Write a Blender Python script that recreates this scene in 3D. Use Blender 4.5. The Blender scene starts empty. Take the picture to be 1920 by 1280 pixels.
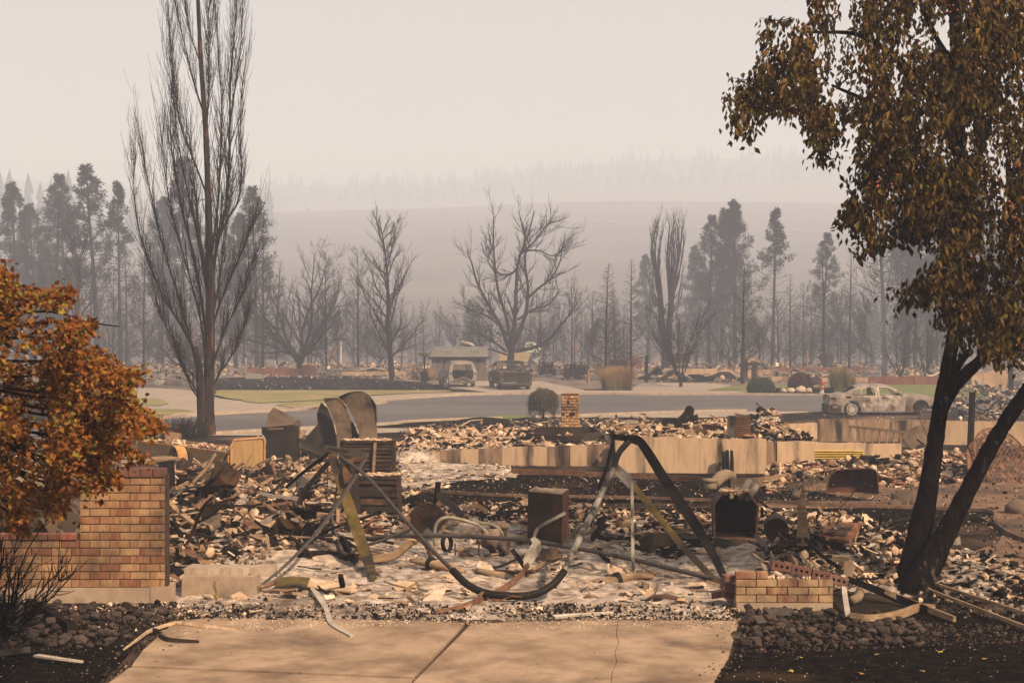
import bpy, bmesh, math, random
import numpy as np
from mathutils import Vector, Matrix, noise as mnoise
from mathutils.geometry import delaunay_2d_cdt

S = bpy.context.scene
COL = S.collection
F, CX, HY, CAMZ = 2667.0, 960.0, 670.0, 2.51      # focal length in photo pixels, principal column, horizon row, eye height
cam_data = bpy.data.cameras.new("camera")
cam = bpy.data.objects.new("camera", cam_data); COL.objects.link(cam)
cam.location = (0, 0, CAMZ); cam.rotation_euler = (math.radians(90), 0, 0)
cam_data.sensor_width = 36.0; cam_data.lens = 36.0 * F / 1920.0
cam_data.shift_y = (HY - 640.0) / 1920.0
cam_data.clip_start = 0.1; cam_data.clip_end = 4000
cam_data.dof.use_dof = True; cam_data.dof.focus_distance = 27.0; cam_data.dof.aperture_fstop = 5.0
S.camera = cam

SUN_EL, SUN_AZ = math.radians(40), math.radians(140)   # azimuth from +Y towards +X: behind the camera, to its right
w = bpy.data.worlds.new("World"); S.world = w; w.use_nodes = True
nt = w.node_tree; nt.nodes.clear()
sky = nt.nodes.new("ShaderNodeTexSky"); sky.sky_type = 'NISHITA'; sky.sun_disc = False
sky.sun_elevation = SUN_EL; sky.sun_rotation = SUN_AZ
sky.air_density = 1.2; sky.dust_density = 8.0; sky.ozone_density = 1.0
tint = nt.nodes.new("ShaderNodeMix"); tint.data_type = 'RGBA'; tint.inputs[0].default_value = 0.85
tint.inputs[7].default_value = (2.5, 2.35, 2.38, 1)          # even smoke overcast
bg = nt.nodes.new("ShaderNodeBackground"); bg.inputs[1].default_value = 0.12
out = nt.nodes.new("ShaderNodeOutputWorld")
nt.links.new(sky.outputs[0], tint.inputs[6]); nt.links.new(tint.outputs[2], bg.inputs[0]); nt.links.new(bg.outputs[0], out.inputs[0])

sd = bpy.data.lights.new("sun", 'SUN'); sd.energy = 5.0; sd.angle = math.radians(1.5); sd.color = (1.0, 0.745, 0.545)
sun = bpy.data.objects.new("sun", sd); COL.objects.link(sun)
sdir = Vector((math.sin(SUN_AZ) * math.cos(SUN_EL), math.cos(SUN_AZ) * math.cos(SUN_EL), math.sin(SUN_EL)))
sun.rotation_euler = (-sdir).to_track_quat('-Z', 'Y').to_euler(); sun.location = (30, -30, 40)

S.view_settings.view_transform = 'Standard'; S.view_settings.look = 'None'
S.view_settings.exposure = 0.74; S.view_settings.gamma = 1.0; S.view_settings.use_curve_mapping = False
cy = S.cycles
cy.use_denoising = True; cy.max_bounces = 6; cy.diffuse_bounces = 3; cy.glossy_bounces = 2; cy.transmission_bounces = 2
cy.volume_bounces = 3; cy.transparent_max_bounces = 8; cy.use_adaptive_sampling = True; cy.adaptive_threshold = 0.01
cy.sample_clamp_indirect = 4.0; cy.caustics_reflective = False; cy.caustics_refractive = False
S.render.engine = 'CYCLES'

_ZP = [(-60, 4.5), (-20, 3.0), (0, 1.0), (6, .35), (9.5, 0), (14.6, 0), (60, 0), (72, .15), (85, .42), (95, .62), (110, 1.05), (130, 1.38), (150, 1.48), (220, 1.4), (240, 1.4)]
_zx = np.array([p[0] for p in _ZP], float); _zy = np.array([p[1] for p in _ZP], float)
def gz(d): return float(np.interp(d, _zx, _zy))
_td = np.geomspace(3, 235, 4000); _ty = HY + F * (CAMZ - np.interp(_td, _zx, _zy)) / _td
def dep(py): return float(np.interp(-py, -_ty, _td))           # distance of the ground seen on a photo row
def P(px, py, d): return Vector(((px - CX) / F * d, d, CAMZ + (HY - py) / F * d))
def G(px, py, dz=0.0):
    d = dep(py); return Vector(((px - CX) / F * d, d, gz(d) + dz))
def project(x, d, z): return CX + F * x / d, HY + F * (CAMZ - z) / d

R = random.Random(11); NR = np.random.default_rng(7)
def rr(a, b): return R.uniform(a, b)

def _n(t, k): return t.nodes.new(k)
def mat(name, cols, scale=6.0, rough=.9, bump=.35, bdist=.02, metal=0.0, rand=0.0, hue=0.0, big=None, bigscale=.6, bigpos=(.45, .6), stretch=None, detail=9.0, island=0.0, spec=.08):
    """cols: colours along a fine noise; big: a second colour laid over in large worn patches."""
    m = bpy.data.materials.new(name); m.use_nodes = True; t = m.node_tree
    b = t.nodes["Principled BSDF"]; b.inputs["Roughness"].default_value = rough; b.inputs["Metallic"].default_value = metal
    b.inputs["Specular IOR Level"].default_value = spec
    tc = _n(t, "ShaderNodeTexCoord"); vec = tc.outputs["Object"]
    oi = _n(t, "ShaderNodeObjectInfo")
    if rand or hue:
        ad = _n(t, "ShaderNodeVectorMath"); ad.operation = 'MULTIPLY_ADD'
        cb = _n(t, "ShaderNodeCombineXYZ")
        for i in range(3): t.links.new(oi.outputs["Random"], cb.inputs[i])
        ad.inputs[1].default_value = (37, 53, 71)
        t.links.new(cb.outputs[0], ad.inputs[0]); t.links.new(vec, ad.inputs[2]); vec = ad.outputs[0]
    if stretch:
        mp = _n(t, "ShaderNodeMapping"); mp.inputs["Scale"].default_value = stretch; t.links.new(vec, mp.inputs[0]); vec = mp.outputs[0]
    n1 = _n(t, "ShaderNodeTexNoise"); n1.inputs["Scale"].default_value = scale; n1.inputs["Detail"].default_value = detail; n1.inputs["Roughness"].default_value = .68
    t.links.new(vec, n1.inputs[0])
    r = _n(t, "ShaderNodeValToRGB"); e = r.color_ramp.elements
    k = len(cols)
    pos = [.5 + (i / (k - 1) - .5) * .42 for i in range(k)] if k > 1 else [.5]
    e[0].position = pos[0]; e[0].color = (*cols[0], 1)
    if k > 1: e[1].position = pos[-1]; e[1].color = (*cols[-1], 1)
    else: e[1].color = (*cols[0], 1)
    for i in range(1, k - 1):
        x = e.new(pos[i]); x.color = (*cols[i], 1)
    t.links.new(n1.outputs[0], r.inputs[0]); col = r.outputs[0]
    if big:
        n2 = _n(t, "ShaderNodeTexNoise"); n2.inputs["Scale"].default_value = bigscale; n2.inputs["Detail"].default_value = 6; n2.inputs["Roughness"].default_value = .6
        t.links.new(vec, n2.inputs[0])
        mr = _n(t, "ShaderNodeMapRange"); mr.inputs[1].default_value = bigpos[0]; mr.inputs[2].default_value = bigpos[1]
        t.links.new(n2.outputs[0], mr.inputs[0])
        mx = _n(t, "ShaderNodeMix"); mx.data_type = 'RGBA'; mx.inputs[7].default_value = (*big, 1)
        t.links.new(mr.outputs[0], mx.inputs[0]); t.links.new(col, mx.inputs[6]); col = mx.outputs[2]
    if rand or island or hue:
        hs = _n(t, "ShaderNodeHueSaturation")
        mr = _n(t, "ShaderNodeMapRange"); a = rand or island
        mr.inputs[3].default_value = 1 - a; mr.inputs[4].default_value = 1 + a
        if island:
            ge = _n(t, "ShaderNodeNewGeometry"); t.links.new(ge.outputs["Random Per Island"], mr.inputs[0])
        else: t.links.new(oi.outputs["Random"], mr.inputs[0])
        t.links.new(mr.outputs[0], hs.inputs["Value"]); t.links.new(col, hs.inputs["Color"]); col = hs.outputs[0]
    t.links.new(col, b.inputs["Base Color"])
    if bump:
        bp = _n(t, "ShaderNodeBump"); bp.inputs["Strength"].default_value = bump; bp.inputs["Distance"].default_value = bdist
        t.links.new(n1.outputs[0], bp.inputs["Height"]); t.links.new(bp.outputs[0], b.inputs["Normal"])
    return m

def brick_mat(name, stops):
    """each brick takes its own fired colour from its object's random number, with flashes of the next one"""
    m = bpy.data.materials.new(name); m.use_nodes = True; t = m.node_tree; b = t.nodes["Principled BSDF"]
    b.inputs["Roughness"].default_value = .88; b.inputs["Specular IOR Level"].default_value = .25
    tc = _n(t, "ShaderNodeTexCoord"); oi = _n(t, "ShaderNodeObjectInfo")
    no = _n(t, "ShaderNodeTexNoise"); no.noise_dimensions = '4D'; no.inputs["Scale"].default_value = 9; no.inputs["Detail"].default_value = 7
    ml = _n(t, "ShaderNodeMath"); ml.operation = 'MULTIPLY'; ml.inputs[1].default_value = 97
    t.links.new(oi.outputs["Random"], ml.inputs[0]); t.links.new(ml.outputs[0], no.inputs["W"])
    mp = _n(t, "ShaderNodeMapping"); mp.inputs["Scale"].default_value = (1.6, 1, .5); t.links.new(tc.outputs["Object"], mp.inputs[0]); t.links.new(mp.outputs[0], no.inputs["Vector"])
    mr = _n(t, "ShaderNodeMapRange"); mr.inputs[1].default_value = .3; mr.inputs[2].default_value = .7; mr.inputs[3].default_value = -.3; mr.inputs[4].default_value = .3
    t.links.new(no.outputs[0], mr.inputs[0])
    ad = _n(t, "ShaderNodeMath"); ad.operation = 'ADD'; t.links.new(oi.outputs["Random"], ad.inputs[0]); t.links.new(mr.outputs[0], ad.inputs[1])
    r = _n(t, "ShaderNodeValToRGB"); e = r.color_ramp.elements
    e[0].position = stops[0][0]; e[0].color = (*stops[0][1], 1); e[1].position = stops[-1][0]; e[1].color = (*stops[-1][1], 1)
    for p, c in stops[1:-1]:
        x = e.new(p); x.color = (*c, 1)
    t.links.new(ad.outputs[0], r.inputs[0])
    n2 = _n(t, "ShaderNodeTexNoise"); n2.inputs["Scale"].default_value = 60; n2.inputs["Detail"].default_value = 4
    t.links.new(tc.outputs["Object"], n2.inputs[0])
    hs = _n(t, "ShaderNodeHueSaturation"); m2 = _n(t, "ShaderNodeMapRange"); m2.inputs[1].default_value = .3; m2.inputs[2].default_value = .7; m2.inputs[3].default_value = .78; m2.inputs[4].default_value = 1.2
    t.links.new(n2.outputs[0], m2.inputs[0]); t.links.new(m2.outputs[0], hs.inputs["Value"]); t.links.new(r.outputs[0], hs.inputs["Color"])
    gp = _n(t, "ShaderNodeNewGeometry"); n3 = _n(t, "ShaderNodeTexNoise"); n3.inputs["Scale"].default_value = 1.7; n3.inputs["Detail"].default_value = 7; n3.inputs["Roughness"].default_value = .65
    t.links.new(gp.outputs["Position"], n3.inputs["Vector"]); m3 = _n(t, "ShaderNodeMapRange"); m3.inputs[1].default_value = .42; m3.inputs[2].default_value = .68; m3.inputs[4].default_value = .85; t.links.new(n3.outputs[0], m3.inputs[0])
    sx = _n(t, "ShaderNodeMix"); sx.data_type = 'RGBA'; sx.inputs[7].default_value = (.045, .030, .021, 1); t.links.new(m3.outputs[0], sx.inputs[0]); t.links.new(hs.outputs[0], sx.inputs[6])
    t.links.new(sx.outputs[2], b.inputs["Base Color"])
    bp = _n(t, "ShaderNodeBump"); bp.inputs["Strength"].default_value = .4; bp.inputs["Distance"].default_value = .004
    t.links.new(n2.outputs[0], bp.inputs["Height"]); t.links.new(bp.outputs[0], b.inputs["Normal"])
    return m

def leaf_mat(name, stops, trans=.35):
    m = bpy.data.materials.new(name); m.use_nodes = True; t = m.node_tree; b = t.nodes["Principled BSDF"]
    b.inputs["Roughness"].default_value = .6; b.inputs["Specular IOR Level"].default_value = .08
    ge = _n(t, "ShaderNodeNewGeometry"); oi = _n(t, "ShaderNodeObjectInfo")
    ad = _n(t, "ShaderNodeMath"); ad.operation = 'ADD'; t.links.new(ge.outputs["Random Per Island"], ad.inputs[0]); t.links.new(oi.outputs["Random"], ad.inputs[1])
    fr = _n(t, "ShaderNodeMath"); fr.operation = 'FRACT'; t.links.new(ad.outputs[0], fr.inputs[0])
    r = _n(t, "ShaderNodeValToRGB"); e = r.color_ramp.elements; r.color_ramp.interpolation = 'LINEAR'
    e[0].position = stops[0][0]; e[0].color = (*stops[0][1], 1); e[1].position = stops[-1][0]; e[1].color = (*stops[-1][1], 1)
    for p, c in stops[1:-1]:
        x = e.new(p); x.color = (*c, 1)
    t.links.new(fr.outputs[0], r.inputs[0]); t.links.new(r.outputs[0], b.inputs["Base Color"])
    tr = _n(t, "ShaderNodeBsdfTranslucent"); t.links.new(r.outputs[0], tr.inputs[0])
    mx = _n(t, "ShaderNodeMixShader"); mx.inputs[0].default_value = trans
    o = t.nodes["Material Output"]; t.links.new(b.outputs[0], mx.inputs[1]); t.links.new(tr.outputs[0], mx.inputs[2]); t.links.new(mx.outputs[0], o.inputs[0])
    return m

def tag(o, label=None, cat=None, group=None, kind=None):
    if label: o["label"] = label
    if cat: o["category"] = cat
    if group: o["group"] = group
    if kind: o["kind"] = kind
    return o
def thing(name, label, cat, loc=(0, 0, 0), rot=(0, 0, 0), group=None):
    o = bpy.data.objects.new(name, None); COL.objects.link(o); o.empty_display_size = .2
    o.location = loc; o.rotation_euler = rot
    return tag(o, label, cat, group)
def mw(o):
    m = Matrix.LocRotScale(o.location, o.rotation_euler, o.scale)
    return mw(o.parent) @ m if o.parent else m
def link(name, mesh, parent=None, mats=None):
    o = bpy.data.objects.new(name, mesh); COL.objects.link(o)
    if parent: o.parent = parent
    return o

def mesh_np(name, V, Fc, mats, midx=None, smooth=False):
    """V (n,3), Fc (m,k) integer array or a list of them with equal k"""
    me = bpy.data.meshes.new(name)
    V = np.asarray(V, np.float32); Fl = Fc if isinstance(Fc, list) else [Fc]
    tot = [np.asarray(f, np.int32) for f in Fl if len(f)]
    me.vertices.add(len(V)); me.vertices.foreach_set("co", V.ravel())
    loops = np.concatenate([f.ravel() for f in tot]); cnt = np.concatenate([np.full(len(f), f.shape[1], np.int32) for f in tot])
    st = np.concatenate([[0], np.cumsum(cnt)[:-1]]).astype(np.int32)
    me.loops.add(len(loops)); me.loops.foreach_set("vertex_index", loops)
    me.polygons.add(len(cnt)); me.polygons.foreach_set("loop_start", st)
    for m in (mats if isinstance(mats, (list, tuple)) else [mats]): me.materials.append(m)
    if midx is not None: me.polygons.foreach_set("material_index", np.asarray(midx, np.int32))
    me.polygons.foreach_set("use_smooth", np.full(len(cnt), smooth, bool))
    me.update(calc_edges=True); me.validate()
    return me

class MB:
    """collects shapes in place coordinates and links them as ONE mesh object"""
    def __init__(s): s.v = []; s.f = []; s.mi = []
    def add(s, vs, fs, mi=0):
        o = len(s.v); s.v += [tuple(v) for v in vs]; s.f += [tuple(i + o for i in f) for f in fs]; s.mi += [mi] * len(fs); return s
    def box(s, c, size, rot=None, mi=0, jit=0.0):
        hx, hy, hz = [k / 2 for k in size]; vs = []
        M = rot.to_matrix() if hasattr(rot, "to_matrix") else (rot or Matrix.Identity(3))
        for x, y, z in ((-1, -1, -1), (1, -1, -1), (1, 1, -1), (-1, 1, -1), (-1, -1, 1), (1, -1, 1), (1, 1, 1), (-1, 1, 1)):
            p = Vector((x * hx * (1 + rr(-jit, jit)), y * hy * (1 + rr(-jit, jit)), z * hz * (1 + rr(-jit, jit))))
            vs.append(M @ p + Vector(c))
        return s.add(vs, [(3, 2, 1, 0), (4, 5, 6, 7), (0, 1, 5, 4), (1, 2, 6, 5), (2, 3, 7, 6), (3, 0, 4, 7)], mi)
    def hexa(s, b, t, mi=0):
        """8 corners: bottom ring b, top ring t (counter-clockwise seen from above)"""
        return s.add(list(b) + list(t), [(3, 2, 1, 0), (4, 5, 6, 7), (0, 1, 5, 4), (1, 2, 6, 5), (2, 3, 7, 6), (3, 0, 4, 7)], mi)
    def tube(s, pts, rad, n=6, mi=0, cap=True, flat=1.0):
        pts = [Vector(p) for p in pts]; k = len(pts)
        rad = [rad] * k if isinstance(rad, (int, float)) else list(np.interp(np.linspace(0, 1, k), np.linspace(0, 1, len(rad)), rad))
        vs = []; up = Vector((0, 0, 1)); u = None
        for i, p in enumerate(pts):
            t = (pts[min(i + 1, k - 1)] - pts[max(i - 1, 0)]).normalized()
            if u is None:
                u = t.cross(up if abs(t.z) < .9 else Vector((1, 0, 0))).normalized()
            else: u = (u - t * u.dot(t)).normalized()
            v = t.cross(u)
            for j in range(n):
                a = 2 * math.pi * j / n
                vs.append(p + (u * math.cos(a) + v * math.sin(a) * flat) * rad[i])
        fs = []
        for i in range(k - 1):
            for j in range(n):
                a, b = i * n + j, i * n + (j + 1) % n
                fs.append((a, b, b + n, a + n))
        if cap: fs += [tuple(range(n - 1, -1, -1)), tuple((k - 1) * n + j for j in range(n))]
        return s.add(vs, fs, mi)
    def strip(s, pts, wid, th, mi=0, side=None):
        """a flat bar of width wid and thickness th along pts; side = direction of the width"""
        pts = [Vector(p) for p in pts]; k = len(pts); vs = []
        wl = [float(q) for q in np.interp(np.linspace(0, 1, k), np.linspace(0, 1, len(wid)), wid)] if isinstance(wid, (list, tuple)) else [wid] * k
        for i, p in enumerate(pts):
            t = (pts[min(i + 1, k - 1)] - pts[max(i - 1, 0)]).normalized()
            sd_ = Vector(side[i] if isinstance(side, list) else side) if side is not None else t.cross(Vector((0, 0, 1)))
            sd_ = (sd_ - t * sd_.dot(t)).normalized(); nn = t.cross(sd_).normalized()
            h, q = sd_ * wl[i] / 2, nn * th / 2
            vs += [p - h - q, p + h - q, p + h + q, p - h + q]
        fs = [(3, 2, 1, 0), tuple((k - 1) * 4 + j for j in range(4))]
        for i in range(k - 1):
            for j in range(4):
                a, b = i * 4 + j, i * 4 + (j + 1) % 4
                fs.append((a, b, b + 4, a + 4))
        return s.add(vs, fs, mi)
    def plate(s, poly, thick, mi=0):
        """closed slab from a planar polygon of 3-D points, given thickness along its normal"""
        p = [Vector(q) for q in poly]; n = Vector()
        for i in range(len(p)): n += p[i].cross(p[(i + 1) % len(p)])
        n.normalize(); k = len(p); o = n * thick
        return s.add(p + [q - o for q in p], [tuple(range(k)), tuple(range(2 * k - 1, k - 1, -1))] + [(i, i + k, (i + 1) % k + k, (i + 1) % k) for i in range(k)], mi)
    def disc(s, c, axis, r, th, n=16, mi=0, hole=0.0):
        c = Vector(c); ax = Vector(axis).normalized(); u = ax.orthogonal().normalized(); v = ax.cross(u); vs = []
        rings = [(r, -th / 2), (r, th / 2)] + ([(hole, th / 2), (hole, -th / 2)] if hole else [])
        for q, h in rings:
            for j in range(n):
                a = 2 * math.pi * j / n; vs.append(c + (u * math.cos(a) + v * math.sin(a)) * q + ax * h)
        fs = []; m = len(rings)
        for i in range(m if hole else 1):
            for j in range(n):
                a, b = i * n + j, i * n + (j + 1) % n; i2 = (i + 1) % m
                fs.append((a, b, i2 * n + (j + 1) % n, i2 * n + j))
        if not hole: fs += [tuple(range(n - 1, -1, -1)), tuple(n + j for j in range(n))]
        return s.add(vs, fs, mi)
    def blob(s, c, rad, seg=10, ring=7, rough=.15, mi=0, seed=0, rot=None):
        c = Vector(c); vs = []; rx, ry, rz = rad if hasattr(rad, "__len__") else (rad,) * 3
        for i in range(ring + 1):
            th = math.pi * i / ring
            for j in range(seg):
                ph = 2 * math.pi * j / seg
                d = Vector((math.sin(th) * math.cos(ph), math.sin(th) * math.sin(ph), math.cos(th)))
                q = 1 + rough * 2 * (mnoise.noise(d * 1.7 + Vector((seed * 3.7, seed, 0))) )
                p = Vector((d.x * rx, d.y * ry, d.z * rz)) * q
                vs.append((rot @ p if rot else p) + c)
        fs = [(i * seg + j, (i + 1) * seg + j, (i + 1) * seg + (j + 1) % seg, i * seg + (j + 1) % seg) for i in range(ring) for j in range(seg)]
        return s.add(vs, fs, mi)
    def build(s, name, mats, parent=None, loc=None, smooth=False, local=False, weld=False):
        me = bpy.data.meshes.new(name)
        V = [Vector(v) for v in s.v]
        if parent and not local:
            inv = mw(parent).inverted(); V = [inv @ v for v in V]
        if loc is not None and not parent:
            l = Vector(loc); V = [v - l for v in V]
        me.from_pydata([tuple(v) for v in V], [], s.f)
        for m in (mats if isinstance(mats, (list, tuple)) else [mats]): me.materials.append(m)
        me.polygons.foreach_set("material_index", s.mi); me.polygons.foreach_set("use_smooth", [smooth] * len(s.f))
        me.update()
        o = link(name, me, parent)
        if loc is not None and not parent: o.location = loc
        return o
def one(mb, name, mats, label, cat, loc=None, group=None, kind=None, smooth=False):
    """a thing that is one mesh, its origin at its base"""
    if loc is None:
        a = np.array([tuple(v) for v in mb.v]); loc = (a[:, 0].mean(), a[:, 1].mean(), a[:, 2].min())
    return tag(mb.build(name, mats, loc=loc, smooth=smooth), label, cat, group, kind)
def copy_tree(o, parent=None):
    c = o.copy(); COL.objects.link(c)
    if parent: c.parent = parent
    for ch in list(o.children): copy_tree(ch, c)
    return c
def bez(pts, n=8):
    """smooth line through points (Catmull-Rom)"""
    p = [Vector(q) for q in pts]; p = [p[0] * 2 - p[1]] + p + [p[-1] * 2 - p[-2]]; o = []
    for i in range(1, len(p) - 2):
        for k in range(n):
            t = k / n
            o.append(.5 * ((2 * p[i]) + (p[i + 1] - p[i - 1]) * t + (2 * p[i - 1] - 5 * p[i] + 4 * p[i + 1] - p[i + 2]) * t * t + (3 * p[i] - p[i - 1] - 3 * p[i + 1] + p[i + 2]) * t ** 3))
    return o + [p[-2]]
def pin(poly, x, y):
    c = False; j = len(poly) - 1
    for i in range(len(poly)):
        (xi, yi), (xj, yj) = poly[i], poly[j]
        if (yi > y) != (yj > y) and x < (xj - xi) * (y - yi) / (yj - yi) + xi: c = not c
        j = i
    return c
def pin_np(poly, X, Y):
    c = np.zeros(len(X), bool); j = len(poly) - 1
    for i in range(len(poly)):
        (xi, yi), (xj, yj) = poly[i], poly[j]
        if yi != yj: c ^= ((yi > Y) != (yj > Y)) & (X < (xj - xi) * (Y - yi) / (yj - yi) + xi)
        j = i
    return c
M = {}
M['soil'] = mat("charred_soil", [(0.0072, 0.0054, 0.0048), (0.0192, 0.0144, 0.0108), (0.051, 0.036, 0.0252)], 2.2, spec=0, bump=.8, bdist=.05, big=(.15, .10, .068), bigscale=.22, bigpos=(.5, .68))
M['burnt'] = mat("burnt_turf", [(0.0027, 0.00225, 0.00225), (0.0072, 0.00585, 0.00495), (0.0225, 0.0171, 0.01305)], 9, spec=0, bump=1, bdist=.05, big=(.075, .048, .026), bigscale=.5, bigpos=(.58, .76))
M['brown'] = mat("bare_brown_soil", [(0.063, 0.0369, 0.0225), (0.144, 0.0861, 0.0525), (0.243, 0.156, 0.0975)], 4, bump=.8, bdist=.04, big=(.06, .042, .033), bigscale=.35, bigpos=(.48, .62))
M['farsoil'] = mat("burnt_lot_soil", [(.05, .042, .037), (.13, .10, .078), (.30, .235, .175)], 1.1, bump=.6, bdist=.1, big=(.045, .038, .034), bigscale=.11, bigpos=(.5, .58))
M['lawn'] = mat("dry_lawn", [(.16, .125, .05), (.23, .185, .075), (.30, .25, .12)], 3, bump=.6, bdist=.04, big=(.135, .135, .045), bigscale=.35, bigpos=(.42, .62))
M['green'] = mat("green_lawn", [(.07, .085, .022), (.115, .135, .035), (.18, .18, .07)], 4, bump=.6, bdist=.04, big=(.17, .14, .06), bigscale=.4, bigpos=(.48, .66))
M['asphalt'] = mat("worn_asphalt", [(.088, .080, .078), (.112, .102, .098), (.142, .13, .122)], 1.4, rough=.85, bump=.25, bdist=.01, big=(.082, .076, .075), bigscale=.13, bigpos=(.42, .64), stretch=(.35, 1, 1))
M['conc'] = mat("concrete_paving", [(0.198, 0.159, 0.12), (0.279, 0.224, 0.168), (0.342, 0.28, 0.212)], 1.3, bump=.2, bdist=.01, big=(.26, .21, .165), bigscale=.4, bigpos=(.48, .7))
M['drive'] = mat("driveway_concrete", [(0.175, 0.121, 0.0783), (0.286, 0.204, 0.134), (0.364, 0.266, 0.181)], 3.4, bump=.35, bdist=.006, big=(.09, .058, .038), bigscale=1.3, bigpos=(.44, .74))
M['joint'] = mat("joint_filler", [(0.03, 0.0204, 0.015), (0.072, 0.045, 0.03)], 18, bump=.5)
M['kerb'] = mat("kerb_concrete", [(0.225, 0.172, 0.124), (0.306, 0.237, 0.172), (0.396, 0.318, 0.24)], 3, bump=.3, bdist=.01)
M['found'] = mat("stem_wall_concrete", [(0.276, 0.188, 0.112), (0.406, 0.285, 0.175), (0.536, 0.39, 0.249)], 1.6, bump=.35, bdist=.01, big=(.045, .033, .025), bigscale=1.6, bigpos=(.53, .70), stretch=(1.5, 1.5, .3))
M['found2'] = mat("scorched_and_shaded_stem_wall", [(0.12, 0.0768, 0.048), (0.24, 0.162, 0.102), (0.36, 0.264, 0.174)], 2.2, bump=.35, bdist=.01, big=(.035, .025, .02), bigscale=1.3, bigpos=(.47, .62), stretch=(1.6, 1.6, .3))
M['base'] = mat("pier_base_concrete", [(0.2, 0.145, 0.1), (0.29, 0.215, 0.15), (0.36, 0.28, 0.2)], 3, bump=.3, bdist=.006, big=(.07, .05, .04), bigscale=1.4, bigpos=(.52, .7))
M['mortar'] = mat("dark_mortar_and_shade", [(.030, .022, .017), (.07, .05, .037)], 14, bump=.5, bdist=.004)
M['brick'] = brick_mat("buff_and_red_brick", [(-.1, (0.2, 0.0784, 0.0378)), (.03, (0.2, 0.0804, 0.0386)), (.14, (0.25, 0.127, 0.0605)), (.4, (0.29, 0.167, 0.0798)), (.75, (0.325, 0.201, 0.0991)), (1.0, (0.27, 0.152, 0.0739)), (1.2, (0.23, 0.108, 0.0504))])
M['brickbuff'] = brick_mat("buff_brick", [(-.1, (0.238, 0.0935, 0.048)), (.15, (0.308, 0.178, 0.088)), (.4, (0.37, 0.238, 0.12)), (.8, (0.378, 0.255, 0.132)), (1.0, (0.299, 0.153, 0.076)), (1.2, (0.246, 0.0935, 0.048))])
M['brickred'] = brick_mat("cored_red_brick", [(-.1, (.13, .055, .042)), (.4, (.18, .075, .053)), (.8, (.16, .07, .05)), (1.2, (.22, .115, .085))])
M['brickwall'] = brick_mat("dark_red_brick", [(-.1, (.15, .045, .028)), (.5, (.22, .07, .04)), (1.2, (.28, .10, .06))])
M['bricktan'] = brick_mat("spalled_tan_brick", [(-.1, (.30, .12, .055)), (.3, (.42, .24, .11)), (.7, (.50, .33, .17)), (1.2, (.36, .18, .085))])
M['ash'] = mat("white_ash", [(0.314, 0.226, 0.155), (0.506, 0.38, 0.27), (0.699, 0.551, 0.42)], 9, bump=.8, bdist=.02, island=.3)
M['drift'] = mat("grey_ash_drift", [(0.194, 0.148, 0.106), (0.363, 0.285, 0.211), (0.532, 0.433, 0.328)], 7, bump=.9, bdist=.02, big=(.09, .07, .055), bigscale=2.5, bigpos=(.5, .66))
M['plaster'] = mat("scorched_plaster", [(0.218, 0.146, 0.086), (0.383, 0.266, 0.167), (0.547, 0.411, 0.281)], 12, bump=.6, bdist=.01, island=.32)
M['tan'] = mat("baked_clay_debris", [(0.0945, 0.0577, 0.0318), (0.189, 0.12, 0.07), (0.302, 0.205, 0.128)], 12, bump=.6, bdist=.01, island=.35)
M['char'] = mat("charcoal", [(0.005, 0.0045, 0.004), (0.0125, 0.0105, 0.009), (0.03, 0.024, 0.019)], 20, spec=0, bump=.9, bdist=.01, island=.4, rough=.8)
M['rust'] = mat("rusted_steel", [(.06, .032, .02), (.13, .065, .038), (.22, .12, .07)], 10, bump=.4, bdist=.006, island=.3, metal=.15, rough=.75)
M['rustdark'] = mat("dark_rusted_steel", [(0.0168, 0.0119, 0.0091), (0.0385, 0.0252, 0.0175), (0.084, 0.0434, 0.0238)], 7, bump=.35, bdist=.006, big=(.10, .05, .028), bigscale=1.6, bigpos=(.5, .68), rough=.7, metal=.15, rand=.15)
M['greydeb'] = mat("grey_debris", [(0.104, 0.0883, 0.0722), (0.19, 0.158, 0.127), (0.285, 0.239, 0.191)], 12, bump=.6, bdist=.01, island=.35)
M['wood'] = mat("weathered_board", [(0.104, 0.0659, 0.0369), (0.19, 0.126, 0.0737), (0.304, 0.217, 0.135)], 5, bump=.4, bdist=.006, stretch=(1, 1, 6), island=.3)
M['brickdeb'] = mat("broken_brick", [(0.152, 0.068, 0.0385), (0.237, 0.116, 0.07), (0.304, 0.176, 0.108)], 8, bump=.5, bdist=.01, island=.35)
M['galv'] = mat("galvanised_steel", [(0.153, 0.135, 0.108), (0.261, 0.239, 0.194), (0.36, 0.333, 0.27)], 9, bump=.3, bdist=.003, metal=.35, rough=.6, big=(.045, .034, .024), bigscale=4.5, bigpos=(.46, .60))
M['olive'] = mat("heat_stained_channel", [(0.04125, 0.03, 0.0105), (0.1125, 0.07875, 0.0225), (0.1875, 0.135, 0.04125)], 5, bump=.25, bdist=.003, metal=.25, rough=.6, big=(.03, .024, .018), bigscale=1.7, bigpos=(.47, .6))
M['blacksteel'] = mat("sooty_black_steel", [(0.005, 0.0045, 0.004), (0.011, 0.009, 0.0075), (0.025, 0.019, 0.0135)], 9, bump=.3, bdist=.003, metal=.2, rough=.6)
M['greysteel'] = mat("grey_scaled_steel", [(0.0318, 0.0269, 0.0235), (0.0563, 0.048, 0.0416), (0.0833, 0.0711, 0.0612)], 12, bump=.35, bdist=.003, metal=.2, rough=.68)
M['carskin'] = mat("burnt_bare_car_steel", [(.10, .08, .062), (.25, .21, .17), (.45, .40, .34)], 2.6, bump=.3, bdist=.006, metal=.15, rough=.72, big=(.07, .047, .033), bigscale=1.3, bigpos=(.5, .66))
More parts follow.
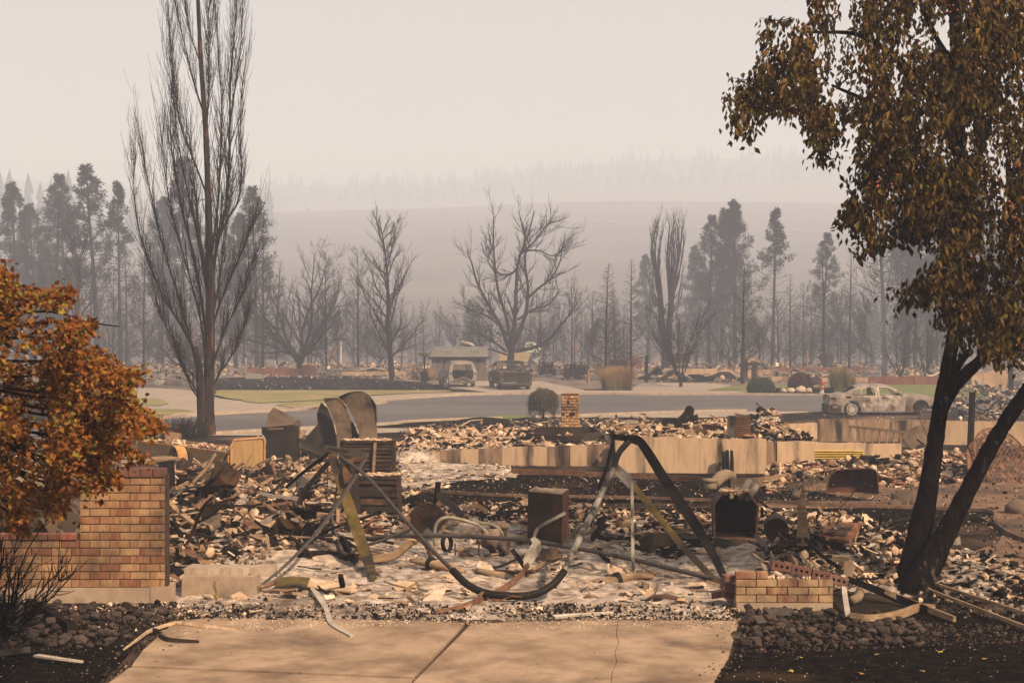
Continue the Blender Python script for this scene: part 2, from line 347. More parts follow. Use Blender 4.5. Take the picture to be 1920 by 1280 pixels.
M['cardoor'] = mat("blistered_car_door", [(.16, .125, .095), (.34, .29, .24), (.52, .465, .40)], 3.6, bump=.5, bdist=.008, metal=.15, rough=.75, big=(.115, .078, .05), bigscale=2.2, bigpos=(.50, .64))
M['carblack'] = mat("charred_car_interior", [(.012, .011, .010), (.028, .023, .019), (.06, .045, .034)], 6, bump=.5, bdist=.01)
M['truck'] = mat("burnt_truck_steel", [(.04, .033, .023), (.10, .08, .055), (.22, .175, .11)], 2.4, bump=.3, bdist=.006, metal=.15, rough=.72, big=(.025, .021, .018), bigscale=1.0, bigpos=(.47, .62))
M['alloy'] = mat("melted_alloy", [(.22, .17, .13), (.40, .33, .27), (.56, .48, .40)], 8, bump=.2, bdist=.003, rough=.6)
M['trailer'] = mat("scorched_olive_paint", [(0.187, 0.111, 0.0408), (0.272, 0.191, 0.0765), (0.34, 0.255, 0.123)], 4, bump=.3, bdist=.004, big=(.30, .15, .055), bigscale=1.5, bigpos=(.48, .64), rand=.12)
M['trailerrust'] = mat("orange_rusted_steel", [(.21, .095, .035), (.36, .19, .075), (.45, .27, .125)], 6, bump=.3, bdist=.004, rand=.1)
M['tailgate'] = mat("trailer_tailgate_sheet", [(0.165, 0.0938, 0.0382), (0.27, 0.169, 0.0723), (0.323, 0.225, 0.111)], 3, bump=.2, bdist=.004, stretch=(4, 4, .6))
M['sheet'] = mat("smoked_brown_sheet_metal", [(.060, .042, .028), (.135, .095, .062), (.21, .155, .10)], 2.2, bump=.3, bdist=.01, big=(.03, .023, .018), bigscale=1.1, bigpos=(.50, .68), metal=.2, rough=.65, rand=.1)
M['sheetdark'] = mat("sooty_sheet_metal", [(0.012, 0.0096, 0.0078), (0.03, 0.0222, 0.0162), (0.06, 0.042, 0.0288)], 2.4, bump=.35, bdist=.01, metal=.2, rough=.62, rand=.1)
M['cabinet'] = mat("burnt_cabinet_steel", [(0.0112, 0.0088, 0.0072), (0.0288, 0.0208, 0.0152), (0.068, 0.04, 0.024)], 5, bump=.4, bdist=.006, big=(.10, .052, .026), bigscale=3, bigpos=(.56, .72), rough=.7, metal=.1, rand=.15)
M['redrust'] = mat("red_oxide_steel", [(0.119, 0.044, 0.0255), (0.189, 0.08, 0.0467), (0.252, 0.132, 0.085)], 5, bump=.3, bdist=.004, stretch=(4, 4, .7))
M['pan'] = mat("rusted_pan", [(.055, .026, .016), (.095, .042, .024), (.16, .068, .035)], 4, bump=.25, bdist=.004, big=(.035, .022, .017), bigscale=2, bigpos=(.46, .62), rough=.7)
M['white'] = mat("warped_white_metal", [(0.26, 0.218, 0.17), (0.376, 0.325, 0.262), (0.462, 0.409, 0.34)], 4, bump=.2, bdist=.004, rand=.12)
M['pipe'] = mat("baked_clay_pipe", [(0.119, 0.0867, 0.054), (0.178, 0.133, 0.0855), (0.227, 0.176, 0.117)], 5, bump=.25, bdist=.004)
M['yellow'] = mat("yellowed_corrugated_sheet", [(.25, .16, .035), (.40, .28, .07), (.48, .36, .12)], 4, bump=.2, bdist=.004)
M['stone'] = mat("dark_river_stone", [(0.022, 0.01705, 0.01485), (0.04125, 0.03025, 0.02475), (0.07425, 0.0539, 0.0418)], 7, bump=.4, bdist=.006, rand=.5)
M['boulder'] = mat("tan_boulder", [(.25, .185, .125), (.36, .28, .20), (.46, .37, .28)], 6, bump=.4, bdist=.02, rand=.2)
M['rock'] = mat("brown_boulder", [(0.056, 0.04, 0.0288), (0.1, 0.072, 0.0528), (0.152, 0.116, 0.084)], 6, bump=.4, bdist=.02, rand=.2)
M['poplar'] = mat("scorched_poplar_bark", [(0.0077, 0.00605, 0.00495), (0.0231, 0.01705, 0.0132), (0.0715, 0.05225, 0.0385)], 4, spec=0, bump=.7, bdist=.03, stretch=(3, 3, .5), big=(.20, .085, .032), bigscale=2.2, bigpos=(.58, .70))
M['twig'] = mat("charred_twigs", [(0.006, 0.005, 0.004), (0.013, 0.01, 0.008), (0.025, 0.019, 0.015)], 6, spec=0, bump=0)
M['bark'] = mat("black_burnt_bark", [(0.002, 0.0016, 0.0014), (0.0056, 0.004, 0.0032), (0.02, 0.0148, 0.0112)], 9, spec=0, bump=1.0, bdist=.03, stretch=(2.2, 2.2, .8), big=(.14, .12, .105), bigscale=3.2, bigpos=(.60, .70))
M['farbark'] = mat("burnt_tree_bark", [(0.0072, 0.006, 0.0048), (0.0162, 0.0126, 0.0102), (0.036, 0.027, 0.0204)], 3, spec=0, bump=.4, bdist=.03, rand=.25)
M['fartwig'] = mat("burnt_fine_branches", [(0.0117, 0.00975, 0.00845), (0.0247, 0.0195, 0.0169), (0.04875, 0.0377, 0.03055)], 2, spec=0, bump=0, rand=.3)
M['needle'] = leaf_mat("pine_needles", [(0, (.016, .020, .013)), (.5, (.032, .036, .020)), (1, (.060, .052, .026))], .15)
M['deadleaf'] = leaf_mat("dead_brown_leaves", [(0, (.03, .018, .012)), (.5, (.075, .038, .02)), (1, (.14, .07, .034))], .2)
M['blackleaf'] = leaf_mat("charred_leaves", [(0, (.012, .010, .010)), (.6, (.03, .023, .02)), (1, (.055, .04, .032))], .1)
M['hawleaf'] = leaf_mat("scorched_hawthorn_leaves", [(0, (.018, .010, .005)), (.25, (.042, .022, .008)), (.45, (.07, .043, .012)), (.65, (.115, .070, .019)), (.82, (.19, .11, .03)), (.93, (.12, .105, .024)), (1, (.035, .033, .010))], .30)
M['mapleleaf'] = leaf_mat("orange_scorched_maple_leaves", [(0, (.06, .020, .007)), (.3, (.16, .053, .011)), (.6, (.25, .09, .018)), (.8, (.31, .14, .034)), (.92, (.27, .21, .034)), (1, (.10, .10, .024))], .35)
M['berry'] = mat("red_berry", [(.30, .045, .02), (.42, .08, .03)], 30, bump=0, rough=.4, spec=.5)
M['grassy'] = leaf_mat("orange_ornamental_grass", [(0, (.30, .17, .065)), (.5, (.38, .22, .085)), (.8, (.20, .15, .05)), (1, (.43, .28, .12))], .3)
M['grassg'] = leaf_mat("green_reed_grass", [(0, (.085, .085, .03)), (.5, (.15, .135, .05)), (1, (.27, .20, .09))], .3)
M['boxleaf'] = leaf_mat("clipped_green_foliage", [(0, (.032, .058, .012)), (.6, (.06, .10, .018)), (1, (.11, .15, .035))], .25)
M['redleaf'] = leaf_mat("russet_shrub_foliage", [(0, (.05, .022, .016)), (.6, (.11, .045, .028)), (1, (.17, .08, .045))], .2)
M['weepleaf'] = leaf_mat("grey_green_weeping_foliage", [(0, (.055, .052, .036)), (.6, (.10, .09, .06)), (1, (.17, .14, .10))], .2)
M['yellowleaf'] = leaf_mat("yellow_fallen_leaf", [(0, (.42, .25, .04)), (1, (.45, .36, .08))], .2)
M['hill'] = mat("burnt_grass_hill", [(.075, .062, .055), (.10, .083, .072), (.135, .112, .094)], .05, bump=0, big=(.15, .125, .10), bigscale=.012, bigpos=(.5, .75), stretch=(.5, 1, 1))
M['track'] = mat("pale_dirt_track", [(0.18, 0.144, 0.108), (0.24, 0.198, 0.15)], .3, bump=0)
M['ridge'] = mat("far_ridge_soil", [(0.066, 0.0605, 0.06), (0.0935, 0.0853, 0.081)], .03, bump=0)
M['fartree'] = mat("far_conifer_foliage", [(.022, .026, .024), (.04, .043, .038)], .3, bump=0, island=.3)
M['shedroof'] = mat("grey_shed_roof", [(.105, .098, .085), (.135, .125, .108), (.165, .155, .135)], 2, bump=.2, rough=.8)
M['shedwall'] = mat("smoked_shed_wall", [(.085, .068, .054), (.125, .10, .08), (.165, .135, .108)], 1.3, bump=.2, stretch=(3, 3, .5), big=(.055, .045, .037), bigscale=.8, bigpos=(.5, .68))
M['post'] = mat("pale_post", [(0.34, 0.281, 0.221), (0.442, 0.374, 0.306), (0.527, 0.459, 0.383)], 4, bump=.3)
M['woodpost'] = mat("scorched_post", [(.12, .07, .04), (.22, .135, .08), (.30, .195, .12)], 5, bump=.4, stretch=(3, 3, .5))
M['blackpost'] = mat("charred_post", [(0.006, 0.005, 0.0045), (0.013, 0.0105, 0.009), (0.03, 0.0225, 0.018)], 9, spec=0, bump=.8, bdist=.02, stretch=(2, 2, .6))
M['hydred'] = mat("red_hydrant_paint", [(0.192, 0.018, 0.018), (0.27, 0.036, 0.03)], 6, bump=.1, rough=.5)
M['hydwhite'] = mat("silver_hydrant_paint", [(.34, .31, .28), (.48, .44, .40)], 6, bump=.1, rough=.5)
M['flag'] = mat("faded_red_cloth", [(0.144, 0.036, 0.03), (0.192, 0.06, 0.048), (0.24, 0.096, 0.078)], 5, bump=.2)
M['buscol'] = mat("faded_yellow_panel", [(.27, .19, .10), (.33, .25, .14), (.38, .30, .19)], 3, bump=.2)
M['palegreen'] = mat("pale_green_panel", [(.30, .32, .26), (.40, .42, .35)], 3, bump=.2)
M['rubber'] = mat("grey_hose_rubber", [(.17, .14, .10), (.26, .22, .16), (.33, .285, .21)], 9, bump=.2)
M['brass'] = mat("tarnished_brass", [(.22, .15, .06), (.36, .26, .11)], 14, bump=.2, rough=.5, metal=.5)
M['engine'] = mat("melted_engine_casting", [(.11, .08, .058), (.21, .155, .115), (.33, .26, .20)], 14, bump=.7, bdist=.015, big=(.05, .038, .03), bigscale=5, bigpos=(.48, .62))
def vnoise(x, y, s, seed=0.0): return mnoise.noise(Vector((x * s + seed * 13.1, y * s - seed * 7.7, seed)))
def gbump(x, y):
    a = max(0, min(1, (y - 15) / 2)) * max(0, min(1, (47 - y) / 3))
    return a * (.018 * vnoise(x, y, .5) + .01 * vnoise(x, y, 1.7, 2))
def grid_mesh(name, xs, ys, zf, m, smooth=True):
    X, Y = np.meshgrid(xs, ys); Z = np.array([[zf(x, y) for x in xs] for y in ys])
    V = np.stack([X, Y, Z], -1).reshape(-1, 3); nx = len(xs); i = np.arange(nx - 1)[None, :] + nx * np.arange(len(ys) - 1)[:, None]; i = i.ravel()
    return mesh_np(name, V, np.stack([i, i + 1, i + nx + 1, i + nx], 1), m, smooth=smooth)
xs = np.concatenate([-np.geomspace(14, 300, 34)[::-1], np.arange(-13.6, 13.7, .4), np.geomspace(14, 300, 34)])
ys = np.concatenate([np.arange(-38, 14, 1.0), np.arange(14, 47, .4), np.arange(47, 112, 1.0), np.arange(112, 242, 4.0)])
g = link("ground", grid_mesh("ground", xs, ys, lambda x, y: gz(y) + gbump(x, y), M['soil']))
tag(g, "dark charred soil running under the whole burnt neighbourhood", "ground", kind='structure')

def table(t):
    a = np.array(t, float); return lambda p: float(np.interp(p, a[:, 0], a[:, 1]))
hr = table([(-400, 422), (300, 404), (500, 398), (700, 393), (860, 389), (960, 383), (1060, 379), (1200, 377), (1500, 380), (1700, 384), (2300, 390)])
def hill_z(x, d):
    px = CX + F * x / d; zr = CAMZ + (HY - hr(px)) / F * 840
    t = max(0, min(1, (d - 225) / 615)); z = 1.2 + (zr - 1.2) * t ** 1.2
    if d > 840: z = zr - ((d - 840) / 90) ** 2 * 9
    return z + (.8 * vnoise(x, d, .012) + .35 * vnoise(x, d, .05, 3)) * t * (1.4 if d < 810 else .4)
hl = link("hill", grid_mesh("hill", np.linspace(-640, 640, 140), np.concatenate([np.linspace(225, 840, 80), [870, 915, 960]]), hill_z, M['hill']))
tag(hl, "long bare burnt hillside rising behind the trees in the smoke", "hill", kind='structure')
fr = table([(-500, 322), (0, 336), (200, 348), (480, 352), (700, 343), (800, 344), (880, 334), (1000, 322), (1100, 312), (1200, 303), (1400, 297), (1540, 292), (1900, 288), (2400, 292)])
def ridge_z(x, d):
    px = CX + F * x / d; zr = CAMZ + (HY - fr(px)) / F * 1275
    t = max(0, min(1, (d - 900) / 375)); return 60 + (zr - 60) * t + 2.2 * vnoise(x, d, .007, 5) if d <= 1275 else zr - (d - 1275) * .4
rl = link("far_ridge", grid_mesh("far_ridge", np.linspace(-640, 640, 110), np.concatenate([np.linspace(900, 1275, 24), [1305, 1335]]), ridge_z, M['ridge']))
tag(rl, "faint farther ridge almost lost in the smoke above the hill", "ridge", kind='structure')
def track(pts, wpx, name):
    """dirt track up on the hill face: the photo row tells how far up the slope it lies"""
    V = []
    for px, py in pts:
        for s in (-1, 1):
            q = py + s * wpx / 2
            lo, hi = 226.0, 840.0
            for _ in range(40):
                d = (lo + hi) / 2; x = (px - CX) / F * d; y = project(x, d, hill_z(x, d))[1]
                if y > q: lo = d
                else: hi = d
            V.append((x, d, hill_z(x, d) + .5))
    Fc = [(2 * i, 2 * i + 1, 2 * i + 3, 2 * i + 2) for i in range(len(pts) - 1)]
    o = link(name, mesh_np(name, V, np.array(Fc), M['track'])); return o
def lin(pts, n=14):
    o = []
    for a, b in zip(pts[:-1], pts[1:]): o += [(a[0] + (b[0] - a[0]) * k / n, a[1] + (b[1] - a[1]) * k / n) for k in range(n)]
    return o + [pts[-1]]
tag(track(lin([(985, 411), (1150, 418), (1300, 427), (1450, 432), (1620, 440), (1900, 446)]), 3, "dirt_track"), "long pale dirt track running level across the burnt hillside", "track", kind='structure')
tag(track(lin([(735, 395), (780, 393.5), (825, 395)]), 3, "dirt_track"), "short pale dirt patch at the hill crest", "track", kind='structure')
tag(track(lin([(1465, 411), (1500, 409), (1535, 405)]), 4, "dirt_track"), "short tan scar high on the burnt hillside", "track", kind='structure')

def sheet(name, rows, dz, m, label=None, cat=None, kind='structure', wob=0.0, thick=0.0, parent=None):
    """a ground-hugging sheet traced as photo rows (row, from column, to column), laid on the ground profile"""
    pts = []; seed = len(name) * 1.7
    rows = sorted(rows)
    for a, b in zip(rows[:-1], rows[1:]):
        d0, d1 = dep(a[0]), dep(b[0]); n = max(1, int(abs(d0 - d1) / .8))
        for k in range(n):
            t = k / n; pts.append(tuple(a[i] + (b[i] - a[i]) * t for i in range(3)))
    pts.append(rows[-1]); V = []; nx = 8
    for py, xl, xr in pts:
        d = dep(py); l, r = (xl - CX) / F * d, (xr - CX) / F * d
        if wob: l += wob * vnoise(d * 1.5, seed, 1.0); r += wob * vnoise(d * 1.5, seed + 9, 1.0)
        for k in range(nx): V.append((l + (r - l) * k / (nx - 1), d, gz(d) + dz))
    n = len(pts); Fc = [(i * nx + j, i * nx + j + 1, (i + 1) * nx + j + 1, (i + 1) * nx + j) for i in range(n - 1) for j in range(nx - 1)]
    if parent: inv = mw(parent).inverted(); V = [tuple(inv @ Vector(v)) for v in V]
    o = link(name, mesh_np(name, V, np.array(Fc)[:, ::-1], m), parent)
    return tag(o, label, cat, kind=kind)
sheet("rubble_lot", [(690, -900, 2800), (698, -900, 2800), (712, -800, 2700), (722, -700, 2600), (730, -650, 2500)], .012, M['farsoil'], "pale ashy ground of the burnt out lots beyond the street", "lot")
sheet("road", [(738, 1000, 1420), (740, 965, 2300), (743, 855, 2300), (746, 800, 2300), (752, 730, 2300), (757, 718, 2250), (760, 700, 2250), (766, 600, 2250), (770.5, 560, 2200), (772, 530, 1335), (776, 480, 1190), (780, 400, 1085), (785, 330, 940), (792, 230, 765), (796, 170, 735), (803, 60, 600), (811, -80, 470), (826, -300, 200), (834, -450, 60)], .022, M['asphalt'], "grey asphalt street curving across behind the ruined house", "road")
sheet("pavement", [(728, 250, 300), (733, 245, 372), (740, 240, 382), (748, 230, 415), (756, 210, 485), (761, 190, 640), (768, 170, 560), (775, 150, 485), (780, 120, 402), (786, 90, 320)], .03, M['conc'], "pale concrete drive and pavement behind the tall poplar", "pavement")
sheet("pavement", [(736, 850, 1000), (740, 745, 968), (744, 680, 850), (748, 640, 792), (752, 600, 732), (757, 490, 719), (760, 470, 700), (766, 430, 600)], .034, M['conc'], "curved concrete pavement along the dry lawn", "pavement")
sheet("pavement", [(733, 1090, 1395), (736, 1020, 1565), (739, 1000, 1800), (741, 990, 1900)], .04, M['conc'], "straight concrete pavement between the street and the green lawn", "pavement")
sheet("pavement", [(719, 1205, 1330), (723, 1195, 1372), (728, 1188, 1365), (733.5, 1185, 1335)], .05, M['conc'], "bright clean concrete driveway beside the orange grass clump", "driveway")
sheet("pavement", [(715, 850, 1010), (725, 832, 1065), (732, 880, 1095), (738, 930, 1112), (740, 965, 1120)], .036, M['conc'], "sooty concrete driveway under the two burnt cars", "driveway")
sheet("pavement", [(772, 1335, 1560), (776, 1190, 1480), (780, 1100, 1420), (784, 1060, 1320)], .034, M['conc'], "concrete pavement on the ruined house's side of the street", "pavement")
sheet("pavement", [(804, 600, 845), (808, 500, 850), (813, 440, 720), (818, 380, 560)], .034, M['conc'], "narrow concrete pavement behind the bent sheet metal", "pavement")
sheet("burnt_lawn", [(706, 470, 640), (711, 400, 700), (718, 390, 800), (726, 395, 835), (733, 410, 852), (736, 600, 850)], .05, M['burnt'], "blackened lawn in front of the low red wall", "lawn", wob=.4)
sheet("dry_lawn", [(733, 412, 840), (736.5, 405, 848), (742, 402, 698), (748, 424, 646), (752, 452, 606), (757, 476, 494)], .07, M['lawn'], "yellowed lawn beyond the street with a burnt edge", "lawn", wob=.25)
sheet("dry_lawn", [(753, 588, 690), (757, 532, 690), (761, 514, 640), (767, 556, 580)], .06, M['lawn'], "small dry grass strip between pavement and street", "lawn", wob=.1)
sheet("dry_lawn", [(768, 262, 330), (771, 240, 352), (776, 220, 368), (781, 200, 345)], .06, M['lawn'], "small grass island beside the orange tree's branches", "lawn", wob=.1)
sheet("dry_lawn", [(748, 255, 290), (752, 240, 308), (758, 235, 316), (762, 235, 300)], .06, M['lawn'], "grass patch at the foot of the leaning stump by the pale drive", "lawn", wob=.1)
sheet("green_lawn", [(723, 1400, 1570), (727, 1362, 1572), (731, 1333, 1450), (733.5, 1330, 1438)], .07, M['green'], "strip of green lawn by the clipped round shrub", "lawn", wob=.1)
sheet("green_lawn", [(719, 1655, 1790), (726, 1610, 1830), (738, 1560, 1850), (746, 1640, 1870), (750, 1660, 1840)], .05, M['green'], "green lawn seen through the burnt sedan's windows", "lawn", wob=.2)
sheet("planting_bed", [(729, 1445, 1565), (733, 1440, 1565), (738.5, 1436, 1562)], .075, M['burnt'], "dark planting bed with boulders and the hydrant", "flower bed", wob=.05)
sheet("burnt_verge", [(784, 860, 960), (790, 765, 930), (797, 730, 860), (803, 712, 810), (806, 700, 780)], .03, M['burnt'], "blackened grass verge on the street's near edge", "verge", wob=.15)
sheet("green_lawn", [(779.5, 935, 985), (784, 890, 985), (789, 868, 930)], .036, M['green'], "surviving sliver of green verge by the weeping tree", "lawn", wob=.1)
sheet("charred_yard", [(893, 860, 1330), (905, 830, 1420), (920, 780, 1500), (936, 740, 1600), (942, 700, 1650)], .035, M['burnt'], "blackened level yard under the long concrete wall", "yard", wob=.15)
sheet("charred_yard", [(956, 1010, 1860), (975, 1040, 1850), (1000, 1080, 1720), (1030, 1180, 1650), (1050, 1250, 1600)], .035, M['burnt'], "blackened bed between the rubble and the tan edging", "yard", wob=.15)
sheet("brown_yard", [(888, 1480, 2250), (915, 1440, 2300), (935, 1430, 2350), (955, 1440, 2400), (975, 1840, 2450), (1005, 1880, 2500), (1040, 1820, 2500), (1085, 1850, 2600)], .032, M['brown'], "bare brown yard where the rusty barrow tray lies", "yard", wob=.2)
sheet("burnt_lawn", [(1150, 1560, 2600), (1180, 1395, 2600), (1215, 1372, 2700), (1250, 1350, 2800), (1282, 1335, 2900), (1420, 1260, 3300)], .008, M['burnt'], "black burnt lawn beside the driveway under the hawthorn", "lawn", wob=.06)
sheet("burnt_lawn", [(1128, -600, 40), (1160, -600, 120), (1200, -700, 255), (1225, -700, 245), (1250, -700, 215), (1282, -800, 190), (1420, -1200, 70)], .008, M['burnt'], "black burnt lawn beside the driveway below the brick wall", "lawn", wob=.06)

def kerb(pts, wd=.16, h=.12, dz=.02, label="", m='kerb'):
    mb = MB(); q = [G(*p) for p in bez2(pts)]
    for p in q: p.z += dz + h / 2
    mb.strip(q, wd, h, side=None); o = one(mb, "kerb", M[m], label, "kerb", kind='structure'); return o
def bez2(pts, n=6): return [(v.x, v.y) for v in bez([(p[0], p[1], 0) for p in pts], n)]
kerb([(270, 789), (320, 785), (345, 780), (410, 778), (480, 775), (560, 770), (578, 767), (605, 763), (690, 759.5), (718, 757), (727, 752.5), (770, 748), (855, 743), (940, 741)], .25, .12, label="concrete kerb curving round the street's far side")
kerb([(960, 740.2), (1100, 740), (1200, 741), (1350, 741), (1440, 741.5), (1560, 742.5), (1700, 744)], .22, .13, label="straight concrete kerb below the green lawn")
kerb([(1400, 771.8), (1335, 772.5), (1235, 775.5), (1085, 781), (1000, 784)], .22, .1, label="concrete kerb behind the ruined house's chimney")
kerb([(940, 786), (850, 789), (765, 793), (745, 796), (725, 797.5), (640, 802), (480, 811), (400, 816)], .2, .1, label="concrete kerb beyond the bent sheet metal")

dw = tag(thing("driveway", "pale brown concrete driveway leading to the burnt garage", "driveway", (0, 11, 0)), kind='structure')
def slab(poly):
    V = [G(*p) for p in poly]; mb = MB()
    top = [v + Vector((0, 0, .045)) for v in V]
    mb.plate(top, .09); mb.build("slab", M['drive'], dw)
slab([(268, 1228), (247, 1257.5), (776, 1279.5), (872, 1176), (640, 1168), (400, 1166), (330, 1172)])
slab([(243, 1261), (190, 1300), (60, 1420), (-60, 1560), (560, 1560), (680, 1380), (773, 1283)])
CK = [(1158, 1170), (1155, 1200), (1160, 1214), (1152, 1232), (1156, 1250), (1147, 1270), (1145, 1300), (1138, 1348)]
slab([(885, 1177), (781, 1283), (730, 1340)] + CK[::-1])
slab([(p[0] + 1.2, p[1]) for p in CK] + [(1302, 1348), (1366, 1240), (1385, 1172)])
slab([(726, 1345), (690, 1382), (570, 1560), (1130, 1560), (1300, 1352)])
sheet("driveway_joint", [(1165, 320, 1390), (1200, 288, 1380), (1240, 262, 1372), (1280, 200, 1345), (1420, 60, 1270), (1560, -60, 1150)], .02, M['joint'], parent=dw, kind=None)
def edging(pts, label, wd=.06, h=.05):
    mb = MB(); mb.strip([G(x, y, .07) for x, y in bez2(pts)], wd, h); one(mb, "garden_edging", M['brown'], label, "edging", kind='structure')
edging([(745, 925), (850, 930), (960, 936), (1100, 938), (1230, 941), (1340, 945)], "straight tan concrete edging across the blackened yard")
edging([(1440, 947), (1560, 953), (1700, 958), (1800, 962), (1858, 966), (1868, 975), (1866, 985), (1880, 1000), (1915, 1018), (2000, 1040)], "curved tan concrete edging bending away beside the hawthorn")
mb = MB(); mb.box((0, 650, 98), (1320, 1400, 198))
hz = mb.build("haze", [])
hm = bpy.data.materials.new("smoky_air"); hm.use_nodes = True; t = hm.node_tree; t.nodes.clear()
pv = t.nodes.new("ShaderNodeVolumePrincipled"); pv.inputs["Density"].default_value = .0018
pv.inputs["Color"].default_value = (.74, .82, 1.0, 1); pv.inputs["Absorption Color"].default_value = (.25, .42, 1.0, 1); pv.inputs["Anisotropy"].default_value = 0.0
o_ = t.nodes.new("ShaderNodeOutputMaterial"); t.links.new(pv.outputs[0], o_.inputs["Volume"])
hz.data.materials.append(hm); hz.display_type = 'WIRE'
sm = MB()
for x0, w_, z1 in ((1652, .9, 9.5), (1638, .5, 6.5), (1668, .7, 5.5)):
    q = Vector(((x0 - CX) / F * 104, 104, gz(104) + .1)); sm.tube([q + Vector((.25 * math.sin(i * 1.3 + x0) + .05 * i, .1 * i, z1 * i / 9)) for i in range(10)], [w_ * k for k in (.5, .8, 1, 1.1, 1.15, 1.1, 1, .85, .6, .25)], 10)
    so = one(sm, "smoke", [], "thin pale wisp of smoke rising beside the thick tall trunk", "smoke", group="smoke wisps by the thick trunk", kind='stuff'); s2 = hm.copy(); s2.node_tree.nodes["Principled Volume"].inputs["Density"].default_value = .055; so.data.materials.append(s2); sm = MB()
tag(hz, "even pale smoke hanging in the air over everything", "haze", kind='stuff')
class Tubes:
    """many tapered tubes collected as numpy arrays"""
    def __init__(s): s.V = []; s.Fc = []; s.n = 0
    def add(s, pts, rad, n=4):
        p = np.asarray(pts, float); k = len(p); r = np.asarray(rad, float)
        t = np.gradient(p, axis=0); t /= (np.linalg.norm(t, axis=1)[:, None] + 1e-9)
        a = np.array([0, 0, 1.0]) if abs(t[0, 2]) < .85 else np.array([1.0, 0, 0])
        u = np.cross(t, a); u /= (np.linalg.norm(u, axis=1)[:, None] + 1e-9); v = np.cross(t, u)
        an = np.arange(n) * 2 * np.pi / n
        ring = p[:, None, :] + (u[:, None, :] * np.cos(an)[None, :, None] + v[:, None, :] * np.sin(an)[None, :, None]) * r[:, None, None]
        i = (np.arange(k - 1)[:, None] * n + np.arange(n)[None, :]).ravel(); j = (np.arange(k - 1)[:, None] * n + (np.arange(n)[None, :] + 1) % n).ravel()
        s.V.append(ring.reshape(-1, 3)); s.Fc.append(np.stack([i, j, j + n, i + n], 1) + s.n); s.n += k * n
    def mesh(s, name, m, smooth=True): return mesh_np(name, np.concatenate(s.V), np.concatenate(s.Fc), m, smooth=smooth)

def wander(p, d, L, n, wig, pull, rg):
    """a branch line: start, direction, length, bends, and the pull on its direction"""
    p = np.array(p, float); d = np.array(d, float); d /= np.linalg.norm(d); o = [p.copy()]; s = L / n
    for _ in range(n):
        d = d + rg.normal(0, wig, 3) + np.array(pull) / n; d /= np.linalg.norm(d); p = p + d * s; o.append(p.copy())
    return np.array(o), d
def side_dir(d, ang, rg, az=None):
    d = d / np.linalg.norm(d); a = np.cross(d, [0, 0, 1.0]) if abs(d[2]) < .95 else np.array([1.0, 0, 0]); a /= np.linalg.norm(a); b = np.cross(d, a)
    q = rg.uniform(0, 2 * np.pi) if az is None else az
    return d * math.cos(ang) + (a * math.cos(q) + b * math.sin(q)) * math.sin(ang)
def branchy(T, line, r0, r1, lev, cfg, rg, ends):
    """tube along line, then side branches; cfg[lev] = (count, from, angle, length share, wiggle, pull)"""
    k = len(line); rad = np.linspace(r0, r1, k); T.add(line, rad, 5 if r0 > .05 else 3)
    if lev >= len(cfg): ends.append(line[-1]); return
    c, t0, an, ls, wg, pl = cfg[lev]; L = np.linalg.norm(np.diff(line, axis=0), axis=1).sum()
    for i in range(int(c * rg.uniform(.8, 1.2))):
        t = t0 + (1 - t0) * (i + rg.uniform(0, 1)) / max(1, c); t = min(t, .99); x = t * (k - 1); j = min(int(x), k - 2); f = x - j
        p = line[j] * (1 - f) + line[j + 1] * f; d = line[j + 1] - line[j]
        l = L * ls * rg.uniform(.6, 1.15) * (1 - .45 * t)
        ln, _ = wander(p, side_dir(d, an * rg.uniform(.7, 1.25), rg), l, 4 if lev else 5, wg, pl, rg)
        rb = max(.006, (r0 + (r1 - r0) * t) * .55); branchy(T, ln, rb, max(.004, rb * .35), lev + 1, cfg, rg, ends)

def leaves_np(P_, dirs, size, rg, asp=.5, fold=.35, droop=.0):
    """small folded leaves (two quads each) at points P_"""
    n = len(P_); d = dirs + rg.normal(0, .35, (n, 3)); d[:, 2] -= droop; d /= np.linalg.norm(d, axis=1)[:, None]
    s = np.cross(d, rg.normal(0, 1, (n, 3))); s /= np.linalg.norm(s, axis=1)[:, None] + 1e-9; u = np.cross(s, d)
    sz = size * rg.uniform(.65, 1.3, n)[:, None]; a = asp * .5
    tip = P_ + d * sz + u * sz * rg.uniform(-.15, .15, n)[:, None]
    mid = P_ + d * sz * .5 - u * sz * .12
    l = P_ + d * sz * .45 + s * sz * a + u * sz * fold * a; r = P_ + d * sz * .45 - s * sz * a + u * sz * fold * a
    V = np.stack([P_, l, tip, r, mid], 1).reshape(-1, 3); i = np.arange(n)[:, None] * 5
    tri = np.concatenate([i + [0, 4, 1], i + [1, 4, 2], i + [0, 3, 4], i + [3, 2, 4]], 1).reshape(-1, 3)
    return V, tri

def bare_tree(seed, H, r0, fork, cfg, spread=.55, limbs=6, wig=.09, pull=(0, 0, .5), dead=0):
    """burnt deciduous tree: forked trunk with limbs and fine branches"""
    rg = np.random.default_rng(seed); TT, TB, ends = Tubes(), Tubes(), []
    trunk, d = wander((0, 0, -.15), (rg.normal(0, .05), rg.normal(0, .05), 1), H * fork, 5, .04, (0, 0, .2), rg)
    TT.add(trunk, np.linspace(r0 * 1.15, r0 * .8, len(trunk)), 8)
    for i in range(limbs):
        t = rg.uniform(.55, 1); j = int(t * (len(trunk) - 1)); p = trunk[j]
        an = spread * rg.uniform(.35, 1.2) if i else .08; az = 2 * np.pi * i / limbs + rg.uniform(-.4, .4)
        dd = np.array([math.sin(an) * math.cos(az), math.sin(an) * math.sin(az), math.cos(an)])
        ln, _ = wander(p, dd, H * (1 - fork * t) * rg.uniform(.8, 1.02) * (1 - .12 * an), 8, wig, pull, rg)
        branchy(TB, ln, r0 * rg.uniform(.45, .62), .02, 0, cfg, rg, ends)
    return TT, TB, np.array(ends)
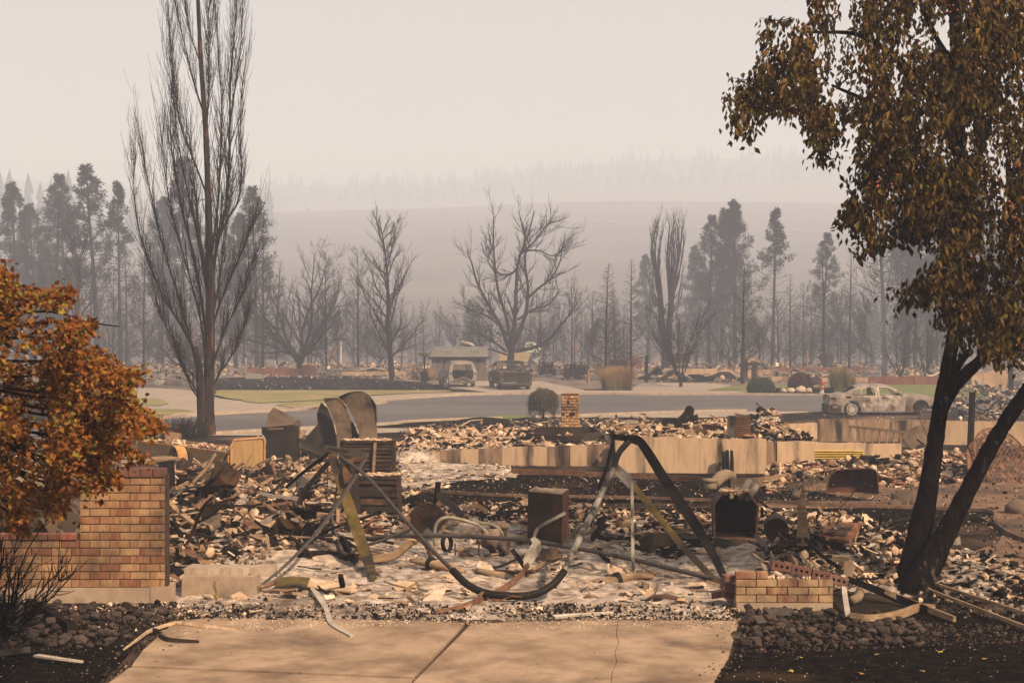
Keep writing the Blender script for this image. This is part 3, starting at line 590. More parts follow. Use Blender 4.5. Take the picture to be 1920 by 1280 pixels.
def snag(seed, H, r0, W, nb=110, rise=.45, dens=1.0, z0=.06, shape=1.0):
    """burnt conifer: one straight pole, thin drooping then rising branches with side twigs"""
    rg = np.random.default_rng(seed); TT, TB = Tubes(), Tubes()
    trunk, _ = wander((0, 0, -.15), (0, 0, 1), H, 10, .012, (0, 0, .1), rg); TT.add(trunk, np.linspace(r0, .02, len(trunk)), 7)
    for i in range(nb):
        t = z0 + (1 - z0) * (i + rg.uniform(0, 1)) / nb; x = t * 10; j = min(int(x), 9); p = trunk[j] + (trunk[j + 1] - trunk[j]) * (x - j)
        L = W * (1 - t) ** shape * rg.uniform(.55, 1.1) + .25; az = rg.uniform(0, 2 * np.pi); e = rg.uniform(-.25, .15)
        d = np.array([math.cos(az) * math.cos(e), math.sin(az) * math.cos(e), math.sin(e)])
        ln, _ = wander(p, d, L, 6, .05, (0, 0, rise * 2), rg); rb = .012 + .022 * (1 - t); TB.add(ln, np.linspace(rb, .006, 7), 3)
        for k in range(int(5 * dens * L / 2) + 1):
            q = rg.uniform(.3, .98); xx = q * 6; jj = min(int(xx), 5); pp = ln[jj] + (ln[jj + 1] - ln[jj]) * (xx - jj)
            l2, _ = wander(pp, side_dir(ln[jj + 1] - ln[jj], rg.uniform(.5, 1), rg), L * rg.uniform(.15, .4), 3, .1, (0, 0, .5), rg); TB.add(l2, np.linspace(.010, .005, 4), 3)
    return TT, TB
def pine(seed, H, r0, W, bare=.45, nb=70, clump=42, size=.34):
    """pine with scorched needle tufts in its upper part and bare branches below"""
    rg = np.random.default_rng(seed); TT, TB = Tubes(), Tubes(); PL = []; DL = []
    trunk, _ = wander((0, 0, -.15), (0, 0, 1), H, 10, .012, (0, 0, .1), rg); TT.add(trunk, np.linspace(r0, .03, len(trunk)), 7)
    for i in range(nb):
        t = .22 + .78 * (i + rg.uniform(0, 1)) / nb; x = t * 10; j = min(int(x), 9); p = trunk[j] + (trunk[j + 1] - trunk[j]) * (x - j)
        prof = min(1, (1 - t) * 1.7) ** .9 * (.5 + .5 * min(1, t / max(bare, .01)))
        L = W * prof * rg.uniform(.3, 1.15) + .2; az = rg.uniform(0, 2 * np.pi); e = rg.uniform(-.3, .3)
        d = np.array([math.cos(az) * math.cos(e), math.sin(az) * math.cos(e), math.sin(e)])
        ln, _ = wander(p, d, L, 5, .08, (0, 0, .5), rg); TB.add(ln, np.linspace(.03, .01, 6), 3)
        subs = [ln]
        for k in range(3):
            q = rg.uniform(.4, .95) * 5; jj = min(int(q), 4); pp = ln[jj] + (ln[jj + 1] - ln[jj]) * (q - jj)
            l2, _ = wander(pp, side_dir(ln[jj + 1] - ln[jj], .8, rg), L * .4, 3, .1, (0, 0, .4), rg); TB.add(l2, np.linspace(.014, .006, 4), 3); subs.append(l2)
        if t > bare and rg.uniform() < .85:
            for l2 in subs:
                for k in range(2):
                    c = l2[-1 - k] ; n = int(clump * rg.uniform(.4, 1.1) / 4)
                    v = rg.normal(0, 1, (n, 3)); v /= np.linalg.norm(v, axis=1)[:, None]; PL.append(c + v * .12); DL.append(v)
    PL, DL = np.concatenate(PL), np.concatenate(DL)
    V, Tn = leaves_np(PL, DL, size, rg, asp=.22, fold=.2)
    return TT, TB, (V, Tn)

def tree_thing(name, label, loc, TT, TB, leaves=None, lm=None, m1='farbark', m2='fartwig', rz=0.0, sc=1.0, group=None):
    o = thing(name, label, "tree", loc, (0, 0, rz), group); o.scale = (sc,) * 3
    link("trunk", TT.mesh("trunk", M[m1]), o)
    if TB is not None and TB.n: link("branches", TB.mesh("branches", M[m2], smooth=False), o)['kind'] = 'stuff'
    if leaves is not None: link("crown", mesh_np("crown", leaves[0], leaves[1], M[lm]), o)['kind'] = 'stuff'
    return o
def again(o, px, py, d, H0, toppy, label, group=None, rz=None, wide=1.0):
    """copy of a tree, its foot on the ground and its top on the given photo row"""
    c = copy_tree(o); z = gz(d) if d < 225 else hill_z((px - CX) / F * d, d); c.location = ((px - CX) / F * d, d, z)
    s = (CAMZ + (HY - toppy) / F * d - z) / H0; c.scale = (s * wide, s * wide, s); c.rotation_euler = (0, 0, rr(0, 6.28) if rz is None else rz)
    c["label"] = label
    if group: c["group"] = group
    elif "group" in c: del c["group"]
    return c

def leader_tree(seed, H, r0, W, nb, cfg):
    rg = np.random.default_rng(seed); TT, TB, ends = Tubes(), Tubes(), []
    trunk, _ = wander((0, 0, -.15), (0, 0, 1), H * .97, 12, .03, (0, 0, .2), rg); TT.add(trunk, np.linspace(r0, .025, 13), 8)
    for i in range(nb):
        t = .10 + .86 * (i + rg.uniform(0, 1)) / nb; x = t * 12; j = min(int(x), 11); p = trunk[j] + (trunk[j + 1] - trunk[j]) * (x - j); az = i * 2.4 + rg.uniform(-.5, .5); e = rg.uniform(.5, 1.05)
        L = W * (math.sin(math.pi * min(1, .28 + t * .72)) ** .7 + .12) * rg.uniform(.65, 1.15)
        ln, _ = wander(p, (math.cos(az) * math.cos(e), math.sin(az) * math.cos(e), math.sin(e)), L, 7, .10, (0, 0, .55), rg); branchy(TB, ln, r0 * .42 * (1 - .6 * t), .012, 0, cfg, rg, ends)
    return TT, TB
C2 = [(12, .12, .68, .46, .12, (0, 0, .35)), (8, .12, .62, .48, .13, (0, 0, .3)), (6, .15, .6, .5, .15, (0, 0, .2))]
C3 = [(15, .08, .56, .42, .11, (0, 0, .5)), (9, .1, .55, .45, .12, (0, 0, .45)), (5, .2, .55, .5, .13, (0, 0, .3))]
CF = [(30, .04, .38, .42, .07, (0, 0, .9)), (13, .1, .45, .45, .09, (0, 0, .7))]
PROTO = {}
def proto(k, H, name, res, lm=None):
    o = tree_thing(name, "", (0, 0, 0), *res[:2], leaves=res[2] if len(res) > 2 and lm else None, lm=lm); PROTO[k] = [o, H, 0]; return o
proto('round', 12, "bare_tree", bare_tree(3, 12, .24, .16, C2, .95, 9, .12, (0, 0, .3)))
proto('oval', 14, "bare_tree", leader_tree(8, 14, .26, 5.2, 24, C3[:2]))
proto('fuzzy', 13, "bare_tree", snag(5, 13, .15, 3.0, 120, .95, 2.6, .05, .45))
proto('small', 7, "bare_tree", bare_tree(21, 7, .12, .12, C2, .7, 6, .12, (0, 0, .5)))
proto('feather', 12, "bare_tree", bare_tree(55, 12, .16, .35, C3, .5, 8, .13, (0, 0, .5)))
proto('snag', 12, "burnt_conifer", snag(4, 12, .17, 2.7, 240, .35, 1.6, shape=.8))
proto('snagwide', 12, "burnt_conifer", snag(14, 12, .21, 3.6, 120, .75, 1.5, .08, .75))
proto('snagthin', 13, "burnt_conifer", snag(24, 13, .15, 1.9, 200, .45, 1.2, .08, .8))
proto('pine', 18, "pine_tree", pine(6, 18, .26, 3.1, .36, 100, 60, .32), 'needle')
proto('pinefull', 17, "pine_tree", pine(16, 17, .26, 2.9, .12, 125, 62, .34), 'needle')
proto('pinetop', 19, "pine_tree", pine(26, 19, .25, 2.9, .60, 95, 60, .34), 'needle')
def plant(k, px, d, toppy, label, group=None, rz=None, wide=1.0):
    o, H, used = PROTO[k]
    if not used:
        PROTO[k][2] = 1; z = gz(d); o.location = ((px - CX) / F * d, d, z); s = (CAMZ + (HY - toppy) / F * d - z) / H
        o.scale = (s * wide, s * wide, s); o.rotation_euler = (0, 0, rr(0, 6.28) if rz is None else rz); o["label"] = label
        if group: o["group"] = group
        return o
    return again(o, px, 0, d, H, toppy, label, group, rz, wide)

HG = "hazy trees along the edge of the wood"
plant('pinefull', 32, 165, 344, "dense dark pine with a pointed top standing above the orange tree", HG)
plant('pinefull', 66, 178, 384, "short slim pine between the dense pointed pine and the taller ragged ones", HG)
plant('pine', 102, 160, 324, "slim ragged pine with a leaning spiky top", HG)
plant('pine', 128, 172, 360, "mid sized pine tucked between two taller ragged pines", HG)
plant('pine', 184, 150, 312, "tallest broad pine with an open ragged crown", HG, wide=1.15)
plant('pinetop', 227, 150, 342, "pine whose trunk is bare but for a small needle tuft on top", HG, wide=.9)
plant('pinefull', 345, 180, 298, "tall pine seen through the big poplar's bare limbs", HG)
plant('pinefull', 300, 185, 372, "pine half hidden behind the poplar's fine outer twigs", HG)
plant('pine', 482, 150, 352, "tall pine just past the poplar with a narrow pointed crown", HG)
plant('pinefull', 442, 142, 402, "darker pine close beside the poplar trunk", HG)
plant('snag', 492, 128, 440, "thick black burnt conifer column at the low red wall", HG, wide=1.1)
plant('oval', 140, 122, 425, "bare spreading tree in front of the tall broad pine", HG)
plant('round', 560, 112, 432, "wide round bare tree behind the low red wall", HG, wide=1.05)
plant('fuzzy', 612, 128, 470, "fine twigged bare tree beside the wide round one", HG)
plant('fuzzy', 672, 132, 462, "fine twigged bare tree behind the tall leaning bare tree", HG)
plant('fuzzy', 270, 118, 452, "fine twigged bare tree behind the poplar's lowest limbs", HG)
plant('fuzzy', 212, 125, 505, "smaller fine twigged tree below the tufted pine", HG)
plant('fuzzy', 1072, 140, 520, "fine twigged bare tree beyond the great forked bare tree", HG)
plant('fuzzy', 1110, 135, 545, "shorter fine twigged tree beside the clump of burnt conifers", HG)
plant('snag', 1136, 103, 492, "black burnt conifer with a charred top over the wooden frame", HG)
plant('snag', 1153, 108, 532, "shorter black burnt conifer leaning on the taller charred one", HG, wide=.8)
plant('snagthin', 1184, 108, 482, "slender burnt conifer with upswept twigs near the twin poplar", HG, wide=1.15)
plant('small', 1276, 92, 540, "small many stemmed burnt tree in front of the tan wall", HG)
plant('snagwide', 1392, 98, 494, "broad burnt tree with rising branches above the ruined stove", HG, wide=1.1)
plant('pine', 1328, 172, 402, "left pine of the tight pine trio above the twin poplar".replace("left", "slimmest"), HG)
plant('pinefull', 1352, 176, 392, "middle pine of the tight trio with a dense crown", HG)
plant('pinefull', 1378, 170, 376, "tallest pine of the tight trio on the valley floor", HG)
plant('pinetop', 1448, 158, 392, "lone pine with a long bare pole and a high tufted crown", HG, wide=1.1)
plant('pine', 1542, 160, 436, "pine standing over a burnt conifer near the green reed grass", HG)
plant('snagthin', 1546, 128, 470, "grey burnt conifer in front of the ragged pine", HG, wide=1.2)
plant('snagthin', 1592, 130, 472, "grey burnt conifer next to the thick tall trunk", HG, wide=1.1)
plant('snagthin', 1482, 128, 512, "shorter grey burnt conifer near the lone high pine", HG)
plant('snagwide', 1658, 108, 330, "tall thick trunked burnt tree with curling bare branches", HG, wide=.9)
plant('pinefull', 1700, 165, 322, "dense grey pine behind the hawthorn's hanging leaves", HG)
plant('pinefull', 1745, 170, 305, "tall dense pine beside the hawthorn's upper trunk", HG)
plant('pine', 1790, 160, 330, "ragged pine almost wholly behind the hawthorn crown", HG)
plant('pinefull', 1850, 165, 350, "pine glimpsed between the hawthorn trunks", HG)
plant('small', 1735, 100, 560, "small crooked bare tree beside the hawthorn trunk", HG, wide=.7)
plant('small', 1690, 100, 590, "low bare tree with spreading limbs behind the burnt sedan", HG)
plant('oval', 735, 104, 396, "tall bare tree with one leaning side beside the grey shed", HG, wide=1.0)
plant('snagthin', 822, 190, 572, "small faint pine far beyond the grey shed", HG, wide=1.4)
plant('pinefull', 885, 200, 562, "small hazy conifer behind the shed roof", HG)
plant('pinefull', 1215, 215, 478, "pale ghostly conifer behind the twin poplar", HG)
plant('pinefull', 1306, 215, 462, "pale ghostly conifer behind the pine trio", HG)
wg = "thin bare trees of the smoky wood behind the ruined lots"
fill = [(-60, 140, 470), (10, 150, 500), (60, 140, 480), (110, 150, 520), (175, 150, 500), (240, 155, 470), (310, 140, 500), (350, 150, 520), (410, 150, 480), (450, 160, 500), (520, 150, 500), (575, 165, 520), (640, 160, 540), (705, 150, 560), (760, 165, 580), (905, 160, 580), (985, 150, 560), (1020, 150, 540), (1045, 165, 560), (1095, 160, 575), (1165, 150, 560), (1215, 160, 580), (1300, 150, 560), (1330, 140, 590), (1365, 150, 560), (1420, 150, 560), (1460, 150, 550), (1500, 150, 545), (1525, 160, 540), (1570, 150, 530), (1620, 150, 520), (1640, 165, 500), (1690, 150, 470), (1720, 150, 480), (1760, 145, 460), (1810, 150, 470), (1870, 150, 480), (1910, 155, 480), (1960, 150, 470)]
fill += [(px, d, ty) for px, d, ty in zip(range(-40, 2000, 24), [185, 205, 170, 195] * 30, [560, 590, 575, 600, 565] * 25)]
kinds_ = ['fuzzy', 'feather', 'snagthin', 'fuzzy', 'round', 'fuzzy', 'snag', 'feather', 'oval', 'snagwide']
for i, (px, d, ty) in enumerate(fill):
    plant(kinds_[(i * 7 + i // 4) % 10], px + rr(-8, 8), d + rr(-8, 10), ty + rr(-15, 15), "thin bare burnt tree standing in the smoky wood behind the ruined lots", wg, wide=rr(.85, 1.3))
def conifers(spots, rg):
    V, Fc, n = [], [], 0
    for x, y, z, h in spots:
        for lv in range(5):
            zb, zt = z + h * (lv * .17 + .04), z + h * (lv * .17 + .34); r = h * .25 * (1 - lv * .17) * rg.uniform(.8, 1.2); k = 7; a0 = rg.uniform(0, 6)
            an = a0 + np.arange(k) * 2 * np.pi / k; rj = r * rg.uniform(.5, 1.2, k)
            V.append(np.concatenate([np.stack([x + rj * np.cos(an), y + rj * np.sin(an), np.full(k, zb) - rj * .15], 1), [[x + rg.normal(0, .1), y, min(zt, z + h)]]]))
            i = np.arange(k); Fc.append(np.stack([i, (i + 1) % k, np.full(k, k)], 1) + n); n += k + 1
    return np.concatenate(V), np.concatenate(Fc)
rg = np.random.default_rng(3); sp = []
for i in range(1500):
    px = rg.uniform(420, 1960); d = rg.uniform(1155, 1272); x = (px - CX) / F * d
    if mnoise.noise(Vector((px * .02, 3, 1))) < rg.uniform(-.5, .35): continue
    sp.append((x, d, ridge_z(x, d) - .3, rg.uniform(7, 14)))
for i in range(150):
    px = rg.normal(560, 75); d = rg.uniform(900, 990); x = (px - CX) / F * d; sp.append((x, d, ridge_z(x, d) - 2, rg.uniform(15, 28)))
for i in range(100):
    px = rg.uniform(620, 1150); d = rg.uniform(960, 1050); x = (px - CX) / F * d; sp.append((x, d, ridge_z(x, d) - 2, rg.uniform(9, 18)))
for px, ty in [(-40, 330), (0, 320), (18, 315), (52, 322), (75, 340), (96, 330), (128, 316), (145, 350), (172, 362), (215, 372), (250, 352), (290, 360), (398, 330), (430, 360), (460, 345), (505, 352)]:
    d = rg.uniform(600, 740); x = (px - CX) / F * d; z = hill_z(x, d); sp.append((x, d, z, CAMZ + (HY - ty) / F * d - z))
V, Fc = conifers(sp, rg); o = link("far_wood", mesh_np("far_wood", V, Fc, M['fartree']))
tag(o, "faint far conifer wood along the ridge in the smoke", "wood", kind='stuff')
HEAPS = [(-4.0, 21.8, 1.7, 3.2, .42), (-3.3, 18.2, 1.2, 1.4, .22), (-6.4, 18.6, 1.1, 2.2, .75), (-7.6, 25, 2.4, 4, .6), (-.7, 20.3, 1.0, 1.2, .22), (3.7, 17.4, .8, 1.1, .34), (4.7, 17.8, .8, 1.0, .18),
         (8.3, 30.5, 2.2, 1.4, .26), (5.5, 27.6, 1.0, 1.6, .24), (-1.7, 31.6, 1.6, .9, .12), (5.0, 15.6, .8, .8, .10), (5.2, 36.4, 1.0, 1.2, .20), (7.0, 37.2, .8, 1.2, .50), (1.2, 34.4, 1.2, .6, .14), (5.9, 16.0, .9, 1.4, .12)]
def TH(x, y):
    """height of the rubble surface"""
    z = gz(y)
    for cx, cy_, rx, ry, h in HEAPS:
        q = ((x - cx) / rx) ** 2 + ((y - cy_) / ry) ** 2
        if q < 6: z += h * math.exp(-q)
    fy = 33.2 if x < 2.25 else 31.05 if x < 5.5 else 33.0
    if -2.8 < x < 7.0 and fy <= y < 41.5:
        b = .36 + .10 * min(1, max(0, (y - 33) / 3)) if x < 2.25 else .62
        z += b * min(1, (41.5 - y) / 2.5)
    return z + .02 * vnoise(x, y, 2.3, 4)
TRI = lambda f: np.array(f, np.int32)
def t_flake(rg):
    n = int(rg.integers(5, 8)); a = np.sort(rg.uniform(0, 2 * np.pi, n)); r = rg.uniform(.28, .52, n); th = rg.uniform(.02, .08)
    x, y = r * np.cos(a) * rg.uniform(.7, 1.2), r * np.sin(a); w_ = rg.normal(0, .06, n)
    V = np.concatenate([np.stack([x, y, w_ + th], 1), np.stack([x * 1.02, y * .98, w_ - th], 1)])
    f = [(0, i, i + 1) for i in range(1, n - 1)] + [(n, n + i + 1, n + i) for i in range(1, n - 1)]
    for i in range(n): j = (i + 1) % n; f += [(i, i + n, j), (j, i + n, j + n)]
    return V, TRI(f)
_ico = bmesh.new(); bmesh.ops.create_icosphere(_ico, subdivisions=1, radius=.5); _ico.verts.ensure_lookup_table()
ICV = np.array([v.co[:] for v in _ico.verts]); ICF = TRI([[v.index for v in f.verts] for f in _ico.faces]); _ico.free()
def t_chunk(rg):
    return ICV * rg.uniform(.6, 1.15, (len(ICV), 1)) * rg.uniform(.55, 1.0, (1, 3)), ICF
def t_stick(rg):
    k = 4; x = np.linspace(-.5, .5, k); b = rg.normal(0, .03, (k, 2)); b[:, 0] = np.cumsum(b[:, 0]); wd, h = rg.uniform(.02, .06), rg.uniform(.012, .04); V = []; f = []
    for i in range(k):
        q = rg.uniform(.7, 1.1)
        for sy, sz in ((-1, -1), (1, -1), (1, 1), (-1, 1)): V.append((x[i] + rg.normal(0, .01), b[i, 0] + sy * wd * q, b[i, 1] + sz * h * q))
    for i in range(k - 1):
        for j in range(4): a, c = i * 4 + j, i * 4 + (j + 1) % 4; f += [(a, c, c + 4), (a, c + 4, a + 4)]
    e = (k - 1) * 4; f += [(0, 2, 1), (0, 3, 2), (e, e + 1, e + 2), (e, e + 2, e + 3)]
    return np.array(V), TRI(f)
def t_sheet(rg):
    nx, ny = 5, 4; X, Y = np.meshgrid(np.linspace(-.5, .5, nx), np.linspace(-.33, .33, ny)); c = rg.uniform(-1.2, 1.2)
    Z = c * X ** 2 + rg.normal(0, .045, X.shape) + rg.uniform(-.4, .4) * X * Y; X = X + rg.normal(0, .03, X.shape); Y = Y + rg.normal(0, .03, X.shape)
    V = np.stack([X, Y, Z], -1).reshape(-1, 3); n = len(V); V = np.concatenate([V, V - [0, 0, .012]]); f = []
    for i in range(ny - 1):
        for j in range(nx - 1):
            a = i * nx + j; f += [(a, a + 1, a + nx + 1), (a, a + nx + 1, a + nx), (a + n, a + n + nx + 1, a + n + 1), (a + n, a + n + nx, a + n + nx + 1)]
    return V, TRI(f)
_trg = np.random.default_rng(77)
scat_edge = 1
TPL = {'flake': [t_flake(_trg) for _ in range(14)], 'chunk': [t_chunk(_trg) for _ in range(12)], 'stick': [t_stick(_trg) for _ in range(12)], 'sheet': [t_sheet(_trg) for _ in range(12)]}
def rotm(rg, n, tilt):
    """random turns about the vertical after a random tilt"""
    a = rg.uniform(0, 2 * np.pi, n); t = np.abs(rg.normal(0, tilt, n)); b = rg.uniform(0, 2 * np.pi, n)
    def rz(q): c, s = np.cos(q), np.sin(q); o = np.zeros((n, 3, 3)); o[:, 0, 0] = c; o[:, 0, 1] = -s; o[:, 1, 0] = s; o[:, 1, 1] = c; o[:, 2, 2] = 1; return o
    c, s = np.cos(t), np.sin(t); rx = np.zeros((n, 3, 3)); rx[:, 0, 0] = 1; rx[:, 1, 1] = c; rx[:, 1, 2] = -s; rx[:, 2, 1] = s; rx[:, 2, 2] = c
    return rz(b) @ rx @ rz(a)
def scatter(name, label, cat, poly, N, size, kinds, mats, tilt=.35, world=None, clump=0.0, cscale=.5, lift=.1, height=None, seed=1, pw=4.6):
    rg = np.random.default_rng(seed * 101 + N)
    if world: x0, x1, y0, y1 = world
    else:
        d = [dep(p[1]) for p in poly]; y0, y1 = min(d), max(d); xx = [(p[0] - CX) / F * dep(p[1]) for p in poly]; x0, x1 = min(xx), max(xx)
    X = np.empty(0); Y = np.empty(0)
    for _ in range(60):
        x = rg.uniform(x0, x1, N * 2); y = rg.uniform(y0, y1, N * 2)
        if not world:
            z = np.interp(y, _zx, _zy); k = pin_np(poly, CX + F * x / y, HY + F * (CAMZ - z) / y); x, y = x[k], y[k]
        if clump:
            q = np.array([mnoise.noise(Vector((a * cscale, b * cscale, seed))) for a, b in zip(x, y)]); k = q * 1.3 + rg.uniform(-.5, .5, len(q)) > clump - .5; x, y = x[k], y[k]
        X = np.concatenate([X, x]); Y = np.concatenate([Y, y])
        if len(X) >= N: break
    X, Y = X[:N], Y[:N]; n = len(X); hf = height or TH
    Z = np.array([hf(a, b) for a, b in zip(X, Y)])
    sz = size[0] + (size[1] - size[0]) * rg.uniform(0, 1, n) ** (pw + .8) * rg.uniform(.4, 1, n)
    ks = list(kinds); kc = rg.choice(len(ks), n, p=np.array([kinds[k] for k in ks]) / sum(kinds.values()))
    ms = list(mats); mc = rg.choice(len(ms), n, p=np.array([mats[k] for k in ms]) / sum(mats.values()))
    if 'char' in ms:
        pn = np.array([mnoise.noise(Vector((a * 1.1, b * .8, seed + 40))) for a, b in zip(X, Y)]); u_ = rg.uniform(0, 1, n)
        mc = np.where((pn > .08) & (u_ < (.34 if seed == 2 else .58)), ms.index('char'), mc); mc = np.where((pn < -.22) & (u_ < .4), 0, mc)
    Rm = rotm(rg, n, tilt); V, Fc, MI, off = [], [], [], 0
    for ki, k in enumerate(ks):
        var = rg.integers(0, len(TPL[k]), n)
        for vi, (tv, tf) in enumerate(TPL[k]):
            idx = np.where((kc == ki) & (var == vi))[0]
            if not len(idx): continue
            s_ = sz[idx] * (2.6 if k == 'stick' else 1.3 if k == 'sheet' else 1.0)
            v = np.einsum('nij,vj->nvi', Rm[idx], tv) * s_[:, None, None]
            v += np.stack([X[idx], Y[idx], Z[idx] + sz[idx] * lift * rg.uniform(.2, 1.6, len(idx))], 1)[:, None, :]
            V.append(v.reshape(-1, 3)); Fc.append((tf[None] + (np.arange(len(idx)) * len(tv))[:, None, None]).reshape(-1, 3) + off); off += len(idx) * len(tv)
            MI.append(np.repeat(mc[idx], len(tf)))
    o = link(name, mesh_np(name, np.concatenate(V), np.concatenate(Fc), [M[k] for k in ms], np.concatenate(MI)))
    return tag(o, label, cat, kind='stuff')
M['ashbed'] = mat("ash_bed", [(.030, .023, .018), (.19, .147, .11), (.42, .345, .275), (.58, .50, .42)], 4.5, bump=1.0, bdist=.05, big=(.10, .072, .052), bigscale=.7, bigpos=(.52, .66))
M['heapbed'] = mat("heap_bed", [(.012, .010, .008), (.05, .036, .025), (.18, .13, .088)], 4.5, bump=1.0, bdist=.06, big=(.04, .03, .024), bigscale=.8, bigpos=(.48, .62))
def bed(name, label, poly, step, m, dz=.02, world=None):
    """rubble surface: a fine uneven mesh over part of the ground"""
    if world: x0, x1, y0, y1 = world
    else:
        d = [dep(p[1]) for p in poly]; y0, y1 = min(d), max(d); xx = [(p[0] - CX) / F * dep(p[1]) for p in poly]; x0, x1 = min(xx), max(xx)
    xa = np.arange(x0, x1 + step, step); ya = np.arange(y0, y1 + step, step); V = []; idx = {}; Fc = []
    ok = lambda x, y: world or pin(poly, CX + F * x / y, HY + F * (CAMZ - gz(y)) / y)
    for i in range(len(ya) - 1):
        for j in range(len(xa) - 1):
            if not ok((xa[j] + xa[j + 1]) / 2, (ya[i] + ya[i + 1]) / 2): continue
            q = []
            for a, b in ((i, j), (i, j + 1), (i + 1, j + 1), (i + 1, j)):
                if (a, b) not in idx:
                    x, y = xa[b], ya[a]; idx[(a, b)] = len(V)
                    V.append((x, y, TH(x, y) + dz + .035 * vnoise(x, y, 5, 1) + .02 * vnoise(x, y, 13, 2)))
                q.append(idx[(a, b)])
            Fc.append(q)
    cnt = np.zeros(len(V), int)
    for q in Fc:
        for k in q: cnt[k] += 1
    V = np.array(V); e = np.where(cnt < 4)[0]
    for k in e: V[k, 2] = gz(V[k, 1]) - .06 if not world else V[k, 2] - .3
    o = link(name, mesh_np(name, V, np.array(Fc), M[m], smooth=True)); return tag(o, label, "ash", kind='structure')
bed("ash_bed", "pale ash covering the burnt garage floor", [(308, 1000), (310, 1128), (345, 1150), (560, 1172), (900, 1164), (1378, 1160), (1385, 1090), (1420, 1085), (1600, 1110), (1700, 1120), (1900, 1130), (1850, 1060), (1700, 1005), (1600, 985), (1440, 965), (1340, 990), (1000, 975), (760, 990)], .07, 'ashbed')
bed("rubble_ground", "dark mixed rubble bed behind the brick pier", [(-200, 1000), (-200, 860), (300, 842), (740, 842), (760, 900), (700, 1000), (310, 1010), (308, 1100), (150, 1100)], .1, 'heapbed', dz=.03)
bed("rubble_ground", "rubble covered floor inside the concrete stem walls", None, .12, 'ashbed', world=(-2.7, 2.2, 33.25, 41.5))
bed("rubble_ground", "rubble covered floor behind the tall stem wall", None, .12, 'ashbed', world=(2.32, 5.4, 31.1, 41.5))
bed("rubble_ground", "rubble covered floor behind the tan wall with the yellow sheet", None, .12, 'ashbed', world=(5.52, 6.9, 33.05, 41.5))
bed("rubble_ground", "sloping rubble heap by the rusty barrow tray", [(1438, 932), (1440, 880), (1530, 846), (1800, 846), (1830, 900), (1700, 918), (1560, 905)], .12, 'heapbed', dz=.035)
bed("ash_bed", "pale ash patch in front of the lower stem wall", [(742, 866), (960, 878), (980, 900), (870, 905), (760, 935), (730, 900)], .12, 'ashbed', dz=.035)
FK = dict(flake=.55, chunk=.25, stick=.12, sheet=.08)
scatter("rubble", "chalky white and tan crumbs of plaster covering the garage floor", "rubble", [(310, 1060), (345, 1135), (500, 1150), (1382, 1152), (1385, 1090), (1340, 1000), (1000, 985), (760, 1000), (640, 1010), (500, 1060)], 42000, (.008, .13), FK, dict(ash=.34, plaster=.28, tan=.10, char=.10, greydeb=.14, rust=.04), tilt=.22, lift=.05, clump=.25, cscale=1.1, seed=2)
scatter("rubble", "tangled burnt boards and plaster heaped behind the brick pier", "rubble", [(308, 890), (640, 880), (690, 1010), (520, 1062), (345, 1108), (310, 1108)], 26000, (.018, .27), dict(flake=.4, chunk=.25, stick=.25, sheet=.1), dict(tan=.22, plaster=.28, char=.18, wood=.12, rust=.10, greydeb=.05, ash=.05), tilt=.5, lift=.4, seed=3)
scatter("rubble", "mixed rubble strip between the garage floor and the black yard", "rubble", [(640, 985), (760, 958), (880, 945), (1340, 965), (1345, 1010), (1000, 1000), (700, 1025)], 18000, (.012, .2), FK, dict(plaster=.28, tan=.26, char=.22, ash=.1, rust=.09, greydeb=.05), lift=.3, seed=4)
scatter("rubble", "debris around the burnt trailer and the metal cabinets", "rubble", [(-150, 870), (320, 846), (740, 846), (760, 895), (640, 905), (310, 905), (150, 1000), (-200, 1000)], 21000, (.018, .3), dict(flake=.45, chunk=.25, stick=.2, sheet=.1), dict(tan=.24, plaster=.34, char=.17, wood=.06, rust=.1, ash=.09), lift=.3, seed=5)
scatter("rubble", "straw coloured debris spread below the lower stem wall", "rubble", [(742, 866), (960, 878), (985, 902), (870, 908), (760, 938), (725, 900)], 9000, (.015, .2), FK, dict(plaster=.45, ash=.2, tan=.2, char=.1, rust=.05), seed=6)
scatter("rubble", "rubble filling the floor of the ruined house behind its stem walls", "rubble", None, 17000, (.022, .36), FK, dict(plaster=.40, ash=.2, tan=.18, char=.12, rust=.05, brickdeb=.05), world=(-2.6, 2.2, 33.3, 41.4), lift=.25, seed=7)
scatter("rubble", "rubble heaped behind the tall pale stem wall", "rubble", None, 17000, (.022, .36), FK, dict(plaster=.36, ash=.12, tan=.26, char=.14, rust=.07, brickdeb=.05), world=(2.35, 6.9, 31.12, 41.4), lift=.3, seed=8)
scatter("rubble", "brick and plaster rubble sloping down to the rusty barrow tray", "rubble", [(1438, 932), (1440, 880), (1530, 850), (1800, 850), (1830, 905), (1700, 920), (1560, 905)], 18000, (.018, .3), dict(flake=.5, chunk=.3, stick=.1, sheet=.1), dict(plaster=.34, brickdeb=.22, tan=.16, char=.14, ash=.1, rust=.04), lift=.3, seed=9)
scatter("rubble", "burnt debris piled behind the small buff brick pier", "rubble", [(1420, 965), (1620, 975), (1700, 1030), (1720, 1105), (1580, 1108), (1420, 1085)], 18000, (.012, .22), dict(flake=.45, chunk=.25, stick=.2, sheet=.1), dict(plaster=.28, ash=.1, tan=.22, char=.26, greydeb=.07, rust=.07), tilt=.5, lift=.4, seed=10)
scatter("rubble", "grey and white debris beyond the hawthorn's foot", "rubble", [(1700, 1010), (1860, 1060), (2000, 1130), (1720, 1135)], 6000, (.012, .2), dict(flake=.5, chunk=.2, stick=.1, sheet=.2), dict(greydeb=.25, ash=.12, char=.38, plaster=.15, tan=.1), lift=.3, seed=11)
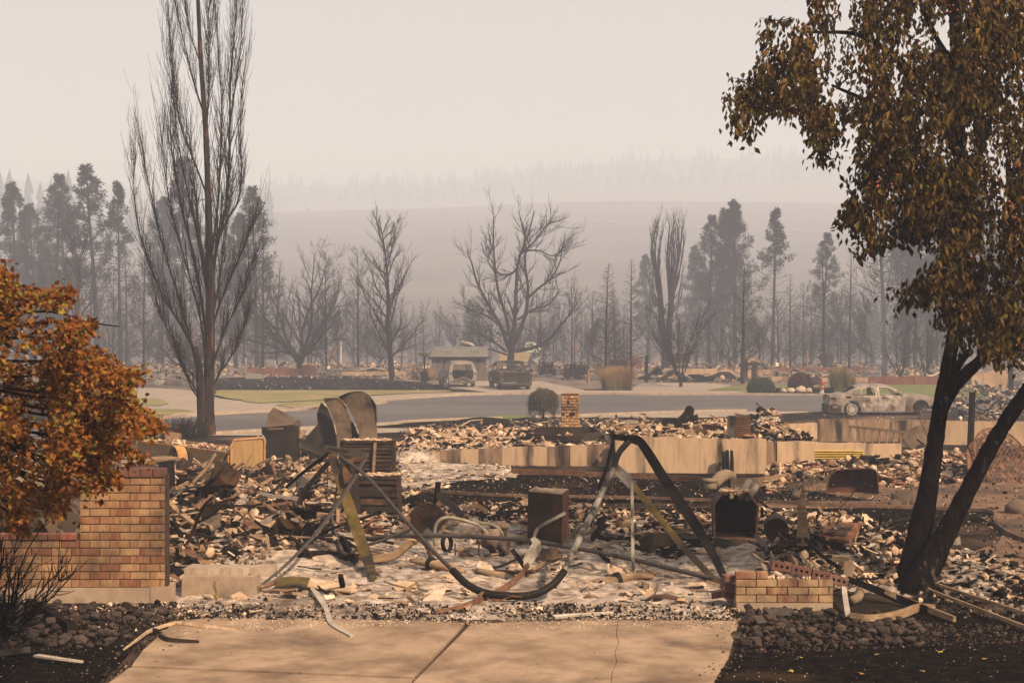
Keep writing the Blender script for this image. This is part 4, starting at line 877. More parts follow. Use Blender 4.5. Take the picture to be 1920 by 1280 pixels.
scatter("rubble", "sooty crumbs between the brick wall and the driveway", "rubble", [(20, 1098), (300, 1128), (480, 1140), (640, 1186), (430, 1190), (250, 1195), (60, 1150)], 6000, (.010, .10), dict(flake=.55, chunk=.4, stick=.05), dict(char=.34, ash=.28, plaster=.2, greydeb=.1, tan=.08), clump=.2, cscale=1.4, seed=12)
DH = lambda x, y: gz(y) + .04
scatter("ash_strip", "crumbly white ash line across the head of the driveway", "ash", [(430, 1166), (700, 1170), (1000, 1168), (1392, 1166), (1372, 1196), (1200, 1184), (1000, 1188), (800, 1180), (640, 1186), (420, 1192), (330, 1200)], 13000, (.006, .034), dict(flake=.5, chunk=.5), dict(ash=.6, plaster=.28, char=.12), height=DH, clump=.15, cscale=2.2, seed=13)
scatter("charcoal_crumbs", "black charcoal crumbs swept along the garage door line", "charcoal", [(340, 1138), (1390, 1140), (1392, 1168), (900, 1172), (350, 1170)], 9000, (.006, .07), dict(flake=.4, chunk=.5, stick=.1), dict(char=.62, greydeb=.12, plaster=.14, ash=.12), height=DH, clump=.3, cscale=1.6, seed=14)
scatter("charcoal_crumbs", "scattered black flecks lying on the driveway slabs", "charcoal", [(300, 1195), (1380, 1190), (1340, 1283), (200, 1283)], 1500, (.003, .03), dict(flake=.6, chunk=.4), dict(char=.8, greydeb=.1, ash=.1), height=DH, pw=4, seed=15)
scatter("charcoal_crumbs", "black sooty crumbs spilling onto the driveway's edges", "charcoal", [(1330, 1170), (1420, 1160), (1400, 1230), (1345, 1290), (1290, 1290), (1350, 1230)], 2600, (.006, .06), dict(flake=.3, chunk=.7), dict(char=.75, greydeb=.1, stone=.15), height=lambda x, y: gz(y) + .03, clump=.2, cscale=2, seed=27)
scatter("charcoal_crumbs", "sooty soil crumbs spilling over the driveway's corner by the stones", "charcoal", [(230, 1160), (420, 1172), (350, 1215), (300, 1235), (250, 1262), (205, 1290), (170, 1290), (210, 1250)], 2600, (.006, .06), dict(flake=.3, chunk=.7), dict(char=.75, greydeb=.1, stone=.15), height=lambda x, y: gz(y) + .03, clump=.2, cscale=2, seed=28)
LH = lambda x, y: gz(y) + .012
scatter("pale_flecks", "pale flecks sprinkled over the black lawn by the hawthorn", "flecks", [(1385, 1190), (2050, 1160), (2100, 1283), (1350, 1283)], 700, (.006, .03), dict(flake=.8, chunk=.2), dict(ash=.4, plaster=.3, tan=.3), height=LH, pw=4, seed=16)
scatter("pale_flecks", "pale flecks sprinkled over the black lawn below the brick wall", "flecks", [(-100, 1150), (260, 1205), (190, 1283), (-120, 1283)], 420, (.006, .04), dict(flake=.8, chunk=.2), dict(ash=.5, plaster=.3, tan=.2), height=LH, pw=4, seed=17)
scatter("pale_flecks", "pale flecks and twigs sprinkled over the blackened yard", "flecks", [(870, 893), (1420, 905), (1850, 960), (1840, 1000), (1700, 1010), (1100, 1000), (760, 955)], 3600, (.012, .08), dict(flake=.55, chunk=.25, stick=.2), dict(plaster=.3, ash=.25, tan=.25, char=.2), height=lambda x, y: gz(y) + .05, pw=4, seed=18)
scatter("pebbles", "brown clods and pebbles on the bare yard around the barrow tray", "pebbles", [(1430, 915), (2000, 890), (2000, 1100), (1870, 1085), (1830, 1000), (1700, 952), (1440, 945)], 2600, (.015, .11), dict(chunk=.8, flake=.2), dict(tan=.5, char=.2, greydeb=.3), height=lambda x, y: gz(y) + .045, pw=4, seed=19)
FH = lambda x, y: gz(y) + .03
FM = dict(plaster=.34, ash=.22, tan=.2, char=.14, greydeb=.06, brickdeb=.04)
scatter("rubble", "white and tan rubble of the far lots beyond the burnt lawn and shed", "rubble", [(-150, 684), (880, 684), (1000, 690), (1000, 712), (840, 705), (640, 703), (470, 700), (300, 722), (-150, 732)], 18000, (.06, .7), dict(flake=.5, chunk=.25, stick=.15, sheet=.1), FM, height=FH, lift=.5, tilt=.5, clump=.35, cscale=.13, seed=20)
scatter("rubble", "white and tan rubble of the far lots beyond the green lawn", "rubble", [(1000, 684), (2100, 684), (2100, 722), (1640, 722), (1560, 722), (1400, 721), (1190, 719), (1060, 716), (1000, 708)], 20000, (.06, .7), dict(flake=.5, chunk=.25, stick=.15, sheet=.1), FM, height=FH, lift=.5, tilt=.5, clump=.3, cscale=.13, seed=21)
scatter("rubble", "pale crumbs along the edge of the blackened lawn before the low red wall", "rubble", [(440, 702), (840, 704), (860, 716), (700, 712), (440, 708)], 2200, (.06, .4), FK, FM, height=FH, seed=22)
scatter("rubble", "burnt rubble beyond the stem wall at the hawthorn's side", "rubble", [(1780, 728), (2150, 728), (2150, 790), (1790, 790)], 6000, (.04, .5), dict(flake=.4, chunk=.25, stick=.25, sheet=.1), dict(char=.36, plaster=.22, tan=.2, greydeb=.12, ash=.1), height=FH, lift=.6, tilt=.6, seed=23)
scatter("rubble", "charred boards and ash in front of the chimney's garden", "rubble", [(745, 812), (850, 795), (985, 788), (1240, 786), (1240, 800), (960, 812), (760, 824)], 1800, (.04, .35), dict(flake=.35, chunk=.2, stick=.4, sheet=.05), dict(char=.42, plaster=.24, ash=.14, tan=.14, greydeb=.06), height=FH, lift=.4, clump=.2, cscale=.4, seed=24)
scatter("pale_flecks", "pale flecks sprinkled over the blackened lawn by the low red wall", "flecks", [(400, 712), (830, 716), (850, 733), (420, 733)], 420, (.04, .2), dict(flake=1), dict(ash=.6, plaster=.4), height=lambda x, y: gz(y) + .06, pw=4, seed=25)
scatter("pale_flecks", "flecks of ash on the dark ground around the burnt sedan", "flecks", [(1540, 772), (1850, 760), (1850, 790), (1540, 788)], 900, (.02, .12), dict(flake=.7, chunk=.3), dict(ash=.4, plaster=.3, char=.3), height=FH, pw=3, seed=26)
def limb(T, pts, d, wpx, dd=0.0, n=6, k=5, rough=0.0, seed=0):
    """a limb through photo points at distance d, its width given in photo pixels at both ends; dd = how far it swings in depth"""
    q = bez([(p[0], p[1], 0) for p in pts], k); m = len(q); o = []
    for i, v in enumerate(q):
        t = i / (m - 1); o.append(np.array(P(v.x, v.y, d + dd * t + .25 * math.sin(5 * t + dd))))
    o = np.array(o); w_ = np.interp(np.linspace(0, 1, m), np.linspace(0, 1, len(wpx)), wpx) / F * d / 2
    if rough: w_ = w_ * np.array([1 + rough * mnoise.noise(Vector((i * .6, seed, 0))) for i in range(m)])
    T.add(o, w_, n); return o, w_
def twigs_up(TB, line, rad, n, L, rg, t0=.15, an=(.12, .42), wig=.06, pull=1.1, sub=2, rmin=.005):
    k = len(line)
    for i in range(n):
        t = t0 + (1 - t0) * rg.uniform(0, 1); x = t * (k - 1); j = min(int(x), k - 2); p = line[j] + (line[j + 1] - line[j]) * (x - j)
        dv = line[j + 1] - line[j]; l = L * rg.uniform(.35, 1.1)
        ln, _ = wander(p, side_dir(dv, rg.uniform(*an), rg), l, 6, wig, (0, 0, pull), rg); r = max(rmin * 1.8, rad[j] * .38)
        TB.add(ln, np.linspace(r, rmin, 7), 3)
        for s_ in range(sub):
            q = rg.uniform(.2, .9) * 6; jj = min(int(q), 5); l2, _ = wander(ln[jj], side_dir(ln[jj + 1] - ln[jj], rg.uniform(.2, .6), rg), l * rg.uniform(.25, .6), 4, wig, (0, 0, pull), rg)
            TB.add(l2, np.linspace(max(rmin, r * .5), rmin * .8, 5), 3)
pd_ = dep(817); rg = np.random.default_rng(41)
pop = thing("poplar_tree", "tall scorched poplar with bare upswept limbs rising out of the picture", "tree", G(390, 817))
TT = Tubes()
limb(TT, [(391, 826), (390, 800), (390, 760), (392, 700), (394, 600), (393, 500), (391, 400), (386, 250), (377, 120), (371, 0), (366, -90)], pd_, [31, 27, 22, 19, 17, 14, 11, 9, 7, 5], 0, 10, 6, .12)
limb(TT, [(378, 815), (377, 760), (374, 700), (366, 650)], pd_ - .15, [17, 16, 14, 10], -.2, 8, 5, .1, 3)
link("trunk", (lambda me: (me.materials.__setitem__(0, M['poplar']), me)[1])(TT.mesh("trunk", M['poplar'])), pop)
bpy_tr = pop.children[0]
LI = [([(375, 720), (360, 650), (330, 595), (300, 545), (276, 480), (258, 420), (251, 350), (255, 290)], 9, -.8, 30, 2.2), ([(372, 690), (358, 640), (335, 560), (305, 460), (286, 380), (272, 310), (264, 260)], 8, .6, 34, 2.2), ([(388, 700), (376, 600), (350, 500), (325, 410), (310, 330), (303, 255)], 8, -.4, 30, 2.4), ([(389, 655), (372, 525), (346, 410), (330, 335), (320, 255), (322, 150)], 9, .9, 30, 2.6),
      ([(391, 570), (371, 445), (350, 352), (334, 262), (325, 175), (318, 100)], 7, -.6, 26, 2.2), ([(390, 372), (363, 300), (341, 245), (330, 180), (320, 90), (316, 10)], 6, .5, 24, 2.2), ([(384, 218), (366, 165), (350, 100), (336, 45), (326, -10)], 6, -.3, 20, 2.0), ([(380, 130), (362, 80), (350, 30), (345, -30)], 4, .3, 16, 1.6), ([(388, 230), (392, 140), (390, 60), (394, -20)], 5, .4, 22, 2.0),
      ([(395, 560), (404, 475), (424, 385), (430, 285), (432, 155), (440, 60), (446, -40)], 12, .5, 40, 2.6), ([(397, 475), (408, 385), (413, 300), (416, 200), (409, 100), (407, 0)], 8, -.5, 30, 2.4), ([(408, 452), (426, 412), (446, 378), (453, 322), (450, 262), (453, 180), (462, 100)], 7, .4, 26, 2.0), ([(429, 250), (440, 170), (450, 100), (455, 20), (452, -30)], 5, -.3, 18, 1.8),
      ([(395, 625), (411, 572), (432, 520), (450, 478), (464, 440), (478, 412)], 7, .7, 30, 1.8), ([(396, 690), (420, 622), (446, 570), (461, 530), (478, 482)], 6, -.7, 34, 1.8), ([(394, 735), (412, 700), (438, 660), (456, 615), (462, 590)], 5, .5, 30, 1.4), ([(376, 745), (350, 700), (325, 640), (300, 590), (290, 540)], 5, .9, 26, 1.8), ([(392, 640), (385, 520), (372, 420), (362, 330), (356, 260)], 7, -1.0, 28, 2.4), ([(396, 610), (412, 520), (420, 440), (436, 360)], 6, 1.0, 26, 2.0), ([(380, 760), (362, 730), (345, 690), (328, 655)], 3, -.5, 20, 1.2)]
TB = Tubes()
for pts, wp, dd, nt_, L in LI:
    ln, rad = limb(TB, pts, pd_, [wp * .68, wp * .45, wp * .26, 1.1], dd, 5, 4); twigs_up(TB, ln, rad, int(nt_ * 2.5), L * .8, rg, rmin=.004)
twigs_up(TB, np.array([np.array(P(391, y, pd_)) for y in range(780, -60, -40)]), np.full(21, .03), 60, 1.6, rg)
link("branches", TB.mesh("branches", M['twig'], smooth=False), pop)
def settle(o):
    """children were built in place coordinates: make them relative to the thing's foot"""
    inv = mw(o).inverted()
    for c in o.children:
        if c.type == 'MESH' and not c.data.get("rel"): c.data.transform(inv); c.data["rel"] = 1
settle(pop)
d_ = 116; rg = np.random.default_rng(52)
o = thing("bare_tree", "great forked bare tree spreading over the burnt pickup truck", "tree", (P(957, 0, d_).x, d_, gz(d_)))
TT, TB = Tubes(), Tubes(); limb(TT, [(957, 706), (957, 678), (959, 655), (962, 630)], d_, [15, 13, 13, 15], 0, 8)
LI = [([(960, 650), (965, 600), (968, 540), (972, 490), (990, 440), (1002, 395)], 10, .3), ([(964, 645), (985, 590), (990, 540), (985, 500), (985, 450), (978, 415)], 9, -.6), ([(955, 655), (938, 610), (915, 570), (895, 530), (885, 495), (880, 480)], 9, .8), ([(958, 640), (948, 590), (935, 550), (928, 500), (925, 445), (926, 405)], 8, -.8), ([(972, 500), (955, 515), (930, 510), (915, 490), (918, 470)], 5, .5), ([(966, 658), (1005, 650), (1030, 635), (1050, 610), (1068, 590), (1085, 565)], 9, .6), ([(950, 660), (925, 640), (900, 625), (872, 610)], 5, -.6), ([(950, 665), (920, 655), (890, 650), (865, 652)], 4, .6), ([(988, 560), (1010, 540), (1035, 520), (1050, 490), (1056, 455)], 6, .9), ([(972, 480), (1000, 455), (1020, 430), (1035, 415)], 5, -.4), ([(970, 600), (1000, 580), (1030, 570), (1048, 545)], 5, -1), ([(955, 630), (925, 600), (895, 585), (870, 575)], 5, -.3), ([(985, 470), (1010, 470), (1040, 480), (1060, 460)], 4, .4)]
for pts, wp, dd in LI:
    ln, rad = limb(TB, pts, d_, [wp, wp * .7, wp * .45, 2], dd, 5, 4); twigs_up(TB, ln, rad, 24, 2.4, rg, .15, (.4, .95), .12, .45, 5, .012)
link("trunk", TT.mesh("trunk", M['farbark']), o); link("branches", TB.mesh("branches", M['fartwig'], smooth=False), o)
PL = np.concatenate([rg.normal(np.array(P(px, py, d_)), (.45, .5, .35), (70, 3)) for px, py in [(925, 612), (945, 620), (985, 640), (1010, 665), (920, 635), (1000, 648), (975, 612)]])
lv = leaves_np(PL, rg.normal(0, 1, PL.shape), .2, rg, .6); link("dead_leaves", mesh_np("dead_leaves", *lv, M['blackleaf']), o); settle(o)
d_ = dep(693)
o = thing("poplar_tree", "twin columnar bare poplar with two tight upswept crowns", "tree", G(1246, 693))
TT, TB = Tubes(), Tubes(); limb(TT, [(1245, 695), (1246, 670), (1243, 620), (1240, 570), (1236, 520)], d_, [14, 11, 9, 7], 0, 7); limb(TT, [(1249, 695), (1252, 660), (1255, 600), (1259, 540), (1262, 500)], d_, [13, 11, 9, 7], 0, 7)
for (x0, y0, xs_) in [(1238, 590, [(1221, 470, 1232, 412), (1226, 480, 1236, 414), (1232, 490, 1241, 418), (1224, 450, 1228, 430), (1236, 480, 1243, 425)]), (1257, 590, [(1252, 480, 1256, 420), (1258, 470, 1263, 412), (1266, 475, 1270, 416), (1274, 480, 1277, 425), (1280, 490, 1281, 440), (1261, 460, 1266, 408), (1271, 470, 1274, 430)])]:
    for i, (mx_, my, tx, ty) in enumerate(xs_ * 2):
        ln, rad = limb(TB, [(x0, y0 + rr(-40, 60)), ((x0 + mx_) / 2 + rr(-3, 3), 530), (mx_ + rr(-3, 3), my), (tx + rr(-3, 3), ty + rr(-6, 14))], d_, [4, 3, 2, 1], rr(-.8, .8), 4, 4); twigs_up(TB, ln, rad, 12, 1.8, rg, .3, (.15, .4), .05, 1, 1, .010)
for i in range(16): y0 = rr(560, 680); s_ = R.choice((-1, 1)); ln, rad = limb(TB, [(1248, y0), (1248 + s_ * rr(15, 25), y0 - 25), (1248 + s_ * rr(25, 40), y0 - rr(55, 80))], d_, [3, 2, 1], rr(-1, 1), 3, 3); twigs_up(TB, ln, rad, 6, 1.2, rg, .2, (.3, .7), .08, .6, 1, .010)
link("trunk", TT.mesh("trunk", M['farbark']), o); link("branches", TB.mesh("branches", M['fartwig'], smooth=False), o); settle(o)
o = PROTO['oval'][0]
d_ = dep(727); rg = np.random.default_rng(61)
o = thing("small_tree", "small burnt tree with shrivelled brown leaves behind the poplar trunk", "tree", G(372, 726))
TT, TB = Tubes(), Tubes(); PL = []; limb(TT, [(374, 728), (370, 712), (360, 700), (345, 690)], d_, [9, 8, 7, 6], 0, 7)
for i in range(16):
    a = rr(-1.2, 1.3); l = rr(45, 95); sx, sy = 352 + rr(-8, 18), 695 + rr(-8, 8); ex, ey = sx + math.sin(a) * l * 1.0, sy - math.cos(a) * l
    ln, rad = limb(TB, [(sx, sy), ((sx + ex) / 2 + rr(-8, 8), (sy + ey) / 2 + 6), (ex, ey)], d_, [4, 3, 1.5], rr(-1, 1), 4, 4); twigs_up(TB, ln, rad, 14, .9, rg, .2, (.4, 1), .12, .3, 2, .008)
    for q in ln[4:]: PL.append(q + rg.normal(0, .28, (26, 3)))
PL = np.concatenate(PL); lv = leaves_np(PL, rg.normal(0, 1, PL.shape), .12, rg, .55)
link("trunk", TT.mesh("trunk", M['farbark']), o); link("branches", TB.mesh("branches", M['fartwig'], smooth=False), o); link("crown", mesh_np("crown", *lv, M['deadleaf']), o); settle(o)

def leaf_mesh(kind, seed):
    rg = np.random.default_rng(seed)
    if kind == 'haw':                                   # drooping folded oval
        n = 5; V = []; Fc = []
        for i in range(n):
            t = i / (n - 1); w_ = math.sin(math.pi * min(1, t * .92 + .05)) * .24; z = -.25 * t * t + rg.normal(0, .02)
            V += [(t, -w_, z + w_ * .5), (t, 0, z), (t, w_, z + w_ * .5)]
        for i in range(n - 1):
            for j in range(2): a = i * 3 + j; Fc.append((a, a + 1, a + 4, a + 3))
    else:                                               # lobed maple leaf
        V = [(.32, 0, 0)]; m = 10
        for i in range(m):
            a = 2 * math.pi * i / m; r = (.62 if i % 2 == 0 else .33) * rg.uniform(.85, 1.15) * (.55 if i == 5 else 1); V.append((.32 + r * math.cos(a), r * math.sin(a), rg.normal(0, .06) - .12 * r))
        Fc = [(0, 1 + i, 1 + (i + 1) % m) for i in range(m)]
    me = bpy.data.meshes.new("leaf"); me.from_pydata(V, [], Fc); return me
def hang_leaves(root, pts, dirs, size, kind, mats_, rg, n=300):
    """the n leaves nearest the eye, each one its own part"""
    ms = []
    for s_ in range(5):
        me = leaf_mesh(kind, s_); me.materials.append(M[mats_]); ms.append(me)
    order = np.argsort(pts[:, 1])[:int(len(pts) * .35)]; pick = rg.choice(order, n, replace=False); inv = mw(root).inverted()
    for k in pick:
        o = bpy.data.objects.new("leaf", ms[int(rg.integers(5))]); COL.objects.link(o); o.parent = root
        d = Vector(dirs[k]).normalized(); q = d.to_track_quat('X', 'Z').to_matrix() @ Matrix.Rotation(rg.uniform(0, 6.28), 3, 'X')
        o.matrix_local = Matrix.LocRotScale(inv @ Vector(pts[k]), q.to_quaternion(), (size * rg.uniform(.8, 1.35),) * 3)
    keep = np.ones(len(pts), bool); keep[pick] = False; return keep

hd = dep(1108); rg = np.random.default_rng(71)
haw = thing("hawthorn_tree", "hawthorn with two charred trunks, drooping brown leaves and red berries", "tree", G(1712, 1108))
TT, TB = Tubes(), Tubes()
limb(TT, [(1703, 1125), (1704, 1098), (1722, 1010), (1740, 920), (1752, 840), (1764, 760), (1775, 700), (1788, 630), (1800, 560), (1806, 470), (1804, 380), (1800, 250), (1792, 120), (1785, -40)], hd, [78, 52, 38, 31, 28, 26, 25, 22, 19, 16], .2, 16, 8, .16, 1)
limb(TT, [(1716, 1130), (1729, 1085), (1776, 995), (1822, 905), (1868, 820), (1910, 755), (1965, 680), (2050, 570)], hd - .1, [84, 56, 38, 31, 29, 27, 24, 21], -.4, 16, 8, .16, 2)
limb(TT, [(1758, 800), (1782, 740), (1812, 700), (1842, 672), (1868, 640), (1890, 560), (1896, 440), (1890, 300)], hd - .05, [15, 21, 24, 22, 20, 16, 13, 10], .3, 14, 7, .16, 3)
limb(TT, [(1762, 790), (1776, 735), (1800, 680), (1822, 655)], hd - .12, [12, 15, 14, 11], -.1, 10, 6, .2, 4)
for pts, a in [([(1802, 420), (1740, 300), (1660, 210), (1560, 160)], [24, 16, 10, 5]), ([(1800, 300), (1720, 150), (1620, 70), (1520, 60)], [20, 14, 9, 4]), ([(1806, 500), (1740, 430), (1680, 380), (1620, 400)], [15, 10, 7, 3]), ([(1795, 200), (1850, 60), (1900, -40)], [14, 10, 5]), ([(1890, 420), (1930, 300), (1960, 180)], [16, 12, 8]), ([(1800, 350), (1850, 250), (1880, 120)], [14, 10, 6]), ([(1800, 150), (1740, 40), (1700, -60)], [14, 9, 5]), ([(1806, 560), (1760, 540), (1710, 555)], [9, 6, 3])]:
    limb(TT, pts, hd, a, rr(-1.2, .8), 8, 6, .15, a[0])
link("trunk", TT.mesh("trunk", M['bark']), haw)
CROWN = [(1500, -60), (1430, 40), (1430, 90), (1400, 150), (1362, 185), (1382, 262), (1440, 205), (1462, 222), (1500, 215), (1512, 240), (1534, 305), (1565, 250), (1590, 235), (1604, 300), (1612, 345), (1578, 385), (1582, 418), (1600, 430), (1640, 425), (1612, 465), (1660, 455), (1705, 420), (1722, 440), (1760, 400), (1768, 470), (1738, 500), (1745, 525), (1684, 548), (1700, 562), (1782, 550), (1790, 590), (1795, 625), (1850, 660), (1880, 670), (1920, 640), (2150, 660), (2200, -60)]
PTS, DIR = [], []; BER = []; tries = 0; n_tw = 0
while n_tw < 1250 and tries < 60000:
    tries += 1; px, py = rg.uniform(1350, 2100), rg.uniform(-60, 680)
    if px > 1960 and rg.uniform() < .6: continue
    d = hd + rg.normal(-.4, 1.15)
    if not pin(CROWN, px, py): continue
    if mnoise.noise(Vector((px * .011, py * .011, d * .35))) < (-.02 if px < 1720 else -.15): continue
    dn = rg.uniform(25, 75); k = 7; x1 = px + rg.normal(-6, 16); ok = pin(CROWN, x1, min(py + dn, 675) if py > 600 else py + dn * .9)
    if not ok: dn *= .4
    
    if not pin(CROWN, x1, py + dn * .85) or not pin(CROWN, (px + x1) / 2, py + dn * .55): continue
    ln = np.array([np.array(P(px + (x1 - px) * t + rg.normal(0, 2), py + dn * (t ** 1.3) - 6 * math.sin(3 * t), d + rg.normal(0, .02))) for t in np.linspace(0, 1, k)])
    TB.add(ln, np.linspace(.006, .003, k), 3); n_tw += 1
    for j in range(1, k):
        m = int(rg.integers(2, 5)); PTS.append(ln[j] + rg.normal(0, .035, (m, 3))); v = rg.normal(0, .45, (m, 3)); v[:, 2] -= .9; DIR.append(v)
    if rg.uniform() < .14:
        c = ln[rg.integers(1, k)]
        for _ in range(int(rg.integers(2, 5))): BER.append(c + rg.normal(0, .03, 3))
for px, py, dx in [(1425, 38, 60), (1372, 150, 60), (1365, 190, 70), (1530, 300, 40), (1440, 40, 50)]:
    ln = np.array([np.array(P(px + dx * t, py + 18 * (t - .5) ** 2 * -1, hd - .3)) for t in np.linspace(0, 1, 5)]); TB.add(ln, np.linspace(.003, .006, 5), 3)
    PTS.append(ln.repeat(2, 0) + rg.normal(0, .02, (10, 3))); v = rg.normal(0, .3, (10, 3)); v[:, 2] -= 1; DIR.append(v)
def sprays(TB, PTS, DIR, lines, d, n, sp, rg, down, r0=.008):
    for ln_ in lines:
        q = bez([(a, b, 0) for a, b in ln_], 6); dd = d + rg.normal(0, .3); ln = np.array([np.array(P(v.x, v.y, dd)) for v in q]); TB.add(ln, np.linspace(r0, .003, len(ln)), 4)
        for v in ln:
            PTS.append(v + rg.normal(0, 1, (n, 3)) * [sp, sp, sp * .8] - [0, 0, sp * .5]); e = rg.normal(0, .5, (n, 3)); e[:, 2] -= down; DIR.append(e)
sprays(TB, PTS, DIR, [[(1800, 330), (1710, 372), (1640, 392), (1588, 412)], [(1780, 385), (1700, 415), (1655, 440), (1618, 462)], [(1800, 400), (1740, 430), (1705, 425)], [(1810, 480), (1745, 512), (1692, 552)], [(1810, 500), (1760, 535), (1720, 552)], [(1830, 540), (1785, 565), (1775, 590)], [(1840, 560), (1810, 600), (1800, 628)], [(1860, 570), (1850, 620), (1862, 655)], [(1900, 560), (1885, 620), (1882, 665)], [(1930, 560), (1915, 610), (1905, 645)], [(1700, 230), (1640, 290), (1608, 335)], [(1640, 170), (1580, 220), (1545, 290)], [(1560, 130), (1460, 170), (1388, 245)], [(1500, 110), (1420, 140), (1372, 185)], [(1860, 480), (1830, 520), (1800, 560)], [(1880, 500), (1870, 560), (1840, 600)], [(1900, 450), (1900, 520), (1890, 570)]] * 2, hd - .5, 9, .085, rg, .9)
PTS, DIR = np.concatenate(PTS), np.concatenate(DIR)
link("branches", TB.mesh("branches", M['bark'], smooth=False), haw)
lv = None; keep = hang_leaves(haw, PTS, DIR, .085, 'haw', 'hawleaf', rg)
V, Tn = leaves_np(PTS[keep], DIR[keep], .085, rg, .5, .35, .5); cr = link("crown", mesh_np("crown", V, Tn, M['hawleaf']), haw); cr["kind"] = "stuff"
mb = MB()
for c in BER: mb.v += [tuple(ICV[i] * .023 + c) for i in range(12)]; b0 = len(mb.v) - 12; mb.f += [tuple(int(q) + b0 for q in f) for f in ICF]; mb.mi += [0] * 20
mb2 = mb
br = MB(); br.v, br.f, br.mi = mb2.v, mb2.f, mb2.mi; b_ = br.build("berries", M['berry'], haw, smooth=True); b_["kind"] = "stuff"
for c in haw.children:
    if c.name.split('.')[0] in ("trunk", "branches", "crown"): c.data.transform(mw(haw).inverted())

md = 10.6; rg = np.random.default_rng(81)
mz = gz(md); map_ = thing("maple_tree", "maple full of scorched orange leaves leaning in over the brick wall", "tree", (P(-190, 0, md + .4).x, md + .4, mz))
TT, TB = Tubes(), Tubes()
tb0 = np.array([P(-190, 0, md + .4).x, md + .4, mz - .1]); limb_pts = lambda pts, d: np.array([np.array(P(a, b, d)) for a, b in pts])
TT.add(np.array([tb0, tb0 + [.05, 0, .8], np.array(P(-170, 900, md + .3)), np.array(P(-150, 760, md + .2)), np.array(P(-120, 600, md)), np.array(P(-90, 420, md))]), [.13, .11, .10, .085, .06, .03], 10)
MC = [(-160, 420), (-40, 470), (2, 505), (30, 545), (75, 545), (125, 538), (128, 560), (92, 580), (100, 605), (160, 600), (168, 618), (135, 640), (160, 655), (212, 660), (205, 690), (255, 690), (258, 712), (225, 735), (252, 752), (245, 775), (295, 790), (290, 805), (238, 815), (265, 850), (240, 870), (222, 850), (215, 900), (190, 870), (180, 912), (150, 880), (110, 890), (118, 960), (80, 955), (60, 920), (40, 990), (20, 1000), (-160, 1000)]
for py in np.linspace(560, 950, 26):
    x1 = rg.uniform(60, 280)
    if not pin(MC, x1, py): x1 = rg.uniform(20, 120)
    d1 = md + rg.normal(0, .7); ln = limb_pts([(-150 + rg.uniform(-20, 20), py * .5 + 380), (-60, py * .75 + 170 + rg.uniform(-10, 10)), (x1 * .4, py + rg.uniform(-14, 14)), (x1, py)], md); ln[:, 1] += np.linspace(0, d1 - md, 4)
    ln = np.array([np.array(v) for v in bez([Vector(q) for q in ln], 5)]); TB.add(ln, np.linspace(.022, .004, len(ln)), 4)
PTS, DIR = [], []; n_tw = 0; tries = 0
while n_tw < 900 and tries < 20000:
    tries += 1; px, py = rg.uniform(-120, 300), rg.uniform(450, 1000)
    if px < 0 and rg.uniform() < .55: continue
    d = md + rg.normal(0, .75)
    if not pin(MC, px, py) or mnoise.noise(Vector((px * .012, py * .016, d * .5))) < (-.06 if py < 850 else .12): continue
    k = 5; a = rg.uniform(-.5, .9); l = rg.uniform(18, 46)
    if not pin(MC, px + l * math.cos(a), py + l * math.sin(a) * .6): l *= .35
    ln = np.array([np.array(P(px + l * t * math.cos(a), py + l * t * math.sin(a) * .6, d + rg.normal(0, .01))) for t in np.linspace(0, 1, k)]); TB.add(ln, np.linspace(.004, .002, k), 3); n_tw += 1
    for j in range(k):
        m = int(rg.integers(2, 5)); PTS.append(ln[j] + rg.normal(0, .024, (m, 3))); v = rg.normal(0, .6, (m, 3)); v[:, 0] += .5; v[:, 2] -= .45; DIR.append(v)
sprays(TB, PTS, DIR, [[(20, 580), (70, 560), (122, 545)], [(-20, 560), (10, 530), (5, 508)], [(60, 640), (110, 622), (162, 612)], [(90, 680), (150, 672), (210, 664)], [(130, 730), (200, 712), (256, 694)], [(150, 790), (225, 792), (293, 794)], [(120, 820), (200, 835), (264, 850)], [(90, 840), (170, 872), (212, 898)], [(60, 860), (130, 888), (182, 908)], [(20, 880), (80, 920), (115, 955)], [(0, 900), (30, 950), (38, 985)], [(140, 740), (200, 750), (246, 752)]] * 2, md - .4, 8, .05, rg, .4, .005)
PTS, DIR = np.concatenate(PTS), np.concatenate(DIR)
link("trunk", TT.mesh("trunk", M['bark']), map_); link("branches", TB.mesh("branches", M['bark'], smooth=False), map_)
keep = hang_leaves(map_, PTS, DIR, .044, 'maple', 'mapleleaf', rg)
V, Tn = leaves_np(PTS[keep], DIR[keep], .046, rg, .8, .5, .2); cr = link("crown", mesh_np("crown", V, Tn, M['mapleleaf']), map_); cr["kind"] = "stuff"
for c in map_.children:
    if c.name.split('.')[0] in ("trunk", "branches", "crown"): c.data.transform(mw(map_).inverted())
rg = np.random.default_rng(91); sh = thing("dead_shrub", "leafless charred shrub in front of the low brick wall", "shrub", G(-10, 1190)); sd_ = dep(1190); T = Tubes()
for i in range(34):
    a = rg.uniform(-.5, 1.15); L = rg.uniform(.5, 1.25); ln, _ = wander(np.array(G(-10, 1190)) + rg.normal(0, .06, 3) * [1, 1, 0], (math.sin(a), rg.normal(0, .3), math.cos(a)), L, 6, .13, (0, 0, .35), rg); T.add(ln, np.linspace(.013, .004, 7), 4)
    for k in range(9):
        j = int(rg.integers(1, 6)); l2, _ = wander(ln[j], side_dir(ln[j + 1] - ln[j], rg.uniform(.4, 1), rg), L * rg.uniform(.15, .4), 4, .15, (0, 0, .3), rg); T.add(l2, np.linspace(.006, .0025, 5), 3)
link("stems", T.mesh("stems", M['bark'], smooth=False), sh); settle(sh)
